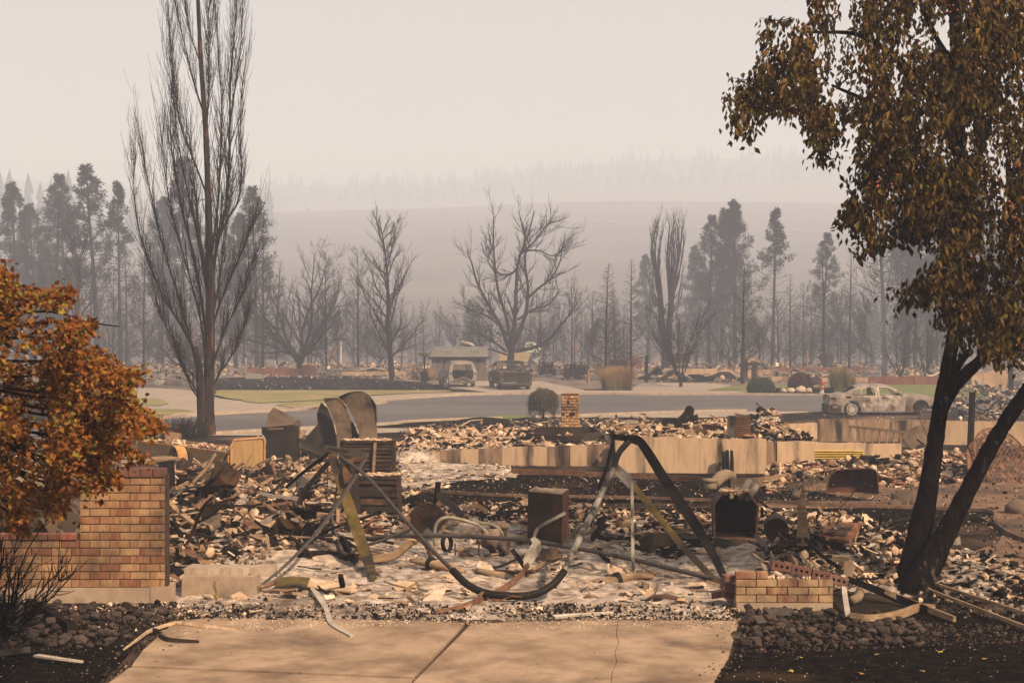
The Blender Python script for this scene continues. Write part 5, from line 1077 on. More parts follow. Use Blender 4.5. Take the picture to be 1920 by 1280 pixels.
def panel2d(outline, holes, step, fn, off, mb, mi=0, thick=None):
    """a sheet cut to a 2-D outline with holes, shaped by fn(u, v); off(u, v) = the vector to its inner face"""
    loops = [outline] + list(holes); vs, es = [], []
    for lp in loops:
        b = len(vs); q = []
        for i in range(len(lp)):
            a, c = Vector(lp[i]), Vector(lp[(i + 1) % len(lp)]); n = max(1, int((c - a).length / step))
            q += [a + (c - a) * k / n for k in range(n)]
        vs += q; es += [(b + i, b + (i + 1) % len(q)) for i in range(len(q))]
    x0, x1 = min(p[0] for p in outline), max(p[0] for p in outline); y0, y1 = min(p[1] for p in outline), max(p[1] for p in outline)
    edge = np.array([(v.x, v.y) for v in vs])
    for x in np.arange(x0 + step, x1, step):
        for y in np.arange(y0 + step, y1, step):
            if pin(outline, x, y) and not any(pin(h, x, y) for h in holes) and np.min(np.abs(edge - [x, y]).sum(1)) > step * .5: vs.append(Vector((x, y)))
    r = delaunay_2d_cdt([Vector((v[0], v[1])) for v in vs], es, [], 0, 1e-5); rv, rf = r[0], r[2]; fs = []
    for f in rf:
        c = sum((rv[i] for i in f), Vector((0, 0))) / len(f)
        if pin(outline, c.x, c.y) and not any(pin(h, c.x, c.y) for h in holes): fs.append(tuple(f))
    A = [Vector(fn(v.x, v.y)) for v in rv]; B = [a + Vector(off(v.x, v.y)) for a, v in zip(A, rv)]; n = len(A); ec = {}
    for f in fs:
        for i in range(3): e = (f[i], f[(i + 1) % 3]); ec[e] = 1
    side = [(a, b, b + n, a + n) for a, b in ec if (b, a) not in ec]
    mb.add(A + B, fs + [tuple(i + n for i in reversed(f)) for f in fs] + side, mi)
def circ(cx, cy_, r, n=14, a0=0, a1=6.28318): return [(cx + r * math.cos(a0 + (a1 - a0) * i / n), cy_ + r * math.sin(a0 + (a1 - a0) * i / n)) for i in range(n)]

def brick_mesh(L, D, H, seed):
    rs = random.Random(seed); b = .006; V, Fc = [], []
    bm = bmesh.new(); bmesh.ops.create_cube(bm, size=1.0)
    for v in bm.verts: v.co = Vector((v.co.x * L + rs.uniform(-.002, .002), v.co.y * D + rs.uniform(-.003, .003), v.co.z * H + rs.uniform(-.002, .002)))
    bmesh.ops.bevel(bm, geom=bm.edges[:], offset=.0035, segments=1, affect='EDGES')
    me = bpy.data.meshes.new("brick"); bm.to_mesh(me); bm.free(); return me
_bm = {}
def brick(root, c, size, m, rot=0.0, tilt=0.0):
    key = (tuple(round(s, 3) for s in size), m)
    if key not in _bm:
        _bm[key] = [brick_mesh(*size, k) for k in range(4)]
        for me in _bm[key]: me.materials.append(M[m])
    o = bpy.data.objects.new("brick", R.choice(_bm[key])); COL.objects.link(o); o.parent = root
    o.location = mw(root).inverted() @ Vector(c); o.rotation_euler = (0, tilt, rot); return o
def courses(root, x0, x1, yf, z0, n, H, m, L=.196, J=.009, D=.092, keep=None, jit=.003):
    for r in range(n):
        z = z0 + H * r + H / 2; x = x0 - (L + J) / 2 * (r % 2) * 1.0
        while x < x1 - .01:
            a, b = max(x, x0), min(x + L, x1)
            if b - a > .03 and (keep is None or keep((a + b) / 2, z, r)):
                brick(root, ((a + b) / 2, yf + D / 2 + rr(-jit, jit), z), (b - a, D, H - J), m)
            x += L + J
d_ = 14.55; X = lambda px, d=d_: (px - CX) / F * d
pier = thing("brick_wall", "tall brick pier stepping down to a low brick wall by the orange maple", "wall", (X(308), d_, 0))
H = .0805; z0 = .159
mb = MB(); mb.box(((X(308) - 6.35) / 2 + .006, d_ + .12, z0 / 2), (X(308) + 6.35 - .012, .24, z0)); mb.box((X(308) - .05, d_ + .16, .08), (.18, .34, .17)); mb.build("footing", M['base'], pier)
mb = MB(); mb.box(((X(150) + X(308)) / 2, d_ + .058, z0 + .61), (X(308) - X(150) - .02, .09, 1.21)); mb.box(((X(150) - 6.35) / 2, d_ + .058, z0 + .26), (X(150) + 6.35 + .02, .09, .52)); mb.build("mortar", M['mortar'], pier)
courses(pier, X(150), X(308), d_, z0, 14, H, 'brick'); courses(pier, -6.35, X(150) - .009, d_, z0, 6, H, 'brick')
x = X(150) - .01
while x < X(308) - .03: w_ = .125 if x > X(150) else .13; b = min(x + w_, X(308) + .01); brick(pier, ((x + b) / 2, d_ + .045, z0 + 14 * H + .046), (b - x - .008, .125, .088), 'brickred'); x += w_
x = -6.35
while x < X(150) - .08: brick(pier, (x + .05, d_ + .05, z0 + 6 * H + .034), (.092, .13, .062), 'brickwall'); x += .1
mb = MB(); mb.box((X(308) + .012, d_ + .08, z0 + .58), (.022, .11, 1.15)); mb.build("shaded_return", M['mortar'], pier)  # dark strip: the shade on the pier's return put into its colour
d2 = 14.05; X2 = lambda px: (px - CX) / F * d2
p2 = thing("brick_pier", "low buff brick pier with a concrete base beside the hawthorn", "pier", (X2(1471), d2, 0))
mb = MB(); mb.box(((X2(1380) + X2(1562)) / 2, d2 + .1, .042), (X2(1562) - X2(1380) - .01, .22, .09)); mb.build("footing", M['base'], p2)
mb = MB(); mb.box(((X2(1380) + X2(1562)) / 2, d2 + .055, .2), (X2(1562) - X2(1380) - .016, .085, .22)); mb.build("mortar", M['mortar'], p2)
courses(p2, X2(1380), X2(1562), d2, .088, 3, .0775, 'brickbuff'); courses(p2, X2(1380), X2(1440), d2, .088 + 3 * .0775, 1, .0775, 'brickbuff')
courses(p2, X2(1385), X2(1400), d2 + .1, .088, 3, .0775, 'brickbuff', L=.09)
mb = MB()
for i in range(26): mb.blob((rr(X2(1442), X2(1556)), d2 + rr(.01, .07), .088 + 3 * .0775 + .012), (rr(.012, .022), .016, rr(.012, .024)), 6, 4, .3, seed=i)
mb.build("mortar_crumbs", M['ash'], p2)['kind'] = 'stuff'
def cored():
    mb = MB(); L, W_ = .195, .088
    panel2d([(-L / 2, -W_ / 2), (L / 2, -W_ / 2), (L / 2, W_ / 2), (-L / 2, W_ / 2)], [circ(x, 0, .0165, 9) for x in (-.055, 0, .055)], .03, lambda u, v: (u, 0, v), lambda u, v: (0, .06, 0), mb)
    mb.box((0, .052, 0), (L * .9, .006, W_ * .85)); me = bpy.data.meshes.new("cored_brick"); me.from_pydata([tuple(v) for v in mb.v], [], mb.f); me.materials.append(M['brickred']); return me
cm = cored()
for i, (px, py, tl, lb) in enumerate([(1466, 1062, 10, "cored red brick on edge at the high end of the fallen row"), (1503, 1070, 11, "second cored red brick down the tilted fallen row"), (1541, 1079, 12, "third cored red brick down the tilted fallen row"), (1573, 1088, 14, "cored red brick on edge at the low end of the fallen row")]):
    o = bpy.data.objects.new("fallen_brick", cm if i < 3 else cm); COL.objects.link(o); o.location = P(px, py, d2 + .02); o.rotation_euler = (0, math.radians(tl), .04 * i); tag(o, lb, "brick", "cored bricks fallen across the small pier")
for i, (px, py, r_, tl, lb) in enumerate([(1372, 1084, .3, 8, "topmost dusty pink brick leaning by the small pier"), (1370, 1099, .25, 10, "middle dusty pink brick of the pile by the small pier"), (1371, 1114, .2, 6, "lowest dusty pink brick of the pile by the small pier"), (1352, 1112, -.2, -12, "dusty pink brick lying apart against the pile by the small pier")]):
    o = bpy.data.objects.new("fallen_brick", brick_mesh(.19, .09, .065, i)); o.data.materials.append(M['brickred']); COL.objects.link(o); o.location = P(px, py, d2 + .12 + .06 * i); o.rotation_euler = (.1, math.radians(tl), r_); tag(o, lb, "brick", "pink bricks beside the small pier")
d3 = 35.6; X3 = lambda px: (px - CX) / F * d3
zt, zb = CAMZ + (HY - 740) / F * d3, .55
ch = thing("chimney_column", "square spalled tan brick column standing alone in the ruined house", "chimney", (X3(1069), d3, zb))
mb = MB(); mb.box((X3(1069), d3 + .2, (zt + zb) / 2), (.40, .36, zt - zb - .02)); mb.build("mortar", M['tan'], ch)
nb = int((zt - zb) / .072)
for r in range(nb):
    z = zb + .072 * r + .036; xx = X3(1053) + (.06 if r % 2 else 0); 
    for k in range(4):
        a = max(X3(1053), xx - .06 * (r % 2) + k * .13 - (.065 if r % 2 else 0)); b = min(X3(1086), a + .122)
        if b - a > .03 and (rr(0, 1) < .93 or r in (0, nb - 1)): brick(ch, ((a + b) / 2, d3 - .01 + rr(-.025, .012), z), (round(b - a, 2), .1, .058), 'bricktan')
    brick(ch, (X3(1053) + .045, d3 + .2 + rr(-.02, .02), z), (.09, .2, .058), 'bricktan')
mb = MB(); mb.box((X3(1069), d3 + .18, zt + .012), (.44, .42, .03)); mb.build("cap", M['brickred'], ch)
def stem(label, pts, zt_, zb_, thick, pw, m, seed=0, cat="wall"):
    """pts: photo columns and distances of the wall's face from end to end; panel joints every pw metres"""
    a, b = [Vector(((px - CX) / F * d, d, 0)) for px, d in pts]; L = (b - a).length; u = (b - a) / L; nrm = Vector((-u.y, u.x, 0)); 
    o = thing("stem_wall", label, cat, ((a + b) / 2) + Vector((0, 0, zb_[0]))); n = max(1, round(L / pw)); q = random.Random(seed); e = [0] + sorted((i + q.uniform(-.18, .18)) / n for i in range(1, n)) + [1]
    for i in range(n):
        mb = MB(); t0, t1 = e[i], e[i + 1]; g_ = .0018 / L; pr = q.uniform(0, .005)
        p0, p1 = a + u * L * (t0 + g_) - nrm * pr, a + u * L * (t1 - g_) - nrm * pr; zz = [zt_[0] + (zt_[1] - zt_[0]) * t for t in (t0, t1)]; bb = [zb_[0] + (zb_[1] - zb_[0]) * t for t in (t0, t1)]
        k = 5; top = [zz[0] + (zz[1] - zz[0]) * j / k + q.uniform(-.02, .012) for j in range(k + 1)]; vs = []
        for j in range(k + 1):
            p = p0 + (p1 - p0) * j / k; z_b = bb[0] + (bb[1] - bb[0]) * j / k
            vs += [p + Vector((0, 0, z_b)), p + Vector((0, 0, top[j])), p + nrm * thick + Vector((0, 0, top[j] - .005)), p + nrm * thick + Vector((0, 0, z_b))]
        fs = [(0, 1, 2, 3), tuple(4 * k + j for j in (3, 2, 1, 0))]
        for j in range(k):
            for h in range(4): fs.append((4 * j + h, 4 * (j + 1) + h, 4 * (j + 1) + (h + 1) % 4, 4 * j + (h + 1) % 4))
        mb.add(vs, fs); mb.build("panel", M[m if not isinstance(m, (list, tuple)) else m[i % len(m)]], o)
    mb = MB(); mb.hexa([a - nrm * .03 + Vector((0, 0, zb_[0] - .25)), b - nrm * .03 + Vector((0, 0, zb_[1] - .25)), b + nrm * thick + Vector((0, 0, zb_[1] - .25)), a + nrm * thick + Vector((0, 0, zb_[0] - .25))], [a - nrm * .03 + Vector((0, 0, zb_[0] - .004)), b - nrm * .03 + Vector((0, 0, zb_[1] - .004)), b + nrm * thick + Vector((0, 0, zb_[1] - .004)), a + nrm * thick + Vector((0, 0, zb_[0] - .004))]); mb.build("footing", M['found2'], o); return o
zr = lambda py, d: CAMZ + (HY - py) / F * d
stem("low stained concrete wall with black soot drips below the hexagonal planter", [(740, 33.4), (1148, 32.6)], [zr(846, 33.4), zr(832, 32.6)], [0.02, 0.02], .2, .5, ['found', 'found', 'found2', 'found', 'found2'], 1)
stem("tall pale concrete wall behind the bent trampoline frame", [(1149, 31.0), (1437, 30.75)], [zr(818, 31), zr(823, 30.75)], [.0, .0], .2, .62, 'found', 2)
stem("short concrete return with its shade painted on at the end of the tall pale wall", [(1438, 30.8), (1456, 32.4)], [zr(826, 30.8), zr(828, 32.4)], [0, 0], .15, 1.5, 'found2', 3)  # shaded face: the darker concrete colour stands in for its shade
stem("tan concrete wall with a yellow corrugated sheet leaning on it", [(1457, 32.2), (1690, 32.6)], [zr(826, 32.2), zr(832, 32.6)], [.0, .0], .2, .9, 'found', 4)
stem("brown scorched concrete wall below the burnt sedan", [(1532, 42.5), (1760, 42.5)], [zr(785, 42.5), zr(788, 42.5)], [.1, .1], .2, .45, 'found2', 5)
stem("pale concrete wall seen between the hawthorn trunks", [(1762, 41), (2100, 40)], [zr(789, 41), zr(789, 40)], [0, 0], .2, .8, 'found', 6)
stem("short slatted tan wall under the rubble heap", [(1442, 38.2), (1532, 38.6)], [zr(796, 38.2), zr(792, 38.6)], [.3, .3], .2, .22, 'found', 7)
stem("narrow tan wall strip behind the scattered charcoal lumps", [(738, 40.5), (852, 41)], [zr(826, 40.5), zr(826, 41)], [0, 0], .2, .6, 'found', 8)
mb = MB(); dh = 33.9; hx = [P(986, 812, dh + .5), P(1064, 817, dh - .15), P(1127, 808, dh + .4), P(1110, 800, dh + 1.5), P(1010, 800, dh + 1.6)]
pl = thing("planter", "low dark hexagonal planter edge full of rubble", "planter", P(1064, 832, dh - .15))
for a, b in zip(hx, hx[1:] + hx[:1]):
    m_ = MB(); m_.hexa([a - Vector((0, 0, .26)), b - Vector((0, 0, .26)), b - Vector((0, -.06, .26)), a - Vector((0, -.06, .26))], [a, b, b + Vector((0, .06, 0)), a + Vector((0, .06, 0))]); m_.build("side_board", M['sheetdark'], pl)
mb = MB(); mb.box((X(412, 14.9), 15.0, .11), (.77, .32, .22), jit=.01); one(mb, "concrete_block", M['base'], "plain concrete block with a brass valve in front of it", "concrete block")
mb = MB(); q = [P(345, 1064, 15.0), P(478, 1064, 15.0), P(520, 1058, 15.5), P(360, 1056, 15.5)]
V_ = []; nx = 12
for i in range(nx + 1):
    t = i / nx; a = q[0] + (q[1] - q[0]) * t; b = q[3] + (q[2] - q[3]) * t; hh = .10 + .03 * math.sin(i * 2.1) + .015 * math.sin(i * 5)
    V_ += [a + Vector((0, rr(-.02, .02), -hh)), a + Vector((0, rr(-.015, .015), rr(-.008, .008))), b + Vector((0, 0, rr(-.01, .01))), b + Vector((0, 0, -.13))]
mb.add(V_, [(0, 3, 2, 1), tuple(4 * nx + j for j in range(4))] + [(4 * i + h, 4 * i + (h + 1) % 4, 4 * i + 4 + (h + 1) % 4, 4 * i + 4 + h) for i in range(nx) for h in range(4)])
one(mb, "broken_slab", M['kerb'], "rough broken concrete slab lying above the plain block", "slab")
v = thing("valve", "small brass garden valve standing before the concrete block", "valve", P(406, 1128, 14.5))
m_ = MB(); m_.tube([P(406, 1130, 14.5), P(406, 1100, 14.5)], .012, 7); m_.disc(P(406, 1118, 14.5), (0, 0, 1), .026, .03, 8); m_.build("body", M['brass'], v)
m_ = MB(); m_.tube([P(406, 1108, 14.5), P(402, 1098, 14.48), P(404, 1089, 14.47)], [.015, .02, .01], 7); m_.build("spout", M['brass'], v)

def wall_bg(name, label, pts, top, mat_, thick=.25, n=6, cat="wall"):
    """pts = [(column, base row)] ends; top = rows at both ends; cast in n panels"""
    a, b = G(*pts[0]), G(*pts[1]); ta, tb = zr(top[0], a.y), zr(top[1], b.y); o = thing(name, label, cat, (a + b) / 2)
    for i in range(n):
        p, q = a + (b - a) * (i / n), a + (b - a) * ((i + 1) / n - .004); z0_, z1_ = ta + (tb - ta) * i / n + rr(-.05, .05), ta + (tb - ta) * (i + 1) / n + rr(-.05, .05); e = Vector((0, thick, 0)); pr = Vector((0, rr(0, .03), 0)); m_ = MB()
        lo = Vector((0, 0, .2))
        m_.hexa([p - lo - pr, q - lo - pr, q - lo + e, p - lo + e], [Vector((p.x, p.y, z0_)) - pr, Vector((q.x, q.y, z1_)) - pr, Vector((q.x, q.y, z1_)) + e, Vector((p.x, p.y, z0_)) + e]); m_.build("panel", M[mat_], o)
    return o
M['redwall'] = mat("sooty_red_wall", [(.085, .034, .024), (.15, .06, .038), (.20, .09, .055)], 1.2, bump=.3, big=(.05, .03, .025), bigscale=.6, bigpos=(.5, .68), rand=.12)
M['tanwall'] = mat("tan_lot_wall", [(.26, .165, .095), (.36, .24, .145), (.42, .30, .19)], .9, bump=.3, big=(.10, .07, .05), bigscale=.35, bigpos=(.55, .70), rand=.12)
wall_bg("garden_wall", "long low dark red wall with a raised end block", [(462, 705), (568, 705)], (691, 690), 'redwall', n=6)
wall_bg("garden_wall", "taller end block of the low dark red wall", [(568, 705.2), (592, 705.2)], (684, 684), 'redwall', n=2)
wall_bg("garden_wall", "low tan footing wall beside the tall bare tree", [(640, 704), (762, 704)], (697, 695.5), 'tanwall', n=5)
wall_bg("garden_wall", "dark red brown wall behind the burnt sedan", [(1630, 722), (1800, 722)], (706, 705), 'redwall', n=6)
wall_bg("garden_wall", "orange tan concrete wall behind the many stemmed burnt tree", [(1246, 709), (1345, 709)], (690, 691), 'tanwall', n=4)
wall_bg("garden_wall", "patched tan concrete wall behind the ruined stove", [(1352, 707), (1460, 707)], (692, 693), 'tanwall', n=7)
wall_bg("garden_wall", "tan wall of a burnt building behind the hawthorn trunk", [(1822, 728), (1888, 728)], (702, 694), 'tanwall', n=3)
wall_bg("garden_wall", "long low grey brown wall between the far lots", [(1420, 696), (1640, 696)], (688, 689), 'redwall', n=7)
wall_bg("garden_wall", "low tan footing in front of the russet shrub", [(1446, 716), (1640, 716)], (706, 708), 'tanwall', n=9)
def stick(name, label, cat, pts, r, m, d=None, n=6):
    """post or pole through photo points, its foot on the ground at the first"""
    dd = d or dep(pts[0][1]); mb = MB(); q = [P(x, y, dd) for x, y in pts]; q[0].z -= .15; mb.tube(q, r, n); return one(mb, name, M[m], label, cat, loc=P(pts[0][0], pts[0][1], dd))
stick("post", "white square post at the end of the low red wall", "post", [(461, 703), (461, 671)], .1, 'post', n=4)
stick("post", "broken white post rising behind the low red wall", "post", [(516, 700), (518, 688), (515, 680), (517, 675)], [.08, .1, .09, .06], 'post', n=4)
stick("post", "lone pale wooden post among the far leaning timbers", "post", [(638, 690), (639, 640)], .13, 'post', n=4)
stick("post", "thick charred post beside the orange grass clump", "post", [(1212, 718), (1212, 690), (1213, 666)], [.14, .13, .12], 'blackpost', n=6)
stick("post", "short wooden stake near the orange grass", "post", [(1103, 719), (1103, 693)], .1, 'woodpost', n=4)
stick("post", "thin dark red stake in the far rubble", "post", [(1472, 691), (1473, 661)], .09, 'redrust', n=4)
stick("post", "thin grey stake left of the dark red one".replace("left of", "standing near"), "post", [(1447, 690), (1447, 660)], .07, 'farbark', n=4)
stick("post", "pale timber stake in the far rubble", "post", [(1513, 691), (1514, 656)], .1, 'woodpost', n=4)
stick("post", "charred post standing between the hawthorn trunks", "post", [(1817, 862), (1821, 800), (1823, 735)], [.075, .08, .075], 'blackpost', n=6)
stick("post", "dark pole at the frame's edge beyond the hawthorn", "post", [(1896, 735), (1894, 640)], .16, 'blackpost', n=6)
for i, (a, b, lb) in enumerate([((604, 690), (632, 648), "leaning timber rising toward the lone pale post"), ((650, 692), (606, 650), "longest leaning timber crossing the others"), ((640, 690), (618, 655), "short timber inside the leaning stack"), ((586, 690), (598, 648), "steep timber at the edge of the leaning stack"), ((560, 684), (572, 668), "small tilted board before the leaning stack")]):
    stick("leaning_timber", lb, "timber", [a, b], .12, 'woodpost', d=dep(692) + i * .5, n=4)["group"] = "burnt timbers leaning in the far lot"
fr_ = thing("pipe_frame", "bent pipe hoop standing before the leaning timbers", "frame", G(612, 694)); m_ = MB(); m_.tube(bez([P(605, 696, dep(694)), P(605, 676, dep(694)), P(613, 671, dep(694)), P(620, 680, dep(694)), P(621, 696, dep(694))], 4), .05, 5); m_.build("hoop", M['rust'], fr_)
dw_ = dep(700); cp = thing("timber_frame", "scorched timber frame with sagging beams behind the orange grass", "frame", G(1170, 700))
for pts, r in [([(1138, 703), (1138, 666)], .11), ([(1179, 703), (1178, 672)], .10), ([(1183, 703), (1184, 674)], .07)]: m_ = MB(); m_.tube([P(x, y, dw_) for x, y in pts], r, 4); m_.build("post", M['woodpost'], cp)
for pts, r in [([(1136, 668), (1170, 669), (1206, 669)], .09), ([(1140, 671), (1160, 675), (1182, 671)], .07), ([(1182, 672), (1206, 670)], .06)]: m_ = MB(); m_.tube([P(x, y, dw_ - .12) for x, y in pts], r, 4); m_.build("beam", M['woodpost'], cp)
m_ = MB(); m_.box(P(1160, 685, dw_ + 1.2), (1.8, .1, .9)); m_.build("back_panel", M['sheetdark'], cp)
for px, py, w_, h_, lb in [(1187, 680, .45, .75, "bright scrap of red sheet hanging in the timber frame"), (1199, 682, .40, .75, "darker red scrap beside the bright one by the timber frame")]:
    m_ = MB(); c = P(px, py, dw_ + .7); m_.plate([c + Vector((-w_ / 2, 0, -h_ / 2)), c + Vector((w_ / 2, .1, -h_ / 2 + .1)), c + Vector((w_ / 2, .05, h_ / 2)), c + Vector((0, -.08, h_ / 2 - .1)), c + Vector((-w_ / 2, 0, h_ / 2))], .04); one(m_, "red_sheet", M['flag' if w_ < .42 else 'hydred'], lb, "sheet")
fl = thing("flagpole", "thin pole with a limp faded red flag in the far wood", "flag", G(1078, 697)); dfl = dep(697)
m_ = MB(); m_.tube([P(1078, 699, dfl), P(1077, 638, dfl)], .05, 5); m_.build("pole", M['farbark'], fl)
m_ = MB(); m_.strip([P(1078.5, 641, dfl), P(1079, 648, dfl), P(1078.6, 655, dfl), P(1079, 660, dfl)], [.15, .26, .3, .12], .03, side=(1, .3, 0)); m_.build("cloth", M['flag'], fl)
ds = dep(716) + 3.2; sh_ = thing("shed", "grey shed with a shingled roof and two roof hatches", "shed", G(862, dep(716) and 712)); zg = gz(ds) - .1
xa, xb = P(806, 0, ds).x, P(914, 0, ds).x; ze, zt2 = zr(668, ds), zr(649.5, ds + 1.6)
m_ = MB(); m_.box(((xa + xb) / 2, ds + 1.7, (zg + ze) / 2), (xb - xa - .25, 3.0, ze - zg)); m_.build("wall", M['shedwall'], sh_)
m_ = MB(); up = (zt2 - ze); m_.plate([Vector((xa - .1, ds - .05, ze - .06)), Vector((xb + .1, ds - .05, ze - .06)), Vector((xb - .05, ds + 1.65, zt2)), Vector((xa + .25, ds + 1.65, zt2))], .1); m_.plate([Vector((xb - .05, ds + 1.66, zt2)), Vector((xb + .1, ds + 3.4, ze)), Vector((xa - .1, ds + 3.4, ze)), Vector((xa + .25, ds + 1.66, zt2))][::-1][::-1], .1); rf = m_.build("roof", M['shedroof'], sh_)
for k, (x0_, x1_) in enumerate([(826, 843), (880, 897)]):
    m_ = MB(); yy = ds + .72; zz = ze - .06 + up * .46; m_.plate([Vector((P(x0_, 0, ds).x, yy, zz + .06)), Vector((P(x1_, 0, ds).x, yy, zz + .06)), Vector((P(x1_, 0, ds).x + .15, yy + .85, zz + up * .5 + .08)), Vector((P(x0_, 0, ds).x + .15, yy + .85, zz + up * .5 + .08))], .1); m_.build("roof_hatch", M['shedroof'], rf)
m_ = MB(); m_.box(((xa + xb) / 2, ds - .07, ze - .1), (xb - xa + .25, .06, .14)); m_.build("fascia", M['blackpost'], sh_)
sg = thing("sign_post", "dark post with a small flat yellowish box on top near the shed", "post", G(796, 728)); dg = dep(728)
m_ = MB(); m_.tube([P(796, 730, dg), P(796, 668, dg)], .05, 6); m_.build("pole", M['blackpost'], sg)
m_ = MB(); m_.box(P(796, 664, dg), (.75, .3, .16)); m_.box(P(796, 668, dg), (.5, .22, .08)); m_.build("lamp_box", M['olive'], sg)
m_ = MB(); m_.box(P(796, 706, dg), (.42, .38, .62), jit=.08); m_.build("charred_planter", M['blackpost'], sg)
m_ = MB(); a = P(935, 678, 128); m_.plate([a, P(990, 678, 128), P(996, 662, 128), P(965, 656, 128), P(936, 660, 128)], .15); one(m_, "yellow_sheet", M['buscol'], "faded yellow wall panel behind the great forked tree", "panel")
m_ = MB(); m_.strip(bez([P(1000, 676, 126), P(1010, 660, 126), P(1000, 652, 126), P(985, 650, 126)], 4), 1.0, .08, side=(0, .5, 1)); one(m_, "buckled_sheet", M['palegreen'], "pale curled metal panel at the great tree's foot", "panel")
m_ = MB(); m_.strip(bez([P(857, 650, 126), P(862, 641, 126), P(870, 642, 126), P(886, 646, 126), P(890, 652, 126)], 4), .9, .08, side=(0, 1, .2)); one(m_, "buckled_sheet", M['white'], "white buckled sheet peeping above the shed roof", "panel")
m_ = MB(); m_.blob(P(783, 697, dep(712)), (.45, .4, .6), 9, 6, .5, seed=3); one(m_, "crumpled_tank", M['sheet'], "crumpled brown tank near the sign post", "tank")
m_ = MB(); m_.blob(P(805, 703, dep(714)), (.45, .4, .4), 9, 6, .5, seed=6); one(m_, "crumpled_drum", M['rust'], "rusty crumpled drum between the sign post and the shed", "drum", smooth=True)
dst = dep(713); st = thing("ruined_fireplace", "ruined metal fireplace on legs with rubble on its top", "fireplace", G(1406, 713))
for x0_, x1_ in [(1391, 1396), (1397, 1401), (1410, 1414), (1416, 1421)]: m_ = MB(); m_.box(P((x0_ + x1_) / 2, 698, dst), (abs(x1_ - x0_) / F * dst, .5, (714 - 684) / F * dst)); m_.build("leg", M['sheetdark' if x0_ in (1397, 1410) else 'sheet'], st)
m_ = MB(); m_.plate([P(1388, 685, dst - .3), P(1398, 672, dst - .3), P(1402, 676, dst - .3), P(1400, 687, dst - .3)], -.9); m_.box(P(1408, 682, dst), (1.05, .7, .22), jit=.1); m_.build("hood", M['sheetdark'], st)
m_ = MB()
for i in range(12): m_.blob(P(rr(1398, 1420), rr(673, 679), dst + rr(-.2, .2)), (rr(.1, .25), .15, rr(.06, .12)), 6, 4, .35, seed=i)
m_.build("rubble_top", M['plaster'], st)
m_ = MB(); c = [P(1258, 680, dep(703)), P(1292, 680, dep(703)), P(1292, 663, dep(703)), P(1258, 663, dep(703))]; m_.plate(c, -.25); m_.box(P(1274, 690, dep(703)), (1.1, .2, .5)); one(m_, "standing_sheet", M['rustdark'], "dark upright metal cabinet panel behind the many stemmed tree", "panel")
m_ = MB(); dfun = dep(691); m_.strip(bez([P(1538, 660, dfun), P(1545, 658, dfun), P(1553, 662, dfun), P(1556, 676, dfun), P(1555, 688, dfun)], 4), [.9, 1.0, 1.1, .8, .5], .06, side=(1, .4, 0)); m_.strip([P(1541, 662, dfun), P(1546, 675, dfun), P(1551, 688, dfun)], [1.2, .8, .4], .05, side=(1, 0, 0)); one(m_, "buckled_sheet", M['sheetdark'], "tall torn funnel of sheet metal in the far rubble", "panel")
m_ = MB(); m_.strip(bez([P(1531, 668, dfun), P(1537, 662, dfun), P(1544, 661, dfun)], 3), .6, .06, side=(0, 1, 0)); one(m_, "buckled_sheet", M['white'], "white curled flap beside the torn metal funnel", "panel")
for i, (px, py, w_, h_, lb, mm) in enumerate([(1262, 716, 2.4, .55, "white collapsed roof sheet on the bright driveway's edge", 'white'), (1300, 716, 2.2, .25, "black charred sheet sliding off the white collapsed one", 'blackpost'), (1352, 715, 3.0, .4, "long pale crumpled sheet beyond the green lawn", 'white'), (1228, 712, 1.8, .45, "black charred plank pile behind the thick charred post", 'blackpost'), (700, 700, 2.6, .18, "pale fallen sheet before the low tan footing", 'white')]):
    c = G(px, py, .0); m_ = MB(); k = 7
    ln = [c + Vector((w_ * (t - .5), .25 * math.sin(7 * t + i), h_ * math.sin(math.pi * t) ** 1.0 * (1 - .3 * math.sin(9 * t)) + .05)) for t in [j / k for j in range(k + 1)]]; m_.strip(ln, 1.3, .05, side=(0, 1, -.35)); one(m_, "fallen_sheet", M[mm], lb, "sheet")
m_ = MB(); c = G(476, 711); m_.box(c + Vector((0, .3, .18)), (1.25, .7, .42), Matrix.Rotation(.12, 3, 'Y'), jit=.1); one(m_, "concrete_block", M['greydeb'], "tilted dark concrete block before the low red wall", "concrete block")
m_ = MB(); m_.tube([G(248, 763) - Vector((0, 0, .1)), P(249, 745, dep(763)), P(251, 731, dep(763))], [.13, .15, .2], 9); one(m_, "stump", M['woodpost'], "leaning hollow stump by the pale drive", "stump")
m_ = MB(); m_.blob(G(325, 722) + Vector((0, 0, .1)), (.7, .5, .35), 10, 6, .3, seed=4); one(m_, "boulder", M['rock'], "brown boulder at the foot of the small brown leaved tree", "boulder", smooth=True)
m_ = MB(); m_.blob(G(300, 722) + Vector((0, 0, .08)), (.6, .4, .3), 10, 6, .35, seed=9); one(m_, "boulder", M['greydeb'], "flat grey rock beside the brown boulder", "boulder", smooth=True)
for i, (px, lb) in enumerate([(1469, "smallest tan boulder in the planting bed"), (1483, "round tan boulder second from the clipped shrub"), (1501, "largest pale boulder in the planting bed"), (1516, "low tan boulder nearest the hydrant".replace("nearest", "next to"))]):
    m_ = MB(); s_ = (.2, .24, .3, .22)[i]; m_.blob(G(px, 736.5) + Vector((0, 0, s_ * .55)), (s_ * 1.1, s_, s_ * .8), 10, 7, .22, seed=i + 20); one(m_, "boulder", M['boulder'], lb, "boulder", group="tan boulders along the planting bed", smooth=True)
dh_ = dep(738); sc_ = F / dh_; hy = thing("fire_hydrant", "silver fire hydrant with red bonnet and caps beside the green lawn", "hydrant", G(1541, 738))
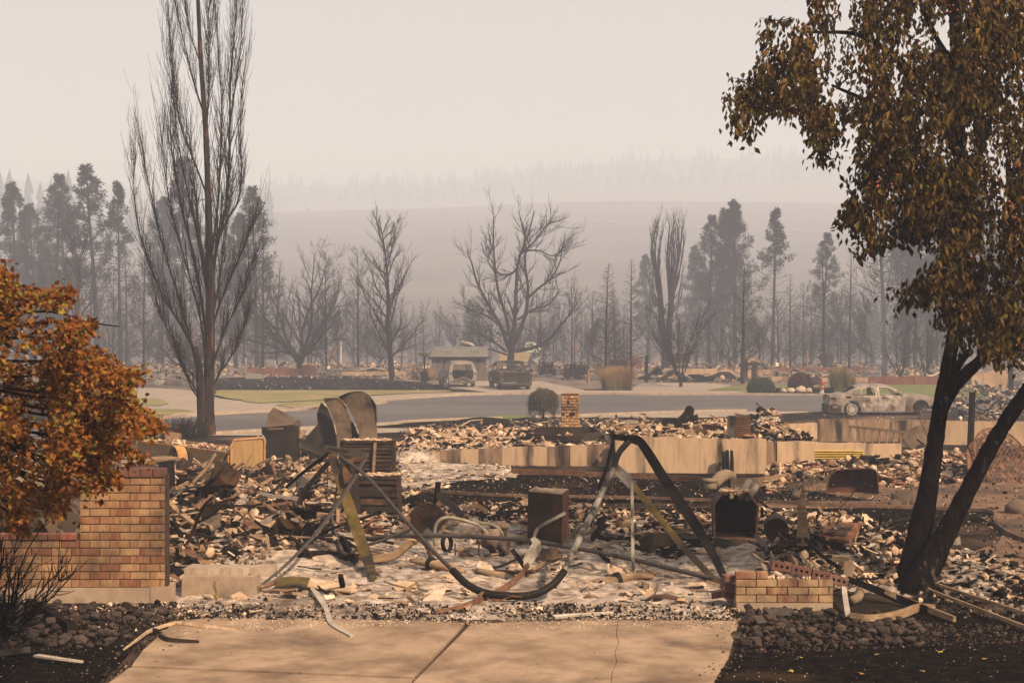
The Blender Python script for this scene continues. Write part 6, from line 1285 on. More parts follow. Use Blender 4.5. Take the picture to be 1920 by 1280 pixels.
m_ = MB(); m_.tube([G(1541, 739), P(1541, 737, dh_), P(1541, 736.5, dh_), P(1541, 722, dh_)], [.15, .15, .105, .105], 10); m_.build("barrel", M['hydwhite'], hy)
m_ = MB(); m_.tube([P(1541, 722, dh_), P(1541, 721, dh_), P(1541, 717.5, dh_), P(1541, 715.5, dh_), P(1541, 713.5, dh_)], [.15, .16, .13, .07, .04], 10); m_.build("bonnet", M['hydred'], hy)
for s_ in (-1, 1): m_ = MB(); c = P(1541, 726.5, dh_); m_.tube([c + Vector((s_ * .09, 0, 0)), c + Vector((s_ * .17, 0, 0)), c + Vector((s_ * .172, 0, 0)), c + Vector((s_ * .22, 0, 0))], [.06, .06, .085, .075], 8); m_.build("cap", M['hydred'], hy)
m_ = MB(); c = P(1541, 727.5, dh_); m_.tube([c + Vector((0, -.09, 0)), c + Vector((0, -.2, 0))], .08, 8); m_.build("cap", M['hydred'], hy)
def leafball(name, label, c, rad, n, size, m, seed, asp=.55, drp=0.0, cat="shrub", squash=None, stems=None):
    rg = np.random.default_rng(seed); v = rg.normal(0, 1, (n, 3)); v /= np.linalg.norm(v, axis=1)[:, None]; v = v[v[:, 2] > -.55]; q = rg.uniform(.3 if m == 'blackleaf' else .86, 1.03, len(v)) + (.5 if m == 'blackleaf' else .07) * np.array([mnoise.noise(Vector(tuple(a * 2.3)) + Vector((seed, 0, 0))) for a in v])
    p = v * q[:, None] * np.array(rad) + np.array(c) + [0, 0, rad[2] * .6]; o = thing(name, label, cat, c); V, Tn = leaves_np(p, v, size, rg, asp, .3, drp); me = mesh_np("foliage", V, Tn, M[m]); me.transform(mw(o).inverted()); link("foliage", me, o)
    if m == 'blackleaf': return o
    m_ = MB(); m_.blob(Vector(c) + Vector((0, 0, rad[2] * .55)), (rad[0] * .86, rad[1] * .86, rad[2] * .86), 14, 9, .08, seed=seed); m_.build("inner_growth", M[m], o, smooth=True)
    if stems: m_ = MB(); [m_.tube([Vector(c) - Vector((0, 0, .1)), Vector(c) + Vector((rr(-.3, .3), rr(-.2, .2), .35))], .03, 5) for _ in range(5)]; m_.build("stem", M['farbark'], o)
    return o
c = G(1427, 737); s_ = c.y / F
leafball("round_shrub", "bright green clipped round shrub on the lawn", c, (24.5 * s_, 24 * s_, 17 * s_), 5200, .10, 'boxleaf', 5)
c = G(1501, 732); s_ = c.y / F
leafball("russet_shrub", "russet brown rounded shrub behind the tan boulders", c, (21 * s_, 20 * s_, 19.5 * s_), 2600, .14, 'redleaf', 6, stems=1)
c = G(1529, 721); leafball("russet_shrub", "small dark shrub between the russet shrub and the hydrant", c, (.36, .34, .3), 700, .12, 'redleaf', 7)
for px, py, sz_, lb, sd2 in [(1075, 712, 1.0, "dark charred bush beside the burnt pickup", 31), (1090, 706, .7, "charred bush behind the wooden stake", 32), (1025, 706, .9, "charred leafy bush at the great tree's foot", 33)]:
    c = G(px, py); leafball("charred_bush", lb, c, (sz_ * .8, sz_ * .7, sz_ * .75), 900, .2, 'blackleaf', sd2)
def grass(name, label, px, py, w_, h_, n, m, seed, lean=.3, cat="ornamental grass"):
    rg = np.random.default_rng(seed); c = np.array(G(px, py)); V, Fc = [], []; a = rg.uniform(0, 6.28, n); r = w_ * .45 * np.sqrt(rg.uniform(0, 1, n)); k = 5
    for i in range(n):
        b = c + [r[i] * math.cos(a[i]), r[i] * math.sin(a[i]) * .7, 0]; L = h_ * rg.uniform(.55, 1.05); l = lean * rg.uniform(.2, 1.3) * (r[i] / (w_ * .45) + .25); wd = rg.uniform(.008, .02); s0 = np.array([math.sin(a[i]) , math.cos(a[i]), 0]) * wd; pts = []
        for j in range(k):
            t = j / (k - 1); p = b + np.array([math.cos(a[i]) * l * t * t * h_, math.sin(a[i]) * l * t * t * h_, L * t * (1 - .15 * l * t * t)]); pts += [p - s0 * (1 - t * .8), p + s0 * (1 - t * .8)]
        o = len(V); V += pts; Fc += [(o + 2 * j, o + 2 * j + 1, o + 2 * j + 3, o + 2 * j + 2) for j in range(k - 1)]
    t_ = thing(name, label, cat, tuple(c)); me = mesh_np("blades", np.array(V), np.array(Fc), M[m]); me.transform(mw(t_).inverted()); b_ = link("blades", me, t_); b_["kind"] = "stuff"; return t_
s_ = dep(731) / F
t_ = grass("ornamental_grass", "large orange dry ornamental grass clump by the bright driveway", 1156, 731, 62 * s_, 46 * s_, 2600, 'grassy', 3, .28); g2 = grass("x", "", 1160, 732, 50 * s_, 20 * s_, 500, 'grassg', 13, .4)
k_ = g2.children[0]; k_.data.transform(mw(t_).inverted() @ mw(g2)); k_.parent = t_; k_.name = "green_blades"; bpy.data.objects.remove(g2)
s_ = dep(737) / F
grass("reed_grass", "tall green reed grass behind the burnt sedan's boot", 1572, 737, 30 * s_, 48 * s_, 1100, 'grassg', 4, .2); grass("reed_grass", "thinner yellow reed grass beside the taller green one", 1592, 737, 18 * s_, 40 * s_, 420, 'grassg', 5, .25)
rg = np.random.default_rng(17); dwt = 56.5; wt = thing("weeping_tree", "small weeping tree with grey hanging foliage beside the brick column", "tree", P(1018, 0, dwt) * 1 if 0 else ((1018 - CX) / F * dwt, dwt, gz(dwt))); T = Tubes(); PL, DL = [], []
limb(T, [(1019, 792), (1018, 784), (1019, 765), (1018, 745)], dwt, [7, 6, 5, 4], 0, 7); top = np.array(P(1018, 732, dwt)); sc2 = dwt / F
for i in range(150):
    a = rg.uniform(0, 6.28); r = 31 * sc2 * math.sqrt(rg.uniform(.03, 1)); h_ = rg.uniform(22, 52) * sc2 * (.5 + .5 * r / (31 * sc2))
    s0 = np.array(P(1018, 752, dwt)); m1 = top + [r * .6 * math.cos(a), r * .6 * math.sin(a), (2 - 5 * (r / (31 * sc2))) * sc2 * 2]; e = top + [r * math.cos(a), r * math.sin(a), -h_ * .75 - r * .25]
    ln = np.array([np.array(v) for v in bez([Vector(s0), Vector(m1), Vector((m1 + e) / 2 + [0.05 * math.cos(a), .05 * math.sin(a), .1]), Vector(e)], 4)]); T.add(ln, np.linspace(.012, .004, len(ln)), 3)
    for q in ln[4:]: PL.append(q + rg.normal(0, .045, (9, 3))); v = rg.normal(0, .25, (9, 3)); v[:, 2] -= 1; DL.append(v)
V, Tn = leaves_np(np.concatenate(PL), np.concatenate(DL), .085, rg, .35, .2, .4); link("trunk", T.mesh("trunk", M['farbark']), wt); link("crown", mesh_np("crown", V, Tn, M['weepleaf']), wt); settle(wt)
rg = np.random.default_rng(27); T = Tubes(); c = np.array(G(346, 822)); o = thing("dead_shrub", "black burnt twiggy shrub at the tall poplar's foot", "shrub", tuple(c))
for i in range(420): a = rg.uniform(0, 6.28); r = rg.uniform(0, .7); b = c + [r * math.cos(a) * 1.05, r * math.sin(a) * .7, 0]; L = rg.uniform(.3, .72); ln, _ = wander(b, (.5 * math.cos(a) * r + rg.normal(0, .2), .3 * math.sin(a), 1), L, 4, .1, (0, 0, .2), rg); T.add(ln, np.linspace(.008, .004, 5), 3)
link("stems", T.mesh("stems", M['twig'], smooth=False), o); settle(o)
def shrink(poly, q=.985):
    cx = sum(p[0] for p in poly) / len(poly); cy_ = sum(p[1] for p in poly) / len(poly); k = .008
    return [(p[0] + (cx - p[0]) * k / max(.05, math.hypot(p[0] - cx, p[1] - cy_)) * 1.0, p[1] + (cy_ - p[1]) * k / max(.05, math.hypot(p[0] - cx, p[1] - cy_))) for p in poly]
def arc(cx, cy_, r, a0, a1, n=12): return [(cx + r * math.cos(math.radians(a0 + (a1 - a0) * i / n)), cy_ + r * math.sin(math.radians(a0 + (a1 - a0) * i / n))) for i in range(n + 1)]
def lid(mb, rows, yh, crown=.04, th=.02, mi=0):
    """a body skin across the car: rows (u, v), half width yh(u, v), arched by crown"""
    n = 8; top = []
    for u, v in rows:
        for j in range(n + 1):
            t = -1 + 2 * j / n; top.append(Vector((u, yh(u, v) * t, v + crown * (1 - t * t) + rr(-.004, .004))))
    k = len(top); fs = [(i * (n + 1) + j, i * (n + 1) + j + 1, (i + 1) * (n + 1) + j + 1, (i + 1) * (n + 1) + j) for i in range(len(rows) - 1) for j in range(n)]
    mb.add(top + [p - Vector((0, 0, th)) for p in top], fs + [tuple(q + k for q in reversed(f)) for f in fs], mi)
def rim(r, spokes, name, m, parent, c, ax=(0, 1, 0), w_=.17):
    mb = MB(); c = Vector(c); a = Vector(ax); mb.disc(c, a, r, w_, 22, hole=r * .90); mb.disc(c - a * w_ * .35, a, r * .22, .05, 12); o = mb.build(name, M[m], parent, local=True)
    mb = MB(); u = a.orthogonal().normalized(); v = a.cross(u)
    for i in range(spokes):
        q = 2 * math.pi * i / spokes; d = u * math.cos(q) + v * math.sin(q); mb.strip([c - a * w_ * .36 + d * r * .18, c - a * w_ * .42 + d * r * .92], [.034, .02], .02, side=d.cross(a))
    mb.build("spokes", M[m], o, local=True)
    mb = MB(); mb.disc(c + a * .06, a, r * .5, .04, 14); mb.build("brake_disc", M['rustdark'], o, local=True); return o
dsed = 61.6; car = thing("burnt_sedan", "burnt out pale sedan without glass or tyres standing on the street", "car", ((1648.5 - CX) / F * (dsed + .9), dsed + .92, gz(dsed) + .0), (0, 0, math.radians(-1.5)))
def yh(u, v):
    y = .90 - .12 * max(0, (.5 - u) / .5) ** 2 - .20 * max(0, (u - 3.95) / .7) ** 2
    if v > .80: y -= (v - .80) * .46
    if v < .40: y -= (.40 - v) * .18
    return y + .012 * math.exp(-((v - .68) / .05) ** 2)
SO = [(.06, .12), (.52, .10)] + arc(.95, .25, .37, 205, -18) + [(1.42, .115), (3.46, .115)] + arc(3.9, .30, .36, 207, 4) + [(4.36, .42), (4.60, .50), (4.66, .62), (4.5, .725), (4.25, .795), (4.0, .845), (3.6, .875), (3.25, .895), (2.98, 1.06), (2.75, 1.185), (2.5, 1.26), (2.25, 1.30), (1.9, 1.318), (1.55, 1.31), (1.3, 1.255), (1.1, 1.18), (.85, 1.065), (.6, .955), (.3, .90), (.02, .845), (-.02, .78), (.0, .5)]
RD = [(1.325, .86), (1.32, 1.15), (1.6, 1.225), (1.98, 1.252), (2.03, .83), (2.045, .165), (1.5, .165), (1.40, .34), (1.34, .55)]
FD = [(2.07, .165), (2.06, .83), (2.02, 1.252), (2.35, 1.245), (2.62, 1.20), (2.85, 1.09), (3.2, .84), (3.24, .6), (3.22, .165)]
QW = [(.92, .90), (1.10, 1.035), (1.27, 1.11), (1.295, .86), (1.05, .855)]
RW = [(1.36, .85), (1.36, 1.10), (1.62, 1.175), (1.92, 1.20), (1.955, .85)]
FW = [(2.14, .85), (2.11, 1.20), (2.36, 1.195), (2.58, 1.155), (2.78, 1.06), (3.06, .85)]
FF = [(.66, .71), (.66, .82), (.88, .82), (.88, .72)]; TL = [(.02, .66), (.03, .76), (.26, .73), (.24, .68)]
for s in (-1, 1):
    fn = lambda u, v, s=s: (u - 2.3, s * (yh(u, v) + .006 * mnoise.noise(Vector((u * 3, v * 3, s)))), v); of = lambda u, v, s=s: (0, -s * .02, 0)
    mb = MB(); panel2d(SO, [RD, FD, QW] + ([FF, TL] if s < 0 else []), .11, fn, of, mb); mb.build("side_panel", M['carskin'], car, local=True)
    for D_, W_ in ((RD, RW), (FD, FW)):
        fd = lambda u, v, s=s: (u - 2.3, s * (yh(u, v) + .004 + .014 * mnoise.noise(Vector((u * 4.5, v * 4.5, s + 3)))), v)
        mb = MB(); panel2d(shrink(D_), [W_], .075, fd, of, mb); o = mb.build("door", M['cardoor'], car, local=True)
        mb = MB(); u0 = D_[0][0] + .12 if D_ is RD else 2.22; mb.box((u0 + .07 - 2.3, s * (yh(u0, .76) + .03), .76), (.16, .03, .03)); mb.build("handle", M['cardoor'], o, local=True)
mb = MB(); lid(mb, [(u - 2.3, v) for u, v in [(1.12, 1.185), (1.3, 1.255), (1.55, 1.31), (1.9, 1.318), (2.25, 1.30), (2.5, 1.26), (2.74, 1.185)]], lambda u, v: yh(u + 2.3, v) - .01, .05); mb.build("roof", M['carskin'], car, local=True)
mb = MB(); lid(mb, [(u - 2.3, v) for u, v in [(3.22, .90), (3.6, .88), (4.0, .85), (4.25, .80), (4.5, .73), (4.62, .64)]], lambda u, v: yh(u + 2.3, v) - .01, .045); mb.build("bonnet", M['carskin'], car, local=True)
mb = MB(); lid(mb, [(u - 2.3, v) for u, v in [(-.01, .83), (.3, .90), (.6, .95)]], lambda u, v: yh(u + 2.3, v) - .01, .03); mb.build("boot_lid", M['carskin'], car, local=True)
mb = MB(); panel2d([(-.80, .45), (.80, .45), (.80, .80), (-.80, .80)], [[(-.74, .62), (-.42, .62), (-.42, .74), (-.74, .74)], [(.42, .62), (.74, .62), (.74, .74), (.42, .74)]], .12, lambda u, v: (-2.31 + .05 * (v - .45), u, v), lambda u, v: (.03, 0, 0), mb); mb.build("tail_panel", M['carskin'], car, local=True)
mb = MB(); panel2d([(.02, .08), (.46, .08), (.50, .20), (.50, .44), (.16, .50), (.04, .42)], [[(.14, .30), (.34, .30), (.34, .40), (.14, .40)]], .08, lambda u, v: (u - 2.33, -(yh(u, .3) + .015), v), lambda u, v: (0, .03, 0), mb); mb.box((-2.34, 0, .28), (.05, 1.6, .34)); mb.build("bumper", M['truck'], car, local=True)
mb = MB(); mb.box((-.35, 0, .22), (3.2, 1.5, .10)); mb.box((.95, 0, .62), (.25, 1.45, .30)); mb.box((-2.0, 0, .45), (.55, 1.45, .5)); mb.box((1.75, 0, .45), (.8, 1.2, .4), jit=.1); mb.build("interior", M['carblack'], car, local=True)
for s in (-.38, .38):
    mb = MB(); mb.tube([(-.05, s - .2, .3), (-.25, s - .18, .95), (-.25, s + .18, .95), (-.05, s + .2, .3)], .022, 5); mb.tube([(-.15, s, .5), (-.25, s, 1.05)], .02, 5); mb.build("seat_frame", M['rust'], car, local=True)
rim(.24, 18, "wheel", 'alloy', car, (.94 - 2.3, -.80, .235)); rim(.265, 15, "wheel", 'truck', car, (3.9 - 2.3, -.78, .30)); rim(.25, 15, "wheel", 'truck', car, (.94 - 2.3, .80, .24)); rim(.25, 15, "wheel", 'truck', car, (3.9 - 2.3, .78, .28))

dsu = 92.0; suv = thing("burnt_estate_car", "burnt out estate car with its hatch gone, seen from behind", "car", ((868 - CX) / F * dsu, dsu, gz(dsu)), (0, 0, math.radians(13)))
def xh(y, z):
    x = .92 - .06 * max(0, (y - 3.6) / .7) ** 2
    if z > 1.0: x -= (z - 1.0) * .33
    if z < .45: x -= (.45 - z) * .15
    return x
BO = [(-.90, .30), (-.92, .6), (-.92, 1.0), (-.86, 1.14), (-.72, 1.60), (-.58, 1.72), (.58, 1.72), (.72, 1.60), (.86, 1.14), (.92, 1.0), (.92, .6), (.90, .30)]
BH = [(-.60, .52), (-.68, .72), (-.70, .98), (-.60, 1.52), (.60, 1.52), (.70, .98), (.68, .72), (.60, .52), (.3, .60), (0, .72), (-.3, .60)]
tlq = [(-.86, .86), (-.86, 1.0), (-.76, 1.02), (-.76, .86)]
mb = MB(); panel2d(BO, [BH, tlq, [(-p[0], p[1]) for p in tlq][::-1]], .12, lambda u, v: (u, .02 + max(0, v - 1.0) * .34 + .012 * mnoise.noise(Vector((u * 5, v * 5, 2))), v), lambda u, v: (0, .06, 0), mb); mb.build("tail_frame", M['carskin'], suv, local=True)
ES = [(.02, .30), (.45, .28)] + arc(.85, .34, .38, 190, -10) + [(1.3, .28), (2.95, .28)] + arc(3.35, .34, .38, 190, -10) + [(3.8, .32), (4.2, .40), (4.28, .8), (4.1, .98), (3.3, 1.08), (2.7, 1.58), (2.4, 1.68), (1.2, 1.72), (.28, 1.68), (.06, 1.05)]
W1 = [(.32, 1.12), (.42, 1.56), (1.15, 1.60), (1.2, 1.12)]; W2 = [(1.3, 1.12), (1.28, 1.60), (2.3, 1.58), (2.5, 1.45), (2.9, 1.12)]
for s in (-1, 1):
    mb = MB(); panel2d(ES, [W1, W2], .14, lambda u, v, s=s: (s * (xh(u, v) + .01 * mnoise.noise(Vector((u * 3, v * 3, s)))), u, v), lambda u, v, s=s: (-s * .03, 0, 0), mb); mb.build("side_panel", M['carskin'], suv, local=True)
def lid_y(mb, rows, half, crown, th=.025):
    n = 8; top = [Vector((half(y, z) * (-1 + 2 * j / n), y, z + crown * (1 - (-1 + 2 * j / n) ** 2))) for y, z in rows for j in range(n + 1)]; k = len(top)
    fs = [(i * (n + 1) + j, i * (n + 1) + j + 1, (i + 1) * (n + 1) + j + 1, (i + 1) * (n + 1) + j) for i in range(len(rows) - 1) for j in range(n)]; mb.add(top + [p - Vector((0, 0, th)) for p in top], fs + [tuple(q + k for q in reversed(f)) for f in fs])
mb = MB(); lid_y(mb, [(.24, 1.67), (.6, 1.70), (1.2, 1.72), (2.0, 1.70), (2.45, 1.66)], xh, .05); mb.build("roof", M['carskin'], suv, local=True)
mb = MB(); lid_y(mb, [(3.25, 1.08), (3.7, 1.03), (4.1, .97), (4.27, .85)], xh, .03); mb.build("bonnet", M['carskin'], suv, local=True)
mb = MB(); mb.box((0, 1.7, .42), (1.6, 3.2, .1)); mb.box((0, 1.25, .80), (1.45, .12, .55)); mb.box((0, 3.0, .85), (1.5, .3, .45)); mb.box((0, .35, .36), (1.3, .5, .14), jit=.15); mb.build("interior", M['carblack'], suv, local=True)
mb = MB(); mb.strip(bez([(-.78, -.02, .40), (-.4, -.05, .52), (-.1, -.03, .62), (.2, -.06, .55), (.5, -.04, .42), (.80, -.02, .40)], 4), .10, .03, side=(0, 0, 1)); mb.strip([(-.8, -.03, .34), (.8, -.05, .33)], .12, .03, side=(0, 0, 1)); mb.tube([(-.35, -.02, .4), (0, -.05, .60), (.38, -.02, .42)], .03, 5); mb.build("bumper", M['truck'], suv, local=True)
rim(.24, 10, "wheel", 'alloy', suv, (-.82, .85, .24), (1, 0, 0), .2); rim(.24, 10, "wheel", 'truck', suv, (.82, .85, .24), (1, 0, 0), .2); rim(.24, 10, "wheel", 'truck', suv, (-.82, 3.35, .24), (1, 0, 0), .2); rim(.24, 10, "wheel", 'truck', suv, (.82, 3.35, .24), (1, 0, 0), .2)

dpk = 88.0; pk = thing("burnt_pickup", "burnt out dark pickup truck seen from behind with its tailgate shut", "truck", ((968 - CX) / F * dpk, dpk, gz(dpk)), (0, 0, math.radians(9)))
ph = lambda y, z: 1.0 - (.0 if z < 1.12 else (z - 1.12) * .26) - max(0, .5 - z) * .1
PS = [(.02, .42), (.5, .38)] + arc(1.05, .38, .46, 180, 0) + [(1.6, .38), (3.9, .38)] + arc(4.4, .38, .44, 180, 0) + [(4.95, .40), (5.3, .5), (5.32, .95), (4.9, 1.10), (3.9, 1.16), (3.45, 1.70), (3.2, 1.80), (2.45, 1.80), (2.2, 1.72), (2.08, 1.18), (.02, 1.12)]
PW = [(2.35, 1.22), (2.42, 1.68), (3.1, 1.68), (3.3, 1.55), (3.55, 1.22)]
for s in (-1, 1):
    mb = MB(); panel2d(PS, [PW], .15, lambda u, v, s=s: (s * (ph(u, v) + .012 * mnoise.noise(Vector((u * 3, v * 3, s)))), u, v), lambda u, v, s=s: (-s * .035, 0, 0), mb); mb.build("side_panel", M['truck'], pk, local=True)
mb = MB(); panel2d([(-.76, .50), (.84, .50), (.84, 1.08), (-.76, 1.08)], [], .12, lambda u, v: (u, .0 + .012 * mnoise.noise(Vector((u * 4, v * 4, 1))) + (.018 if .62 < v < .95 and abs(u) < .6 else 0), v), lambda u, v: (0, .06, 0), mb); tg = mb.build("tailgate", M['sheetdark'], pk, local=True)
mb = MB(); mb.box((.04, -.01, 1.10), (1.64, .10, .05)); mb.build("top_rail", M['greysteel'], tg, local=True)
for s in (-1, 1): mb = MB(); panel2d([(s * .84 if s > 0 else -.99, .48), (.99 if s > 0 else -.80, .48), (.99 if s > 0 else -.80, 1.12), (s * .86 if s > 0 else -.99, 1.12)], [[(s * .87 if s > 0 else -.95, .72), (.96 if s > 0 else -.85, .72), (.96 if s > 0 else -.85, 1.0), (s * .87 if s > 0 else -.95, 1.0)]], .1, lambda u, v: (u, .01, v), lambda u, v: (0, .05, 0), mb); mb.build("tail_light_frame", M['truck'], pk, local=True)
mb = MB(); mb.box((0, -.10, .38), (1.9, .16, .16)); mb.box((0, -.19, .39), (.5, .02, .1), mi=0); mb.build("bumper", M['greysteel'], pk, local=True)
mb = MB(); mb.box((0, 1.05, .62), (1.75, 2.0, .06)); mb.box((0, 2.8, .5), (1.7, 1.4, .1)); mb.box((0, 2.55, .95), (1.5, .25, .7), jit=.06); mb.box((0, 4.5, .7), (1.5, 1.2, .6), jit=.08); mb.box((0, 1.2, .3), (1.2, 2.4, .2)); mb.build("interior", M['carblack'], pk, local=True)
mb = MB(); panel2d([(-.94, 1.10), (.94, 1.10), (.80, 1.70), (.70, 1.78), (-.70, 1.78), (-.80, 1.70)], [[(-.74, 1.20), (.74, 1.20), (.66, 1.64), (-.66, 1.64)]], .12, lambda u, v: (u, 2.12 + (v - 1.1) * .16, v), lambda u, v: (0, .05, 0), mb); mb.build("cab_back", M['truck'], pk, local=True)
mb = MB(); lid_y(mb, [(2.2, 1.76), (2.5, 1.80), (3.15, 1.80), (3.4, 1.74)], ph, .04); mb.build("cab_roof", M['truck'], pk, local=True)
mb = MB(); lid_y(mb, [(3.9, 1.15), (4.9, 1.09), (5.3, .95)], ph, .03); mb.build("bonnet", M['truck'], pk, local=True)
mb = MB(); [mb.tube([(x, 2.55, 1.0), (x + .02, 2.62, 1.5)], .03, 4) for x in (-.5, -.2, .15, .45)]; mb.build("seat_frame", M['rust'], pk, local=True)
for x, y, m_ in ((-.9, 1.05, 'truck'), (.9, 1.05, 'truck'), (-.9, 4.4, 'truck'), (.9, 4.4, 'truck')): rim(.26, 8, "wheel", m_, pk, (x, y, .26), (1, 0, 0), .24)

tr = thing("utility_trailer", "burnt olive utility trailer with rusted fender and raised tan tailgate", "trailer", P(430, 0, 30.0).to_2d().to_3d())
A = Vector((X(430, 30.0), 30.0, 0)); Bk = Vector((X(256, 34.3), 34.3, 0)); u = (Bk - A).normalized(); wv = (Vector((X(493, 30.8), 30.8, 0)) - A); wd = wv.length; wv = wv.normalized(); LT = (Bk - A).length; zb, zt = .11, .475; up = Vector((0, 0, 1)); fnrm = Vector((u.y, -u.x, 0)); fnrm = fnrm if fnrm.y < 0 else -fnrm
for k in range(4):
    z0_, z1_ = zb + (zt - zb) * k / 4 + .006, zb + (zt - zb) * (k + 1) / 4 - .004
    mb = MB(); n = 8; pts = []
    for i in range(n + 1): p = A + u * LT * i / n + fnrm * rr(-.006, .01); pts.append(p + up * (z0_ + z1_) / 2)
    mb.strip(pts, z1_ - z0_, .03, side=up); mb.build("side_plank", M['trailer'], tr)
mb = MB(); mb.strip([A + up * (zt + .015), A + u * LT + up * (zt + .015)], .06, .05, side=fnrm); mb.strip([A + up * (zb - .03), A + u * LT + up * (zb - .03)], .06, .08, side=fnrm); mb.strip([A + wv * wd + up * zt, A + wv * wd + u * LT + up * zt], .05, .05, side=fnrm); mb.build("rail", M['trailerrust'], tr)
mb = MB(); mb.strip([A + wv * wd + up * (zb + zt) / 2, A + wv * wd + u * LT + up * (zb + zt) / 2], zt - zb, .03, side=up); mb.build("far_side", M['trailer'], tr)
for t in (.0, .52, .98): mb = MB(); p = A + u * LT * t + fnrm * .03; mb.strip([p + up * (zb - .05), p + up * (zt + .02)], .07, .04, side=u); mb.build("side_post", M['trailerrust'], tr)
mb = MB(); c = [A + up * (zb - .02), A + wv * wd + up * (zb - .02), A + wv * wd + u * LT + up * (zb - .02), A + u * LT + up * (zb - .02)]; mb.plate(c, .04); mb.build("floor", M['blackpost'], tr)
T0 = A - u * .05; gt = thing_part = None
mb = MB(); panel2d([(.03, .06), (wd - .03, .06), (wd - .03, .74), (.09, .74), (.03, .6)], [], .12, lambda a, z: T0 + wv * a + up * z - u * (.03 + .02 * math.sin(a * 5)), lambda a, z: u * .02, mb); g_ = mb.build("tailgate", M['tailgate'], tr)
mb = MB(); mb.tube([T0 + up * .03 - u * .03, T0 + up * .64 - u * .03, T0 + wv * .09 + up * .77 - u * .03, T0 + wv * (wd - .06) + up * .78 - u * .03, T0 + wv * wd + up * .70 - u * .03, T0 + wv * wd + up * .03 - u * .03], .022, 7); mb.build("tube_frame", M['trailerrust'], g_)
wc = A + u * 2.35 + fnrm * .12 + up * .22; mb = MB(); mb.disc(wc, fnrm, .235, .17, 20, hole=.17); wl = mb.build("wheel", M['blackpost'], tr)
mb = MB(); mb.disc(wc + fnrm * .06, fnrm, .18, .05, 18, hole=.155); mb.disc(wc + fnrm * .05, fnrm, .085, .07, 12)
for i in range(8): q = 2 * math.pi * i / 8; dd = u * math.cos(q) + up * math.sin(q); mb.strip([wc + fnrm * .05 + dd * .07, wc + fnrm * .06 + dd * .16], .06, .03, side=dd.cross(fnrm))
mb.build("rim", M['pipe'], wl)
mb = MB(); mb.strip([wc + fnrm * .06 + u * math.cos(q) * .31 + up * math.sin(q) * .31 for q in [math.radians(a) for a in range(180, -10, -15)]], .22, .03, side=fnrm); mb.build("fender", M['trailerrust'], tr)
mb = MB(); jc = A + u * .32 + fnrm * .06 + up * .10
for a, b in (((-.09, -.07), (.09, -.07)), ((.09, -.07), (.09, .09)), ((.09, .09), (-.09, .09)), ((-.09, .09), (-.09, -.07)), ((0, -.07), (0, .09))): mb.strip([jc + u * a[0] + up * a[1], jc + u * b[0] + up * b[1]], .03, .05, side=fnrm.cross(Vector((b[0] - a[0], 0, b[1] - a[1])) if 0 else up if a[1] == b[1] else u))
mb.build("light_bracket", M['trailerrust'], tr)
def trailer_load():
    rg = np.random.default_rng(5); V, Fc, MI, off = [], [], [], 0
    for i in range(700):
        a, b = rg.uniform(.1, LT - .2), rg.uniform(.05, wd - .08); p = A + u * a + wv * b + up * (zt - .04 + .09 * mnoise.noise(Vector((a * 1.5, b * 2, 0))) + rg.uniform(0, .06)); k = rg.choice(['flake', 'chunk', 'stick', 'sheet'], p=[.5, .3, .1, .1]); tv, tf = TPL[k][int(rg.integers(12))]; s_ = rg.uniform(.04, .22) * (1.4 if k == 'stick' else 1)
        V.append(np.einsum('ij,vj->vi', rotm(rg, 1, .5)[0], tv) * s_ + np.array(p)); Fc.append(tf + off); off += len(tv); MI.append(np.full(len(tf), rg.choice(5, p=[.45, .2, .15, .1, .1])))
    me = mesh_np("rubble_load", np.concatenate(V), np.concatenate(Fc), [M['plaster'], M['ash'], M['tan'], M['char'], M['rust']], np.concatenate(MI)); o = link("trailer_rubble", me); tag(o, "pale rubble filling the bed of the burnt trailer", "rubble", kind='stuff')
    mb = MB(); mb.plate([A + u * .1 + wv * .05 + up * (zt - .04), A + u * (LT - .1) + wv * .05 + up * (zt - .04), A + u * (LT - .1) + wv * (wd - .05) + up * (zt - .04), A + u * .1 + wv * (wd - .05) + up * (zt - .04)][::-1], .1); mb.build("packed_ash", M['plaster'], tr)
trailer_load()
def bars(name, label, cat, items, parts, loc=None):
    """items: (part name, photo points with distance, kind, size, material)"""
    d0 = items[0][1][0]; o = thing(name, label, cat, loc or P(*d0))
    for nm_, pts, kd, sz, m in items:
        mb = MB(); q = [PP(*p) for p in pts]
        if kd == 'tube': mb.tube(bez(q, 6) if len(q) > 2 else q, sz, 9)
        elif kd == 'kink': mb.tube(q, sz, 8)
        elif kd == 'flat': mb.strip(bez(q, 5) if len(q) > 2 else q, sz[0], sz[1], side=sz[2])
        elif kd == 'angle':
            mb.strip(q, sz[0], .004, side=sz[1]); s2 = Vector(sz[1]).cross((q[-1] - q[0]).normalized()); mb.strip([p + Vector(sz[1]).normalized() * sz[0] / 2 + s2 * sz[0] / 2 for p in q], sz[0], .004, side=s2)
        mb.build(nm_, M[m], o, smooth=kd in ('tube',))
    return o
FRN = (1, 0, .2)
def PP(px, py, d):
    while CAMZ + (HY - py) / F * d < TH((px - CX) / F * d, d) + .05 and d > 9: d -= .05
    return P(px, py, d)
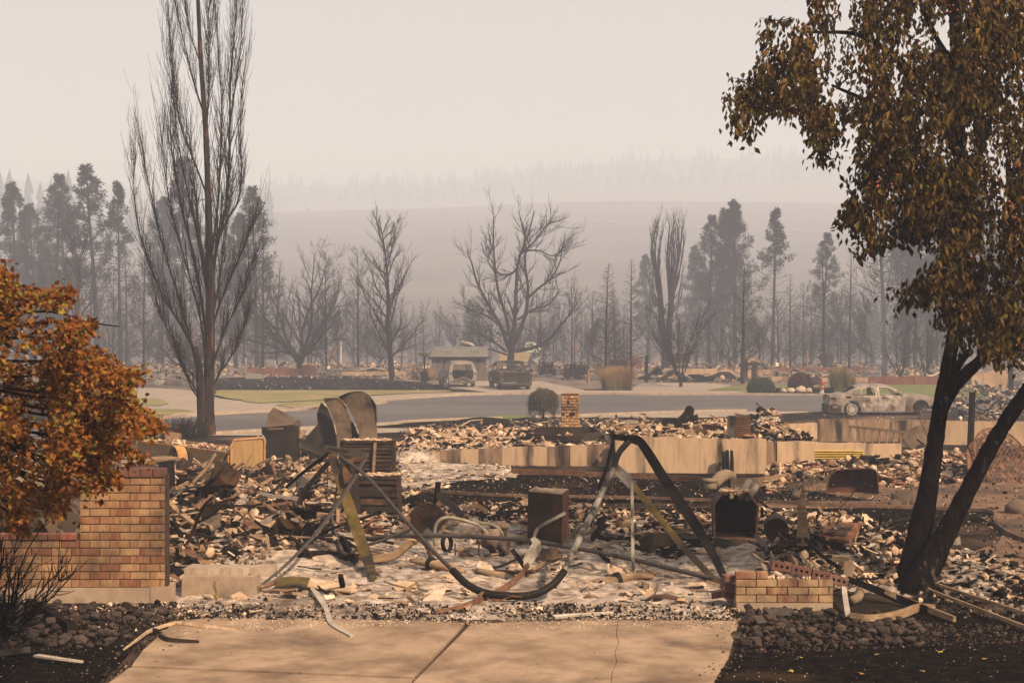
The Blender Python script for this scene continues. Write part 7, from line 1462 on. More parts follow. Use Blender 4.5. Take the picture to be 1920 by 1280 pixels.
bars("trampoline_frame", "bent trampoline frame of grey legs meeting at a peak above the ash", "frame", [
    ("leg", [(1151, 877, 16.6), (1116, 950, 16.2), (1085, 1012, 15.4), (1070, 1042, 15.0), (1056, 1074, 14.75)], 'tube', [.034, .036, .037, .032, .026], 'galv'),
    ("foot", [(1058, 1070, 14.76), (1040, 1092, 14.64), (1012, 1110, 14.56), (985, 1116, 14.5), (950, 1117, 14.5)], 'tube', .040, 'blacksteel'),
    ("leg", [(1153, 876, 16.6), (1172, 894, 16.55), (1187, 910, 16.5)], 'flat', ([.10, .12, .12], .03, (1, 0, .8)), 'galv'),
    ("leg", [(1178, 898, 16.56), (1222, 952, 16.4), (1275, 1018, 16.1), (1338, 1085, 15.8), (1378, 1128, 15.5)], 'flat', ([.07, .075, .075, .07, .06], .03, (1, 0, .7)), 'olive'),
    ("upright", [(1185, 906, 16.5), (1187, 1075, 16.2)], 'flat', (.035, .03, FRN), 'galv'),
    ("curved_neck", [(1152, 880, 16.6), (1155, 862, 16.6), (1163, 845, 16.6), (1180, 826, 16.62)], 'tube', [.034, .036, .036, .038], 'greysteel'),
    ("bracket", [(1148, 818, 16.62), (1175, 822, 16.6), (1200, 830, 16.6)], 'flat', (.07, .02, (.1, 0, 1)), 'blacksteel'),
    ("strap", [(1176, 822, 16.62), (1196, 824, 16.6), (1216, 850, 16.55), (1252, 908, 16.5), (1300, 978, 16.35), (1335, 1035, 16.2), (1360, 1086, 16.1)], 'flat', ([.05, .09, .11, .12, .12, .10, .075], .03, (1, 0, .6)), 'blacksteel'),
    ("stay", [(1149, 808, 16.65), (1150, 838, 16.65), (1152, 872, 16.6)], 'flat', (.045, .03, FRN), 'greysteel'),
    ("stay", [(1148, 832, 16.65), (1136, 880, 16.6), (1122, 918, 16.55)], 'flat', (.04, .025, FRN), 'blacksteel')], 0, G(1150, 1075))
bars("steel_truss", "collapsed steel frame with a punched top channel and splayed legs beside the cabinets", "frame", [
    ("channel", [(609, 840, 17.6), (650, 847, 17.6), (690, 853, 17.6)], 'flat', (.075, .03, (.1, 0, 1)), 'greysteel'),
    ("angle_leg", [(688, 852, 17.5), (655, 910, 17.0), (600, 990, 16.2), (540, 1055, 15.6), (486, 1100, 15.2)], 'flat', ([.05, .055, .055, .055, .05], .03, (1, 0, .8)), 'greysteel'),
    ("wide_leg", [(622, 850, 17.5), (632, 885, 17.4), (648, 930, 17.2), (668, 990, 16.8), (688, 1045, 16.5), (701, 1084, 16.2)], 'flat', ([.10, .11, .13, .14, .13, .07], .035, (1, 0, .15)), 'olive'),
    ("thin_leg", [(638, 856, 17.4), (690, 896, 17.0), (760, 975, 16.0), (810, 1030, 15.3), (852, 1072, 14.75)], 'tube', .022, 'greysteel'),
    ("foot", [(848, 1068, 14.76), (872, 1092, 14.64), (898, 1107, 14.56), (930, 1115, 14.5), (955, 1116, 14.5)], 'tube', .040, 'blacksteel'),
    ("dark_leg", [(618, 848, 17.6), (575, 880, 17.9), (538, 912, 18.2)], 'flat', (.055, .04, (1, 0, .9)), 'blacksteel'),
    ("bent_leg", [(626, 855, 17.6), (600, 885, 17.7), (575, 915, 17.9), (560, 945, 18.0)], 'flat', ([.05, .07, .08, .06], .04, (1, 0, .8)), 'greysteel'),
    ("gusset", [(655, 905, 17.2), (650, 880, 17.3), (662, 862, 17.4), (690, 858, 17.45)], 'flat', ([.12, .09, .07, .05], .02, (1, 0, 0)), 'rustdark'),
    ("wire", [(622, 870, 17.5), (632, 905, 17.4), (628, 935, 17.3)], 'tube', .012, 'rust')], 0, G(660, 1070))
mb = MB()
for i in range(7): p = P(616 + i * 6, 839.5 + i, 17.57); mb.disc(p, (0, 1, 0), .011, .012, 6)
mb.build("punched_holes", M['blacksteel'], [o for o in S.objects if o.name.startswith("steel_truss")][0])
def pole(name, label, pts, r, m, cat="pipe", grp=None): mb = MB(); mb.tube(bez([PP(*p) for p in pts], 6), r, 9); return one(mb, name, M[m], label, cat, group=grp, smooth=True)
def bar(name, label, pts, w_, th, m, side=FRN, cat="bar", grp=None): mb = MB(); q = [PP(*p) for p in pts]; mb.strip(bez(q, 5) if len(q) > 2 else q, w_, th, side=side); return one(mb, name, M[m], label, cat, group=grp)
pole("long_pipe", "long thin grey pipe sagging across the whole heap of ash", [(684, 1009, 17.6), (780, 1003, 17.4), (960, 1010, 17.1), (1072, 1026, 16.7), (1185, 1048, 16.4), (1330, 1083, 16.0), (1372, 1092, 15.9)], .026, 'greysteel')
bar("curved_lath", "rust brown curved lath sweeping up from the driveway line to a punched plate", [(815, 1147, 14.75), (870, 1135, 14.9), (930, 1110, 15.2), (972, 1082, 15.5), (990, 1058, 15.8)], [.03, .045, .055, .055, .05], .03, 'rust', (0, .3, 1), "lath")
bar("bent_plate", "torn punched plate standing where the curved lath ends", [(985, 1068, 15.8), (993, 1045, 15.85), (1006, 1022, 15.9), (998, 1008, 15.95)], [.05, .13, .12, .05], .015, 'galv', (1, .2, .1), "plate")
bar("perforated_strip", "perforated steel strip bent up across the burnt heater", [(1000, 1015, 16.4), (1004, 998, 16.4), (1012, 987, 16.4), (1035, 974, 16.3), (1060, 961, 16.3)], .035, .012, 'galv', (0, 0, 1), "strip")
bar("perforated_strip", "perforated steel strip lying on ash by the melted engine", [(905, 1058, 16.9), (930, 1063, 16.7), (960, 1052, 16.6), (990, 1038, 16.5)], .035, .012, 'greysteel', (0, 0, 1), "strip")
bar("dark_strut", "short dark strut crossing behind the torn punched plate", [(960, 1030, 16.2), (975, 1050, 16.1), (987, 1068, 16.0)], .05, .03, 'blacksteel', cat="strut")
for i, (pts, lb) in enumerate([([(770, 1050, 16.8), (800, 1055, 16.7), (835, 1062, 16.6), (870, 1072, 16.5)], "flattened olive duct with a black clamp lying in the ash"), ([(1110, 1092, 15.8), (1150, 1088, 15.8), (1185, 1080, 15.9), (1225, 1080, 15.9)], "second flattened olive duct further along the ash"), ([(895, 1068, 16.5), (930, 1078, 16.3), (965, 1080, 16.3)], "short olive duct half buried beside the chalk lump")]):
    o = thing("flat_duct", lb, "duct", P(*pts[0])); mb = MB(); mb.tube(bez([P(*p) for p in pts], 5), [.04, .075, .085, .05], 9, flat=.6); mb.build("body", M['wood'], o, smooth=True)
    if i < 2: mb = MB(); c = P(*pts[1]); c2 = P(*pts[2]); ax = (c2 - c).normalized(); mb.disc(c + ax * .05, ax, .085, .05, 12); mb.build("clamp", M['blacksteel'], o)
de = 17.9; en = thing("engine_wreck", "melted mower engine with pale hose loops and a coil spring", "engine", G(925, 1050))
mb = MB(); [mb.blob(P(x, y, de + dz), (a, .12, b), 9, 7, .35, seed=i) for i, (x, y, dz, a, b) in enumerate([(925, 1010, 0, .14, .13), (945, 1020, .05, .10, .16), (905, 1005, .05, .09, .1), (938, 985, .1, .13, .06)])]; mb.build("block", M['engine'], en, smooth=True)
for pts in ([(815, 1022, de), (817, 985, de), (835, 970, de), (870, 975, de), (900, 985, de)], [(900, 980, de), (925, 984, de), (942, 1000, de), (944, 1030, de), (930, 1040, de)], [(905, 990, de - .05), (920, 1008, de - .05), (932, 1034, de - .05)]): mb = MB(); mb.tube(bez([P(*p) for p in pts], 6), .022, 7); mb.build("hose", M['rubber'], en, smooth=True)
mb = MB(); a, b = P(860, 1042, de - .1), P(884, 1050, de - .1); ax = (b - a); n_ = ax.normalized().orthogonal(); v_ = ax.normalized().cross(n_); mb.tube([a + ax * (i / 72) + (n_ * math.cos(i * .87) + v_ * math.sin(i * .87)) * .045 for i in range(73)], .008, 4); mb.build("spring", M['rust'], en)
for x in (853, 898): mb = MB(); mb.tube([P(x, 1018, de - .08), P(x + 1, 1060, de - .08)], .012, 5); mb.build("rod", M['rust'], en)
mb = MB(); mb.disc(P(838, 1018, de + .05), (1, -.6, .1), .11, .05, 16, hole=.085); mb.build("wheel", M['blacksteel'], en)
mb = MB(); mb.blob(P(907, 1068, 16.6), (.11, .09, .10), 8, 6, .3, seed=31); one(mb, "plaster_lump", M['ash'], "large white chalk lump in front of the melted engine", "lump")
def cabinet(label, x0, x1, yt, yb, d, dep_, fronts, skew, sidex):
    """box of sheet steel with drawer fronts; x/y in photo, fronts = rows of drawer edges"""
    z0_, z1_ = zr(yb, d), zr(yt, d); xa_, xb_ = X(x0, d), X(x1, d); o = thing("steel_cabinet", label, "cabinet", ((xa_ + xb_) / 2, d, max(0, z0_)))
    g = lambda u, v, y=0: Vector((xa_ + (xb_ - xa_) * u + skew * (z1_ - z0_) * v, d + y + (1 - u) * .06, z0_ + (z1_ - z0_) * v))
    mb = MB()
    for u0, u1 in ((0, .05), (.95, 1)): mb.hexa([g(u0, 0), g(u1, 0), g(u1, 0, .04), g(u0, 0, .04)], [g(u0, 1), g(u1, 1), g(u1, 1, .04), g(u0, 1, .04)])
    mb.hexa([g(.05, 0), g(.95, 0), g(.95, 0, .04), g(.05, 0, .04)], [g(.05, .05), g(.95, .05), g(.95, .05, .04), g(.05, .05, .04)]); mb.hexa([g(-.01, .94, -.02), g(1.01, .94, -.02), g(1.01, .94, dep_), g(-.01, .94, dep_)], [g(-.01, 1, -.02), g(1.01, 1.02, -.02), g(1.01, 1, dep_), g(-.01, 1, dep_)])
    mb.build("frame", M['cabinet'], o)
    for sx, nm_ in ((-.01, "side_sheet"), (1.0, "side_sheet")): mb = MB(); mb.plate([g(sx, 0, .01), g(sx, 0, dep_), g(sx, .94, dep_), g(sx, .94, .01)], .012); mb.build(nm_, M['sheetdark'], o)
    mb = MB(); mb.plate([g(0, 0, dep_), g(1, 0, dep_), g(1, .94, dep_), g(0, .94, dep_)][::-1], .01); mb.plate([g(.03, .02, .12), g(.97, .02, .12), g(.97, .93, .12), g(.03, .93, .12)], .01); mb.build("back_sheet", M['cabinet'], o)
    n_ = 9
    for a, b in zip(fronts[:-1], fronts[1:]):
        mb = MB(); sg_ = rr(-.02, .012); pr = rr(.0, .02); vs = []
        for i in range(n_):
            u = .055 + .89 * i / (n_ - 1); w1 = sg_ * math.sin(math.pi * i / (n_ - 1)) + rr(-.006, .006); vs += [g(u, a + .012 + w1, .0 - pr), g(u, b - .012 + w1, .02 - pr), g(u, b - .012 + w1, .05), g(u, a + .012 + w1, .05)]
        mb.add(vs, [(0, 1, 2, 3), tuple(4 * (n_ - 1) + k for k in (3, 2, 1, 0))] + [(4 * i + h, 4 * (i + 1) + h, 4 * (i + 1) + (h + 1) % 4, 4 * i + (h + 1) % 4) for i in range(n_ - 1) for h in range(4)]); mb.build("drawer", M['cabinet'], o)
    mb = MB(); [mb.blob(g(rr(.05, .95), 1.02, rr(.0, dep_ * .7)), (rr(.03, .08), rr(.03, .06), rr(.012, .03)), 6, 4, .35, seed=i) for i in range(34)]; r_ = mb.build("ash_on_top", M['plaster'], o); r_["kind"] = "stuff"; return o, g
c1, g1 = cabinet("upper scorched drawer cabinet with warped shallow drawers and a pale upright strip", 638, 738, 827, 900, 24.0, .5, [.05, .16, .26, .36, .46, .56, .66, .76, .86, .94], 0, 0)
mb = MB(); mb.strip([g1(.62, .1, -.06), g1(.66, .97, -.06)], .05, .015, side=(1, 0, 0)); mb.build("pale_strip", M['wood'], c1)
c2, g2_ = cabinet("lower scorched tool cabinet with wide sagging drawers", 657, 752, 893, 988, 21.2, .45, [.05, .27, .43, .58, .72, .83, .94], -.05, 0)
for px in (652, 665): mb = MB(); mb.strip([P(px, 880, 21.0), P(px + 8, 985, 20.9)], .08, .03, side=(1, 0, 0)); one(mb, "cabinet_side", M['sheetdark'], "torn dark side sheet of the tool cabinet, " + ("outer one" if px == 652 else "inner one"), "sheet")
dht = 19.1; ht = thing("burnt_heater", "upright burnt heater with a perforated black face and red rusted side", "heater", G(1027, 1020))
q = [P(989, 1014, dht), P(1053, 1022, dht - .08), P(1066, 1016, dht + .42), P(1003, 1010, dht + .5)]; t = [P(990, 918, dht), P(1055, 924, dht - .08), P(1067, 916, dht + .42), P(1004, 914, dht + .5)]
mb = MB(); mb.plate([q[0], q[1], t[1], t[0]], .012); ff = mb.build("front_sheet", M['rustdark'], ht)
mb = MB(); mb.plate([q[1], q[2], t[2], t[1]], .012); mb.build("side_sheet", M['redrust'], ht)
mb = MB(); mb.plate([q[3], q[0], t[0], t[3]], .012); mb.plate([q[2], q[3], t[3], t[2]], .012); mb.build("rear_sheet", M['sheetdark'], ht)
mb = MB(); mb.plate(t, .02); mb.build("top_sheet", M['plaster'], ht)
mb = MB(); [mb.disc(q[0] + (q[1] - q[0]) * (.08 + .07 * i) + (t[0] - q[0]) * (.55 + .055 * j) + Vector((0, -.004, 0)), (0, 1, 0), .008, .006, 5) for i in range(8) for j in range(7)]; r_ = mb.build("perforations", M['blacksteel'], ff); r_["kind"] = "stuff"
mb = MB(); [mb.blob(t[0] + (t[1] - t[0]) * rr(.05, .95) + (t[3] - t[0]) * rr(.05, .9) + Vector((0, 0, .01)), (rr(.015, .035),) * 2 + (.012,), 6, 4, .35, seed=i) for i in range(16)]; r_ = mb.build("ash_on_top", M['plaster'], ht); r_["kind"] = "stuff"
db = 18.4; bx = thing("fire_box", "open fronted black metal box with sloping top under ash and two rolls", "box", G(1380, 1030))
f_ = [(1340, 1006), (1338, 945), (1356, 922), (1402, 922), (1421, 948), (1418, 1010)]; fr3 = [P(x, y, db) for x, y in f_]; bk3 = [p + Vector((.05, .62, .0)) for p in fr3]
for i, nm_, m_ in ((0, "side_sheet", 'sheetdark'), (1, "roof_sheet", 'sheetdark'), (2, "roof_sheet", 'sheetdark'), (3, "roof_sheet", 'sheet'), (4, "side_sheet", 'sheet'), (5, "floor_sheet", 'sheetdark')): mb = MB(); j = (i + 1) % 6; mb.plate([fr3[i], fr3[j], bk3[j], bk3[i]], .014); mb.build(nm_, M[m_], bx)  # roof and side the sun strikes get a lighter metal: light put into colour
mb = MB(); mb.plate(bk3, .01); mb.build("back_sheet", M['blackpost'], bx)
mb = MB(); [mb.strip([fr3[i] + Vector((0, -.01, 0)), fr3[(i + 1) % 6] + Vector((0, -.01, 0))], .035, .02, side=(0, 1, 0)) for i in range(6)]; mb.build("rim", M['rust'], bx)
mb = MB(); mb.strip(bez([P(1338, 1008, db - .05), P(1338, 1022, db - .16), P(1342, 1034, db - .12)], 4), .02, .45 * 0 + .02, side=(1, 0, 0)); L0, L1 = P(1336, 1008, db - .03), P(1408, 1012, db - .03)
rows = [[L0 + (L1 - L0) * t + Vector((0, -.16 * s, -.14 * s - .03 * math.sin(3 * s))) for t in (0, .5, 1)] for s in (0, .4, .8, 1.1)]; mb.add([p for r in rows for p in r] + [p + Vector((0, .015, -.015)) for r in rows for p in r], [(3 * i + j, 3 * i + j + 1, 3 * i + j + 4, 3 * i + j + 3) for i in range(3) for j in range(2)] + [(12 + 3 * i + j + 3, 12 + 3 * i + j + 4, 12 + 3 * i + j + 1, 12 + 3 * i + j) for i in range(3) for j in range(2)]); mb.build("fallen_door", M['sheetdark'], bx)
for a, b, lb in ((P(1388, 932, db + .05), P(1404, 902, db + .5), "fluffy ash roll on the black box, the one toward the middle"), (P(1402, 934, db + .05), P(1418, 912, db + .5), "ash roll on the black box's sloping edge")): mb = MB(); mb.tube([a, (a + b) / 2 + Vector((0, 0, .01)), b], [.045, .05, .045], 9); one(mb, "ash_roll", M['greydeb'], lb, "roll", smooth=True)
mb = MB()
for i in range(70): t = rr(0, 1); p = P(1352 + 50 * t, 922 + 26 * (1 - abs(2 * t - 1)) * rr(0, 1) , db - .03 + rr(0, .5)); p.z = max(p.z, fr3[2].z - .0 - (.10 if p.y < db + .02 else 0) * rr(0, 1)); mb.blob(p, (rr(.02, .05), rr(.02, .05), rr(.015, .035)), 6, 4, .4, seed=i)
o = one(mb, "ash_heap", M['plaster'], "shaggy ash hanging over the front of the black metal box", "ash", kind='stuff')
ds_ = 16.8; mb = MB(); mb.tube([P(1505, 1020, ds_), P(1504, 985, ds_), P(1503, 950, ds_), P(1505, 925, ds_), P(1504, 903, ds_)], [.15, .10, .085, .035, .02], 7, flat=.6)
mb.v = [tuple(Vector(v) + Vector((rr(-.012, .012), rr(-.012, .012), 0))) for v in mb.v]; one(mb, "charred_stump", M['wood'], "tall splintered burnt stump with a thin spike", "stump")
bl = thing("crushed_barrel", "crushed rusty barrel lying open beside the splintered stump", "barrel", P(1458, 1012, 17.2)); mb = MB(); c = P(1460, 992, 17.2); mb.disc(c + Vector((0, .18, 0)), (.15, 1, .05), .15, .34, 14, hole=.135); mb.build("shell", M['rustdark'], bl); mb = MB(); mb.disc(c + Vector((0, .2, 0)), (.15, 1, .05), .135, .02, 14); mb.build("end", M['pan'], bl)
bd = thing("sign_board", "tilted rusty board with a raised panel on a pale pipe stand", "board", P(1570, 1014, 17.0)); a, b, c, d = P(1528, 1002, 17.0), P(1592, 1014, 16.7), P(1614, 980, 17.4), P(1562, 977, 17.7)
mb = MB(); mb.plate([a, b, c, d], .05); mb.build("board", M['redrust'], bd); s4 = lambda u, v: a + (b - a) * u + (d - a) * v + (a - b + c - d) * u * v; mb = MB(); mb.plate([s4(.22, .15) + Vector((0, 0, .012)), s4(.8, .15) + Vector((0, 0, .012)), s4(.85, .85) + Vector((0, 0, .012)), s4(.2, .85) + Vector((0, 0, .012))], .01); mb.build("raised_panel", M['rustdark'], bd)
mb = MB(); mb.tube([P(1584, 1046, 16.8), P(1585, 1012, 16.8)], .026, 9); mb.tube([P(1584, 1028, 16.8), P(1584, 1018, 16.8)], .038, 9); mb.build("pipe_stand", M['pipe'], bd)
mb = MB(); mb.hexa([P(1605, 1022, 17.2), P(1640, 1012, 17.6), P(1640, 1008, 17.9), P(1603, 1015, 17.6)], [P(1600, 1004, 17.2), P(1630, 996, 17.6), P(1628, 992, 17.9), P(1600, 1000, 17.6)]); one(mb, "pale_box", M['plaster'], "pale broken box behind the tilted rusty board", "box")
mb = MB(); mb.hexa([P(1560, 1052, 15.6), P(1592, 1054, 15.5), P(1594, 1050, 15.8), P(1562, 1049, 15.9)], [P(1560, 1042, 15.6), P(1592, 1044, 15.5), P(1594, 1040, 15.8), P(1562, 1039, 15.9)]); mb.hexa([P(1582, 1092, 15.5), P(1598, 1092, 15.5), P(1600, 1090, 15.7), P(1584, 1090, 15.7)], [P(1582, 1052, 15.5), P(1597, 1050, 15.5), P(1599, 1048, 15.7), P(1584, 1050, 15.7)]); one(mb, "square_pipe", M['pipe'], "pale square pipe elbow standing by the small pier", "pipe")
bar("gutter_strip", "thin upright white strip at the end of the small pier", [(1581, 1078, 14.6), (1584, 1112, 14.4), (1590, 1152, 14.1)], [.04, .05, .05], .02, 'white', cat="strip")
bar("gutter_strip", "curved pale strip lying at the hawthorn's foot", [(1594, 1153, 14.1), (1640, 1158, 13.9), (1690, 1150, 13.9), (1722, 1138, 14.0), (1752, 1136, 14.1)], [.05, .07, .085, .075, .03], .03, 'wood', (0, .3, 1), "strip")
bar("charred_plank", "black plank slanting from the small pier to the hawthorn's foot", [(1590, 1085, 14.9), (1650, 1108, 14.6), (1700, 1128, 14.4), (1738, 1142, 14.2)], [.06, .075, .08, .06], .04, 'blackpost', (0, .3, 1), "plank")
bar("charred_plank", "pale ended plank lying over the black one at the hawthorn's foot", [(1660, 1108, 14.5), (1710, 1130, 14.35), (1790, 1160, 13.9)], [.05, .07, .05], .03, 'wood', (0, .3, 1), "plank")
bar("garden_rail", "upper of two long thin rails lying past the hawthorn's foot", [(1745, 1092, 15.3), (1960, 1162, 13.4)], .035, .03, 'wood', (0, .3, 1), "rail"); bar("garden_rail", "lower of two long thin rails lying past the hawthorn's foot", [(1740, 1105, 15.0), (1940, 1182, 13.0)], .035, .03, 'wood', (0, .3, 1), "rail")
pole("drain_pipe", "short grey drain pipe under the pale square elbow", [(1598, 1125, 14.9), (1610, 1118, 14.9), (1614, 1104, 15.0)], .045, 'pipe')
bar("gutter_strip", "crumpled white strip bent down onto the driveway", [(583, 1100, 15.2), (600, 1122, 14.7), (612, 1142, 14.3), (622, 1168, 13.8), (660, 1192, 13.2)], [.035, .06, .045, .055, .04], .015, 'white', (1, .2, .1), "strip")
bar("gutter_strip", "thin pale strip curling over the dark stones by the driveway", [(232, 1217, 12.4), (262, 1195, 12.8), (285, 1180, 13.2), (330, 1166, 13.6)], [.012, .026, .03, .03], .012, 'plaster', (0, .4, 1), "strip"); bar("gutter_strip", "straight pale strip running from the curled one toward the ash", [(328, 1166, 13.6), (380, 1172, 13.5), (440, 1180, 13.3)], [.03, .035, .025], .012, 'plaster', (0, .4, 1), "strip"); bar("dark_gutter", "dark bent gutter piece on the driveway's sooty corner", [(300, 1192, 13.0), (318, 1200, 12.8), (372, 1203, 12.75)], [.05, .05, .03], .03, 'sheetdark', (0, .4, 1), "strip")
bar("charred_plank", "thick black beam lying on the stones below the brick wall", [(55, 1130, 14.2), (95, 1152, 13.8), (135, 1178, 13.3)], [.07, .09, .08], .09, 'blackpost', (0, 1, 0), "plank"); bar("white_board", "white splinter board on the black lawn below the brick wall", [(68, 1228, 12.0), (110, 1234, 11.9), (155, 1240, 11.8)], [.06, .05, .03], .015, 'white', (0, 1, 0), "board"); bar("lawn_edging", "flat grey edging board at the black lawn's corner", [(-20, 1226, 12.05), (55, 1217, 12.2)], .05, .04, 'greysteel', (0, .4, 1), "edging")
bar("metal_flashing", "bent dark edged sheet beside the concrete block with a black hollow under it", [(518, 1096, 15.3), (560, 1090, 15.3), (620, 1098, 15.2), (665, 1108, 15.0)], [.20, .26, .26, .10], .015, 'plaster', (.1, 1, .15), "sheet"); bar("metal_flashing", "rust yellow sheet lying ahead of the pale flashing", [(518, 1092, 15.0), (550, 1090, 15.0), (578, 1092, 15.0)], .22, .02, 'olive', (0, 1, .3), "sheet")
bar("white_stick", "thin white board tip at the driveway's ash line", [(1038, 1156, 14.2), (1080, 1152, 14.25), (1150, 1148, 14.3)], [.05, .03, .015], .02, 'white', (0, 1, .2), "stick")
for i, (x, y, w_, a, lb) in enumerate([(1425, 1176, .10, .5, "grey slate chip standing on the stone bed's edge"), (1450, 1163, .12, .3, "grey slate chip among the stones by the small pier"), (1462, 1160, .2, -.4, "long ribbed grey chip among the stones by the small pier")]): mb = MB(); c = G(x, y, .07); mb.box(c, (w_, .02, .09), Matrix.Rotation(a, 3, 'Z') @ Matrix.Rotation(-.9, 3, 'X'), jit=.1); one(mb, "slate_chip", M['greysteel'], lb, "chip")
dsh = 34.6; bs = thing("bent_sheet_shell", "two great folded brown sheet metal shells standing like hoods", "sheet metal", P(640, 868, dsh))
def shell(outline, d0, bend, name, m, parent, th=.02, step=9):
    mb = MB(); cx = sum(p[0] for p in outline) / len(outline); w_ = max(p[0] for p in outline) - min(p[0] for p in outline)
    panel2d([(p[0], -p[1]) for p in outline][::-1], [], step, lambda u, v: P(u, -v, d0 + bend * ((u - cx) / w_ * 2) ** 2 + .03 * mnoise.noise(Vector((u * .05, v * .05, bend)))), lambda u, v: (0, th, 0), mb); return mb.build(name, M[m], parent, smooth=False)
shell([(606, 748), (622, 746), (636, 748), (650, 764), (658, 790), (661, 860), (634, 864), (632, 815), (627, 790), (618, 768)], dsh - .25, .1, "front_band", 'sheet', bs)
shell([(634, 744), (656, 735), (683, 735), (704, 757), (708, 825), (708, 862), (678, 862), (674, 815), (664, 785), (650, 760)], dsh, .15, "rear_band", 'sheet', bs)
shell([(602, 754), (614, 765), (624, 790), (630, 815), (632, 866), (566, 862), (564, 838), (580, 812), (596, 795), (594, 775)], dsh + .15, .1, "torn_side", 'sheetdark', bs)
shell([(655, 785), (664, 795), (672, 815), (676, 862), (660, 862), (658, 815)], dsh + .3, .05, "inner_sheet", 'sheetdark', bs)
mb = MB(); mb.strip(bez([P(606, 747, dsh - .25), P(622, 746, dsh - .25), P(636, 748, dsh - .25), P(650, 764, dsh - .25)], 3) , .02, .03); V1 = bez([P(634, 744, dsh), P(656, 735, dsh), P(683, 735, dsh), P(704, 757, dsh), P(708, 790, dsh)], 4); n1 = len(V1); mb.add([p for p in V1] + [p + Vector((-.1, .9, -.05)) for p in V1], [(i, i + 1, n1 + i + 1, n1 + i) for i in range(n1 - 1)]); mb.build("top_fold", M['sheet'], bs)
mb = MB(); mb.tube(bez([P(564, 838, dsh - .2), P(590, 848, dsh - .3), P(625, 862, dsh - .5), P(660, 872, dsh - .6)], 5), [.11, .13, .12, .05], 9, flat=.5); mb.build("fallen_fold", M['sheetdark'], bs)
fu = thing("burnt_furnace", "burnt boxy furnace with a torn tilted lid and a pale handle bar", "furnace", P(532, 864, 35.0)); q = [P(500, 866, 35), P(566, 862, 34.8), P(568, 860, 35.7), P(492, 864, 35.9)]; t = [P(499, 803, 35), P(560, 795, 34.8), P(562, 794, 35.7), P(491, 800, 35.9)]
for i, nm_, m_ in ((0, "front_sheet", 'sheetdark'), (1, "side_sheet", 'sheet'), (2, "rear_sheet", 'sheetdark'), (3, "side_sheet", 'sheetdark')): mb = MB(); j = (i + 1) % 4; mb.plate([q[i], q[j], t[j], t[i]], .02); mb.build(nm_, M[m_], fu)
mb = MB(); mb.plate([P(498, 801, 34.95), P(547, 796, 34.9), P(553, 783, 35.0), P(513, 763, 35.3), P(503, 775, 35.1)], .03); mb.build("torn_lid", M['sheet'], fu)
mb = MB(); mb.plate([P(548, 800, 34.85), P(566, 797, 34.75), P(562, 788, 34.8), P(556, 786, 34.85), P(550, 793, 34.85)], .03); mb.build("torn_edge", M['sheet'], fu); mb = MB(); mb.tube([P(503, 804, 34.9), P(531, 803.5, 34.82)], .016, 6); mb.build("handle_bar", M['wood'], fu)
bar("charred_plank", "blackened upright board leaning between the furnace and the shells", [(571, 806, 34.8), (563, 822, 34.7)], .09, .05, 'wood', cat="plank"); pole("hose", "pale hose loop hanging at the furnace's side", [(484, 862, 34.2), (494, 845, 34.3), (497, 826, 34.4), (490, 815, 34.5), (480, 822, 34.5)], .022, 'rubber', "hose")
gr = thing("burnt_grill", "black burnt barbecue grill with its hood thrown open", "grill", P(1277, 806, 36.5)); dg_ = 36.5
mb = MB(); mb.hexa([P(1249, 805, dg_), P(1290, 805, dg_), P(1292, 803, dg_ + .5), P(1251, 803, dg_ + .5)], [P(1249, 785, dg_), P(1290, 785, dg_), P(1292, 784, dg_ + .5), P(1251, 784, dg_ + .5)]); mb.hexa([P(1241, 800, dg_), P(1249, 802, dg_), P(1249, 800, dg_ + .4), P(1242, 798, dg_ + .4)], [P(1240, 787, dg_), P(1249, 784, dg_), P(1249, 784, dg_ + .4), P(1242, 786, dg_ + .4)]); mb.hexa([P(1291, 804, dg_), P(1311, 803, dg_), P(1311, 801, dg_ + .4), P(1292, 802, dg_ + .4)], [P(1290, 782, dg_), P(1308, 776, dg_), P(1308, 776, dg_ + .4), P(1292, 781, dg_ + .4)]); mb.build("body", M['blackpost'], gr)
mb = MB(); panel2d([(1272, -784), (1283, -783), (1300, -780), (1302, -767), (1297, -761), (1290, -761), (1286, -770), (1280, -778)][::1], [], 5, lambda u, v: P(u, -v, dg_ + .4), lambda u, v: (0, .25, 0), mb); mb.build("hood", M['blackpost'], gr)
ac = thing("air_conditioner", "rusty square air conditioner with ribbed panel on the tall pale wall", "air conditioner", P(1386, 822, 31.4)); da = 31.4; q = [P(1363, 822, da + .1), P(1378, 824, da - .1), P(1408, 822, da + .05), P(1395, 820, da + .4)]; t = [P(1364, 779, da + .1), P(1378, 781, da - .1), P(1408, 779, da + .05), P(1394, 777, da + .4)]
mb = MB(); mb.plate([q[0], q[1], t[1], t[0]], .012); mb.build("side_sheet", M['galv'], ac); mb = MB(); mb.plate([q[1], q[2], t[2], t[1]], .012); mb.plate([q[2], q[3], t[3], t[2]], .012); mb.plate([q[3], q[0], t[0], t[3]], .012); mb.plate(t, .02); mb.build("case", M['rustdark'], ac)
mb = MB(); [mb.strip([q[1] + (t[1] - q[1]) * (i + .5) / 11 + Vector((.01, -.012, 0)), q[2] + (t[2] - q[2]) * (i + .5) / 11 + Vector((-.01, -.012, 0))], .016, .014, side=(0, 0, 1)) for i in range(11)]; r_ = mb.build("ribs", M['rust'], ac); r_["kind"] = "stuff"
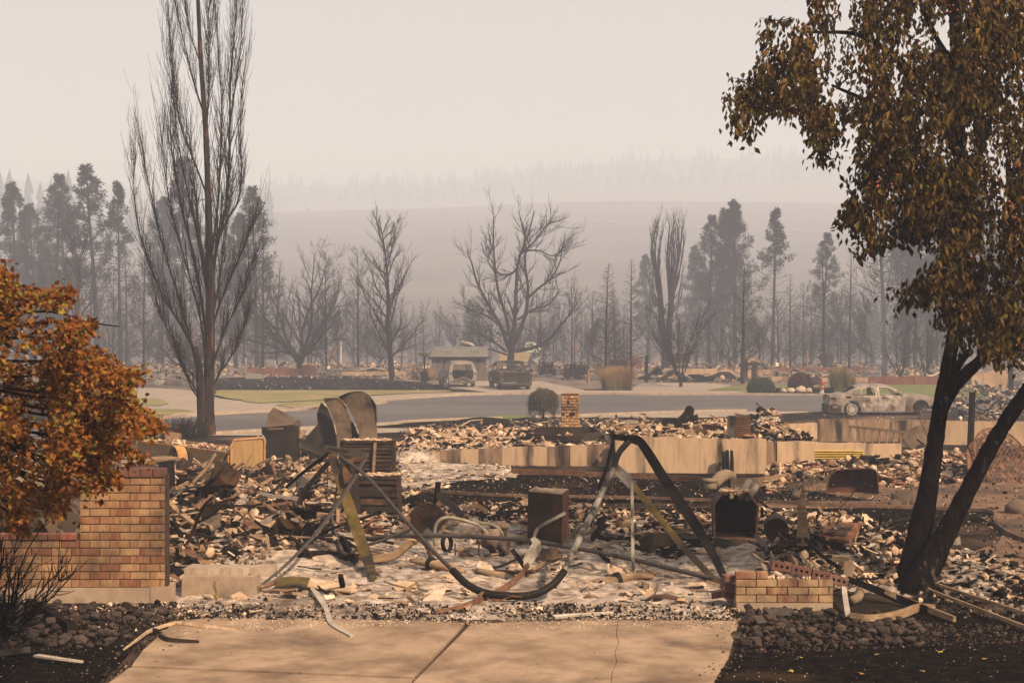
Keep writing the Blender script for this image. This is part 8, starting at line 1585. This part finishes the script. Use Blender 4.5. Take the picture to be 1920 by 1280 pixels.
for x, h, lb in ((1357.5, 846, "charred jagged post against the tall pale wall, beside its twin"), (1363.5, 844, "twin charred post sharing the gap with its jagged neighbour"), (1372, 845, "charred post standing slightly apart on the tall pale wall")): mb = MB(); mb.tube([P(x, 888, 30.5), P(x + .4, 865, 30.5), P(x, h, 30.55)], [.055, .05, .04], 6); mb.v = [tuple(Vector(v) + Vector((rr(-.012, .012), 0, rr(-.02, .02)))) for v in mb.v]; one(mb, "charred_post", M['blackpost'], lb, "post")
bar("charred_sill", "long charred timber sill along the foot of the concrete walls", [(960, 884, 30.6), (1100, 890, 29.9), (1250, 897, 29.4), (1350, 905, 28.8)], .16, .08, 'rust', (0, .1, 1), "timber"); bar("charred_sill", "rusty brown timber strip by the pale pipe elbow", [(1372, 905, 29.4), (1435, 902, 29.4), (1478, 890, 29.6)], [.16, .18, .08], .08, 'wood', (0, .1, 1), "timber")
mb = MB(); mb.tube([P(1332, 922, 26.9), P(1331, 898, 26.9)], [.13, .12], 14); mb.tube([P(1331, 903, 26.9), P(1331, 897, 26.9)], [.145, .145], 14); mb.tube(bez([P(1338, 908, 27), P(1350, 895, 27.2), P(1362, 890, 27.5), P(1372, 893, 27.8)], 4), [.11, .12, .11, .1], 12); one(mb, "clay_pipe", M['pipe'], "pale clay pipe elbow lying below the tall wall", "pipe", smooth=True)
dl = 40.2; la = thing("ladder", "burnt ladder lying on its edge across the scorched ruins", "ladder", P(1650, 835, dl)); l0, l1, m0, m1 = P(1592, 799, dl), P(1707, 811, dl - 1.2), P(1594, 833, dl), P(1706, 836, dl - 1.2)
for a, b in ((l0, l1), (m0, m1)): mb = MB(); mb.strip([a, b], .07, .04, side=(0, .2, 1)); mb.build("rail", M['wood'], la)
for i in range(9): t = (i + .15) / 8.4; mb = MB(); mb.strip([l0 + (l1 - l0) * t, m0 + (m1 - m0) * t], .045, .04, side=(1, 0, 0)); mb.build("rung", M['wood'], la)
mb = MB(); dy = 31.7; n_ = 64; vs = []
for i in range(n_ + 1): v = 843 + 19 * i / n_; o_ = .018 * math.cos(i / n_ * 2 * math.pi * 4); vs += [P(1527, v, dy + o_), P(1618, v + 1 - 3 * (i / n_), dy + o_), P(1618, v + 1 - 3 * (i / n_), dy + o_ + .02), P(1527, v, dy + o_ + .02)]
mb.add(vs, [(4 * i + h, 4 * i + (h + 1) % 4, 4 * i + 4 + (h + 1) % 4, 4 * i + 4 + h) for i in range(n_) for h in range(4)]); one(mb, "corrugated_sheet", M['yellow'], "yellowed corrugated sheet leaning on the tan wall", "sheet")
dt = 25.8; ty = thing("barrow_tray", "rusty wheelbarrow tray standing on its edge in the brown yard", "tray", P(1600, 930, dt)); o1 = [(1549, 929), (1551, 905), (1557, 890), (1567, 882), (1590, 879), (1632, 878), (1641, 881), (1645, 890), (1648, 929)]
mb = MB(); panel2d([(p[0], -p[1]) for p in o1][::-1], [], 9, lambda u, v: P(u, -v, dt + .32 + .02 * mnoise.noise(Vector((u * .04, v * .04, 0)))), lambda u, v: (0, .012, 0), mb); mb.build("pan_floor", M['pan'], ty)
mb = MB(); pts = [P(x, y, dt) for x, y in o1]; pb = [P(960 + (x - 960) * 1.0 + (1600 - x) * .06, y + (905 - y) * .08, dt + .33) for x, y in o1]; mb.add(pts + pb + [p + Vector((0, 0, .012)) for p in pts] + [p + Vector((0, 0, .012)) for p in pb], [(i, i + 1, 9 + i + 1, 9 + i) for i in range(8)] + [(18 + 9 + i, 18 + 9 + i + 1, 18 + i + 1, 18 + i) for i in range(8)]); mb.tube(pts, .014, 6); mb.build("flange", M['pan'], ty)
for x, y in ((1563, 908), (1635, 911)): mb = MB(); mb.disc(P(x, y, dt + .31), (0, 1, 0), .018, .012, 8); mb.build("bolt", M['white'], ty)
dr = 28.5; rm = thing("round_lattice", "tilted round rusty lattice disc with tiles stuck in its mesh", "lattice", P(1872, 905, dr)); c = P(1880, 860, dr); ax = Vector((.35, -.75, .45)).normalized(); u_ = ax.orthogonal().normalized(); v_ = ax.cross(u_); rad = .68
mb = MB(); mb.tube([c + (u_ * math.cos(a) + v_ * math.sin(a)) * rad for a in [i * math.pi / 24 for i in range(49)]], .022, 6, cap=False); mb.build("ring", M['rust'], rm)
for i in range(-8, 9):
    h = math.sqrt(max(0, 1 - (i / 9) ** 2)) * rad; mb = MB(); mb.tube([c + u_ * (rad * i / 9) - v_ * h, c + u_ * (rad * i / 9) + v_ * h], .007, 4); mb.build("wire", M['rust'], rm); mb = MB(); mb.tube([c + v_ * (rad * i / 9) - u_ * h, c + v_ * (rad * i / 9) + u_ * h], .007, 4); mb.build("wire", M['rust'], rm)
for i in range(-8, 8):
    for j in range(-8, 8):
        if math.hypot(i + .5, j + .5) < 8.3 and rr(0, 1) < .62: mb = MB(); p = c + u_ * rad * (i + .5) / 9 + v_ * rad * (j + .5) / 9; e = rad / 9 * .46; mb.plate([p - u_ * e - v_ * e, p + u_ * e - v_ * e, p + u_ * e + v_ * e, p - u_ * e + v_ * e], .012); mb.build("tile", M[R.choice(['rustdark', 'rustdark', 'greysteel', 'rust'])], rm)
mb = MB(); mb.strip(bez([P(1818, 880, 28.2), P(1822, 850, 28.4), P(1840, 825, 28.8), P(1868, 806, 29.2)], 4), [.10, .22, .3, .2], .02, side=(.7, .4, .3)); one(mb, "bent_hoop", M['rust'], "curved rust orange sheet rim beside the round lattice disc", "rim")
pole("duct_tube", "open ended pale duct tube behind the low brick wall", [(28, 910, 18.0), (60, 908, 18.6), (110, 905, 19.4)], .11, 'pipe', "duct"); mb = MB(); mb.disc(P(28, 910, 17.985), (P(60, 908, 18.6) - P(28, 910, 18)), .085, .02, 14); one(mb, "duct_mouth_shade", M['blackpost'], "black disc painting the shade in the mouth of the pale duct tube behind the brick wall", "duct")  # black disc stands in for the shade inside the duct
bar("black_beam", "slanting black beam behind the low brick wall", [(98, 908, 17.4), (120, 935, 17.2), (148, 985, 16.8)], [.07, .09, .05], .06, 'blackpost', cat="beam"); bar("sheet_scrap", "large smoky blue grey sheet behind the low brick wall", [(8, 990, 16.6), (50, 960, 16.9), (88, 990, 16.8)], .0 + .36, .02, 'greysteel', (0, .2, 1), "sheet"); bar("sheet_scrap", "folded tan sheet between the black beam and the blue grey sheet", [(85, 990, 16.7), (112, 962, 16.9), (142, 990, 16.7)], .28, .02, 'sheet', (0, .3, 1), "sheet")
bar("warped_board", "warped pale board lying on a dark box behind the tall pier", [(150, 868, 24), (240, 866, 24), (300, 860, 24), (338, 860, 24)], [.1, .16, .2, .05], .04, 'wood', (0, 1, .25), "board"); mb = MB(); mb.hexa([P(292, 930, 22), P(329, 932, 21.6), P(330, 930, 22.4), P(292, 928, 22.6)], [P(298, 866, 22), P(326, 862, 21.6), P(327, 861, 22.4), P(298, 865, 22.6)]); one(mb, "dark_box", M['rustdark'], "dark rusty upright box behind the tall pier", "box"); bar("ridge_block", "clay ridge block beside the dead shrub at the poplar", [(312, 820, 41), (338, 822, 41)], .3, .3, 'tan', (0, .2, 1), "block")
for pts, w_, th, m, lb in [([(382, 928, 23), (428, 913, 23), (480, 921, 22.6), (515, 927, 22.4), (565, 918, 22.4), (592, 896, 22.6)], .05, .03, 'greysteel', "long wavy grey bar across the heap behind the pier"), ([(362, 953, 21), (396, 945, 21), (405, 950, 20.9), (414, 966, 20.8)], .04, .04, 'rust', "hooked rust brown bar in the heap behind the pier"), ([(350, 982, 20), (400, 978, 20), (452, 976, 20)], .06, .05, 'blackpost', "straight black beam low in the heap behind the pier"),
    ([(460, 990, 19), (504, 975, 19), (524, 992, 18.8), (555, 1018, 18.5), (582, 1042, 18.2)], .07, .06, 'blacksteel', "bent black beam folded over the dark hollow"), ([(462, 990, 19), (458, 1012, 18.9), (454, 1036, 18.8)], .05, .04, 'greysteel', "upright punched strip at the dark hollow's edge"), ([(525, 990, 19), (568, 984, 19), (618, 985, 19)], .06, .04, 'greysteel', "grey channel lying level over the heap's dark side"), ([(620, 968, 19), (628, 1000, 18.8), (640, 1036, 18.5)], .06, .04, 'greysteel', "steep grey channel by the wide stained leg"), ([(560, 1040, 18), (610, 1036, 18), (658, 1046, 17.8)], .06, .05, 'blacksteel', "low dark channel along the front of the heap"), ([(506, 895, 23.5), (510, 940, 23.3), (504, 960, 23.2)], .05, .03, 'rust', "upright rusty flat bar in the heap"), ([(560, 960, 21), (600, 967, 21), (636, 970, 21)], .05, .03, 'greysteel', "short grey angle below the bent leg"), ([(640, 1010, 18), (652, 1030, 17.6), (668, 1052, 17.3)], .08, .05, 'blackpost', "thick charred board beside the stained leg"), ([(464, 905, 24), (472, 892, 24), (485, 885, 24)], .06, .05, 'blacksteel', "short black bracket near the trailer's tailgate"), ([(430, 930, 22), (470, 950, 21.5), (505, 965, 21)], .035, .03, 'rust', "thin rusty bar crossing under the wavy grey one"), ([(640, 948, 20), (600, 975, 20), (560, 985, 20)], .045, .03, 'rustdark', "dark slanting bar under the steel frame"), ([(700, 1048, 17), (740, 1040, 17), (770, 1015, 17)], .09, .05, 'wood', "thick baked board beside the stained leg's foot"), ([(752, 1012, 18), (764, 975, 18), (760, 968, 18)], .07, .05, 'tan', "stubby baked post by the long pipe"), ([(780, 1005, 18), (800, 1020, 17.8), (808, 1040, 17.6)], .07, .04, 'rust', "curved rusty scrap under the long pipe"), ([(778, 975, 20), (786, 945, 20), (796, 922, 20)], .10, .03, 'rustdark', "upright torn dark sheet before the black yard"), ([(812, 955, 20), (818, 930, 20), (822, 903, 20)], .09, .03, 'blacksteel', "tall pointed black shard before the black yard"), ([(818, 925, 20), (845, 945, 20), (866, 968, 19.8)], .10, .04, 'greysteel', "slanting grey panel hooked on the pointed shard"), ([(770, 990, 19), (800, 962, 19), (828, 985, 18.8)], .30, .03, 'rustdark', "folded dark sheet beside the melted engine"), ([(870, 955, 20), (895, 948, 20), (915, 960, 20)], .06, .03, 'wood', "curled tan strip on the yard's edge"), ([(930, 962, 20), (970, 958, 20), (985, 960, 20)], .05, .03, 'blackpost', "thin black board beside the heater"), ([(1200, 1010, 18.5), (1250, 1000, 18.6), (1310, 990, 18.8)], .05, .03, 'wood', "long thin batten behind the frame's upright"), ([(1210, 1000, 18.8), (1270, 1006, 18.6), (1335, 1005, 18.5)], .04, .03, 'greysteel', "grey angle bar beside the long thin batten"), ([(1110, 1010, 18.5), (1128, 985, 18.7), (1122, 975, 18.8)], .07, .05, 'blackpost', "charred hooked lump left of the upright".replace("left of", "next to")), ([(1200, 1022, 18), (1230, 1012, 18), (1262, 1010, 18)], .18, .02, 'sheetdark', "curled dark sheet by the frame's upright"), ([(1000, 1035, 17.5), (1025, 1042, 17.3), (1045, 1035, 17.4)], .18, .03, 'sheet', "folded brown sheet in front of the heater"), ([(1440, 1030, 16.4), (1470, 1020, 16.4), (1500, 1012, 16.6)], .05, .04, 'blackpost', "charred stick beneath the crushed barrel"), ([(1440, 1060, 15.6), (1460, 1042, 15.7), (1490, 1035, 15.8)], .03, .02, 'greysteel', "bent grey wire above the fallen cored bricks"), ([(1510, 1010, 16.4), (1540, 1040, 16), (1570, 1062, 15.7)], .04, .03, 'blackpost', "charred branch slanting down from the stump"),
    ([(850, 795, 53), (900, 788, 53), (955, 792, 53)], .25, .1, 'blackpost', "long charred board pile by the weeping tree"), ([(1210, 800, 38), (1180, 792, 38), (1150, 800, 38)], .14, .08, 'greydeb', "grey curved hoop lying behind the tall pale wall"), ([(1178, 803, 36), (1205, 801, 36), (1228, 802, 36)], .16, .1, 'tan', "baked beam end on the rubble behind the tall wall"), ([(1700, 830, 33), (1730, 812, 33), (1748, 838, 33)], .4, .03, 'sheet', "crumpled brown sheet beside the ladder")]:
    bar("scrap_bar", lb, [(a, b, c) for a, b, c in pts], w_, th, m, (.3, .2, 1), "scrap")
rgw = np.random.default_rng(404)
for i in range(90):
    px, py = rgw.uniform(330, 700), rgw.uniform(885, 1045)
    if i > 70: px, py = rgw.uniform(1430, 1600), rgw.uniform(985, 1060)
    if i > 80: px, py = rgw.uniform(1700, 1900), rgw.uniform(860, 900)
    d = dep(py + 18); ln, _ = wander(np.array(P(px, py, d)), (rgw.normal(0, 1), rgw.normal(0, .5), rgw.normal(.12, .28)), rgw.uniform(.35, 1.3), 5, .16, (0, 0, -.3), rgw); mb = MB(); z0_ = min(v[2] for v in ln); mb.tube([Vector(v) + Vector((0, 0, max(0, TH(v[0], v[1]) + .03 - v[2]))) for v in ln], float(rgw.choice([.006, .009, .014, .02])), 5)
    one(mb, "bent_rod", M[['rustdark', 'rust', 'blacksteel', 'greysteel'][i % 4]], "thin bent burnt rod or wire sticking out of the rubble heap", "rod", group="bent rods tangled in the rubble")
def drift(px, py, rx, ry, h, k):
    c = G(px, py); n = 22; V = []; Fc = []
    for i in range(n + 1):
        for j in range(n + 1):
            u, v = -1 + 2 * i / n, -1 + 2 * j / n; q = u * u + v * v; e = max(0, 1 - q) ** .8 * (1 + .8 * mnoise.noise(Vector((u * 2.2 + k, v * 2.2, 0))))
            x, y = c.x + rx * u, c.y + ry * v; V.append((x, y, TH(x, y) - .02 + .42 * h * e + .012 * e * mnoise.noise(Vector((x * 9, y * 9, k)))))
    for i in range(n):
        for j in range(n): Fc.append((i * (n + 1) + j, (i + 1) * (n + 1) + j, (i + 1) * (n + 1) + j + 1, i * (n + 1) + j + 1))
    tag(link("ash_drift", mesh_np("ash_drift", V, np.array(Fc), M['drift'], smooth=True)), "soft drift of grey white ash on the garage floor", "ash", kind='stuff')
for k, q in enumerate([(600, 1062, .55, .5, .17), (560, 1085, .35, .3, .12), (690, 1058, .4, .4, .12), (820, 1100, .5, .4, .12), (905, 1092, .3, .3, .14), (1000, 1085, .4, .4, .12), (1110, 1068, .5, .4, .13), (1190, 1100, .5, .35, .11), (1290, 1090, .4, .35, .1), (1080, 1125, .5, .3, .08), (760, 1128, .5, .25, .07), (480, 1140, .35, .25, .07), (1650, 1050, .4, .4, .13), (1590, 1075, .3, .3, .11), (1340, 1125, .3, .25, .1), (930, 1040, .35, .35, .1)]): drift(*q, k)
_sm = []
for s_ in range(8):
    rg = np.random.default_rng(900 + s_); V, Fc = t_chunk(rg); me = mesh_np("stone", V * [1.15, .95, .8], Fc, M['stone']); _sm.append(me)
def stone_bed(label, poly, n, size, seed):
    o = thing("stone_bed", label, "stones", G(*poly[0])); rg = np.random.default_rng(seed); k = 0; mesh_small = []; zz = {}
    xs_, ys_ = [p[0] for p in poly], [p[1] for p in poly]; inv = mw(o).inverted()
    while k < n:
        d0, d1 = dep(max(ys_)), dep(min(ys_)); d = rg.uniform(d0, d1); x = (rg.uniform(min(xs_), max(xs_)) - CX) / F * d; px, py = project(x, d, gz(d))
        if not pin(poly, px, py): continue
        s_ = size[0] + (size[1] - size[0]) * rg.uniform() ** 1.6; c = bpy.data.objects.new("stone", _sm[int(rg.integers(8))]); COL.objects.link(c); c.parent = o
        c.matrix_local = Matrix.LocRotScale(inv @ Vector((x, d, gz(d) + s_ * .28 + (.03 if k % 3 == 0 else 0))), Matrix.Rotation(rg.uniform(0, 6.28), 3, 'Z').to_quaternion(), (s_,) * 3); k += 1
    return o
stone_bed("bed of dark angular stones beside the driveway below the small pier", [(1385, 1160), (1400, 1148), (1560, 1152), (1700, 1170), (1760, 1185), (1740, 1212), (1600, 1216), (1450, 1222), (1380, 1222), (1372, 1200)], 300, (.06, .155), 51)
stone_bed("bed of dark angular stones between the brick wall and the driveway", [(-40, 1150), (60, 1135), (200, 1142), (330, 1150), (345, 1170), (290, 1195), (230, 1212), (100, 1218), (-40, 1222)], 300, (.06, .15), 52)
for nm_, lb, pl_, n_, sd_ in [("pebbles", "smaller dark stones filling the bed below the small pier", [(1380, 1150), (1560, 1148), (1800, 1172), (1960, 1170), (1960, 1205), (1760, 1212), (1450, 1226), (1370, 1225)], 1500, 61), ("pebbles", "smaller dark stones filling the bed beside the brick wall", [(-60, 1145), (200, 1138), (360, 1150), (300, 1200), (100, 1222), (-60, 1226)], 1300, 62)]: scatter(nm_, lb, "pebbles", pl_, n_, (.02, .075), dict(chunk=1), dict(stone=.9, rust=.1), height=lambda x, y: gz(y) + .01, seed=sd_)
scatter("rubble", "black broken coal like lumps past the hawthorn's foot", "rubble", [(1720, 1100), (1960, 1090), (2050, 1165), (1760, 1165)], 1500, (.02, .12), dict(chunk=.7, flake=.3), dict(char=.5, greydeb=.25, stone=.25), seed=63)
for px, py, s_, lb in [(1692, 948, .17, "round brown boulder, one of two touching ones beyond the hawthorn trunk"), (1712, 948, .16, "darker brown boulder touching its round neighbour beyond the hawthorn trunk"), (1905, 965, .17, "brown boulder at the bend of the tan edging"), (1918, 955, .15, "dark boulder behind the one at the edging's bend"), (1678, 952, .1, "small tan stone beside the two touching boulders"), (1497, 935, .12, "small brown rock behind the splintered stump")]: mb = MB(); mb.blob(G(px, py, s_ * .55), (s_ * 1.1, s_, s_ * .9), 10, 7, .2, seed=px); one(mb, "boulder", M['rock'], lb, "boulder", smooth=True)
def fragments(name, lb, cat, grp, poly, n, size, kinds, mats, seed, tilt=.35, lift=.25):
    rg = np.random.default_rng(seed); ms = {}
    for k in range(n):
        while True:
            d0, d1 = dep(max(p[1] for p in poly)), dep(min(p[1] for p in poly)); d = rg.uniform(d0, d1); x = (rg.uniform(min(p[0] for p in poly), max(p[0] for p in poly)) - CX) / F * d
            if pin(poly, *project(x, d, gz(d))): break
        kd = kinds[int(rg.integers(len(kinds)))]; vi = int(rg.integers(12)); m = mats[int(rg.integers(len(mats)))]
        if (kd, vi, m) not in ms: ms[(kd, vi, m)] = mesh_np(name, *TPL[kd][vi], M[m])
        s_ = size[0] + (size[1] - size[0]) * rg.uniform() ** 1.5; s_ *= 2.2 if kd == 'stick' else 1
        o = bpy.data.objects.new(name, ms[(kd, vi, m)]); COL.objects.link(o); o.matrix_world = Matrix.LocRotScale(Vector((x, d, TH(x, d) + .03 + s_ * lift * .35)), Matrix(rotm(rg, 1, tilt)[0].tolist()).to_quaternion(), (s_,) * 3); tag(o, lb, cat, grp)
GA = [(330, 1030), (345, 1130), (560, 1150), (1375, 1140), (1380, 1090), (1330, 1000), (1000, 1000), (700, 1010), (500, 1050)]
fragments("plaster_fragment", "pale broken plaster fragment lying in the ash of the garage floor", "plaster", "plaster fragments on the garage floor", GA, 110, (.10, .30), ['flake', 'sheet', 'flake'], ['ash', 'plaster', 'plaster'], 5)
fragments("charred_board", "charred or baked board end lying in the ash of the garage floor", "board", "board ends on the garage floor", GA, 60, (.10, .30), ['stick'], ['char', 'wood', 'tan', 'rust'], 6)
fragments("board_piece", "burnt board or lath in the heap behind the tall brick pier", "board", "boards in the heap behind the pier", [(320, 900), (640, 890), (680, 1000), (520, 1050), (345, 1090)], 100, (.15, .42), ['stick'], ['char', 'wood', 'tan', 'greydeb', 'rust'], 7, .5, .6)
fragments("roof_sheet", "large buckled burnt sheet lying in the heap behind the brick pier", "sheet", "buckled sheets in the heap behind the pier", [(330, 920), (640, 900), (690, 1010), (520, 1060), (345, 1100)], 30, (.35, .8), ['sheet'], ['sheetdark', 'rustdark', 'sheet', 'blackpost', 'greysteel'], 17, .5, .5)
fragments("metal_scrap", "crumpled metal scrap in the rubble between cabinets and small pier", "scrap", "metal scraps in the rubble", [(640, 985), (880, 950), (1340, 965), (1600, 985), (1560, 1060), (1380, 1060), (1000, 1010), (700, 1025)], 60, (.12, .36), ['sheet', 'flake'], ['rust', 'sheetdark', 'greydeb', 'sheet'], 8, .5, .5)
fragments("wall_fragment", "pale wall fragment lying in the rubble of the far lots", "plaster", "wall fragments in the far lots", [(-100, 686), (2000, 686), (2000, 716), (1000, 712), (640, 703), (300, 720), (-100, 725)], 120, (.5, 1.3), ['sheet', 'flake', 'stick'], ['ash', 'plaster', 'white', 'tan', 'greydeb', 'char'], 9, .5, .4)
leafm = leaf_mesh('maple', 3); leafm.materials.append(M['yellowleaf'])
for i, (px, py) in enumerate([(1358, 1250), (1500, 1238), (1648, 1232), (1765, 1226), (1480, 1262), (1612, 1268), (1730, 1264), (1850, 1240)]): o = bpy.data.objects.new("fallen_leaf", leafm); COL.objects.link(o); o.matrix_world = Matrix.LocRotScale(G(px, py, .03), Matrix.Rotation(i * 1.3, 3, 'Z').to_quaternion(), (.05,) * 3); tag(o, "small yellow leaf fallen on the black lawn by the hawthorn", "leaf", "yellow leaves fallen on the black lawn")
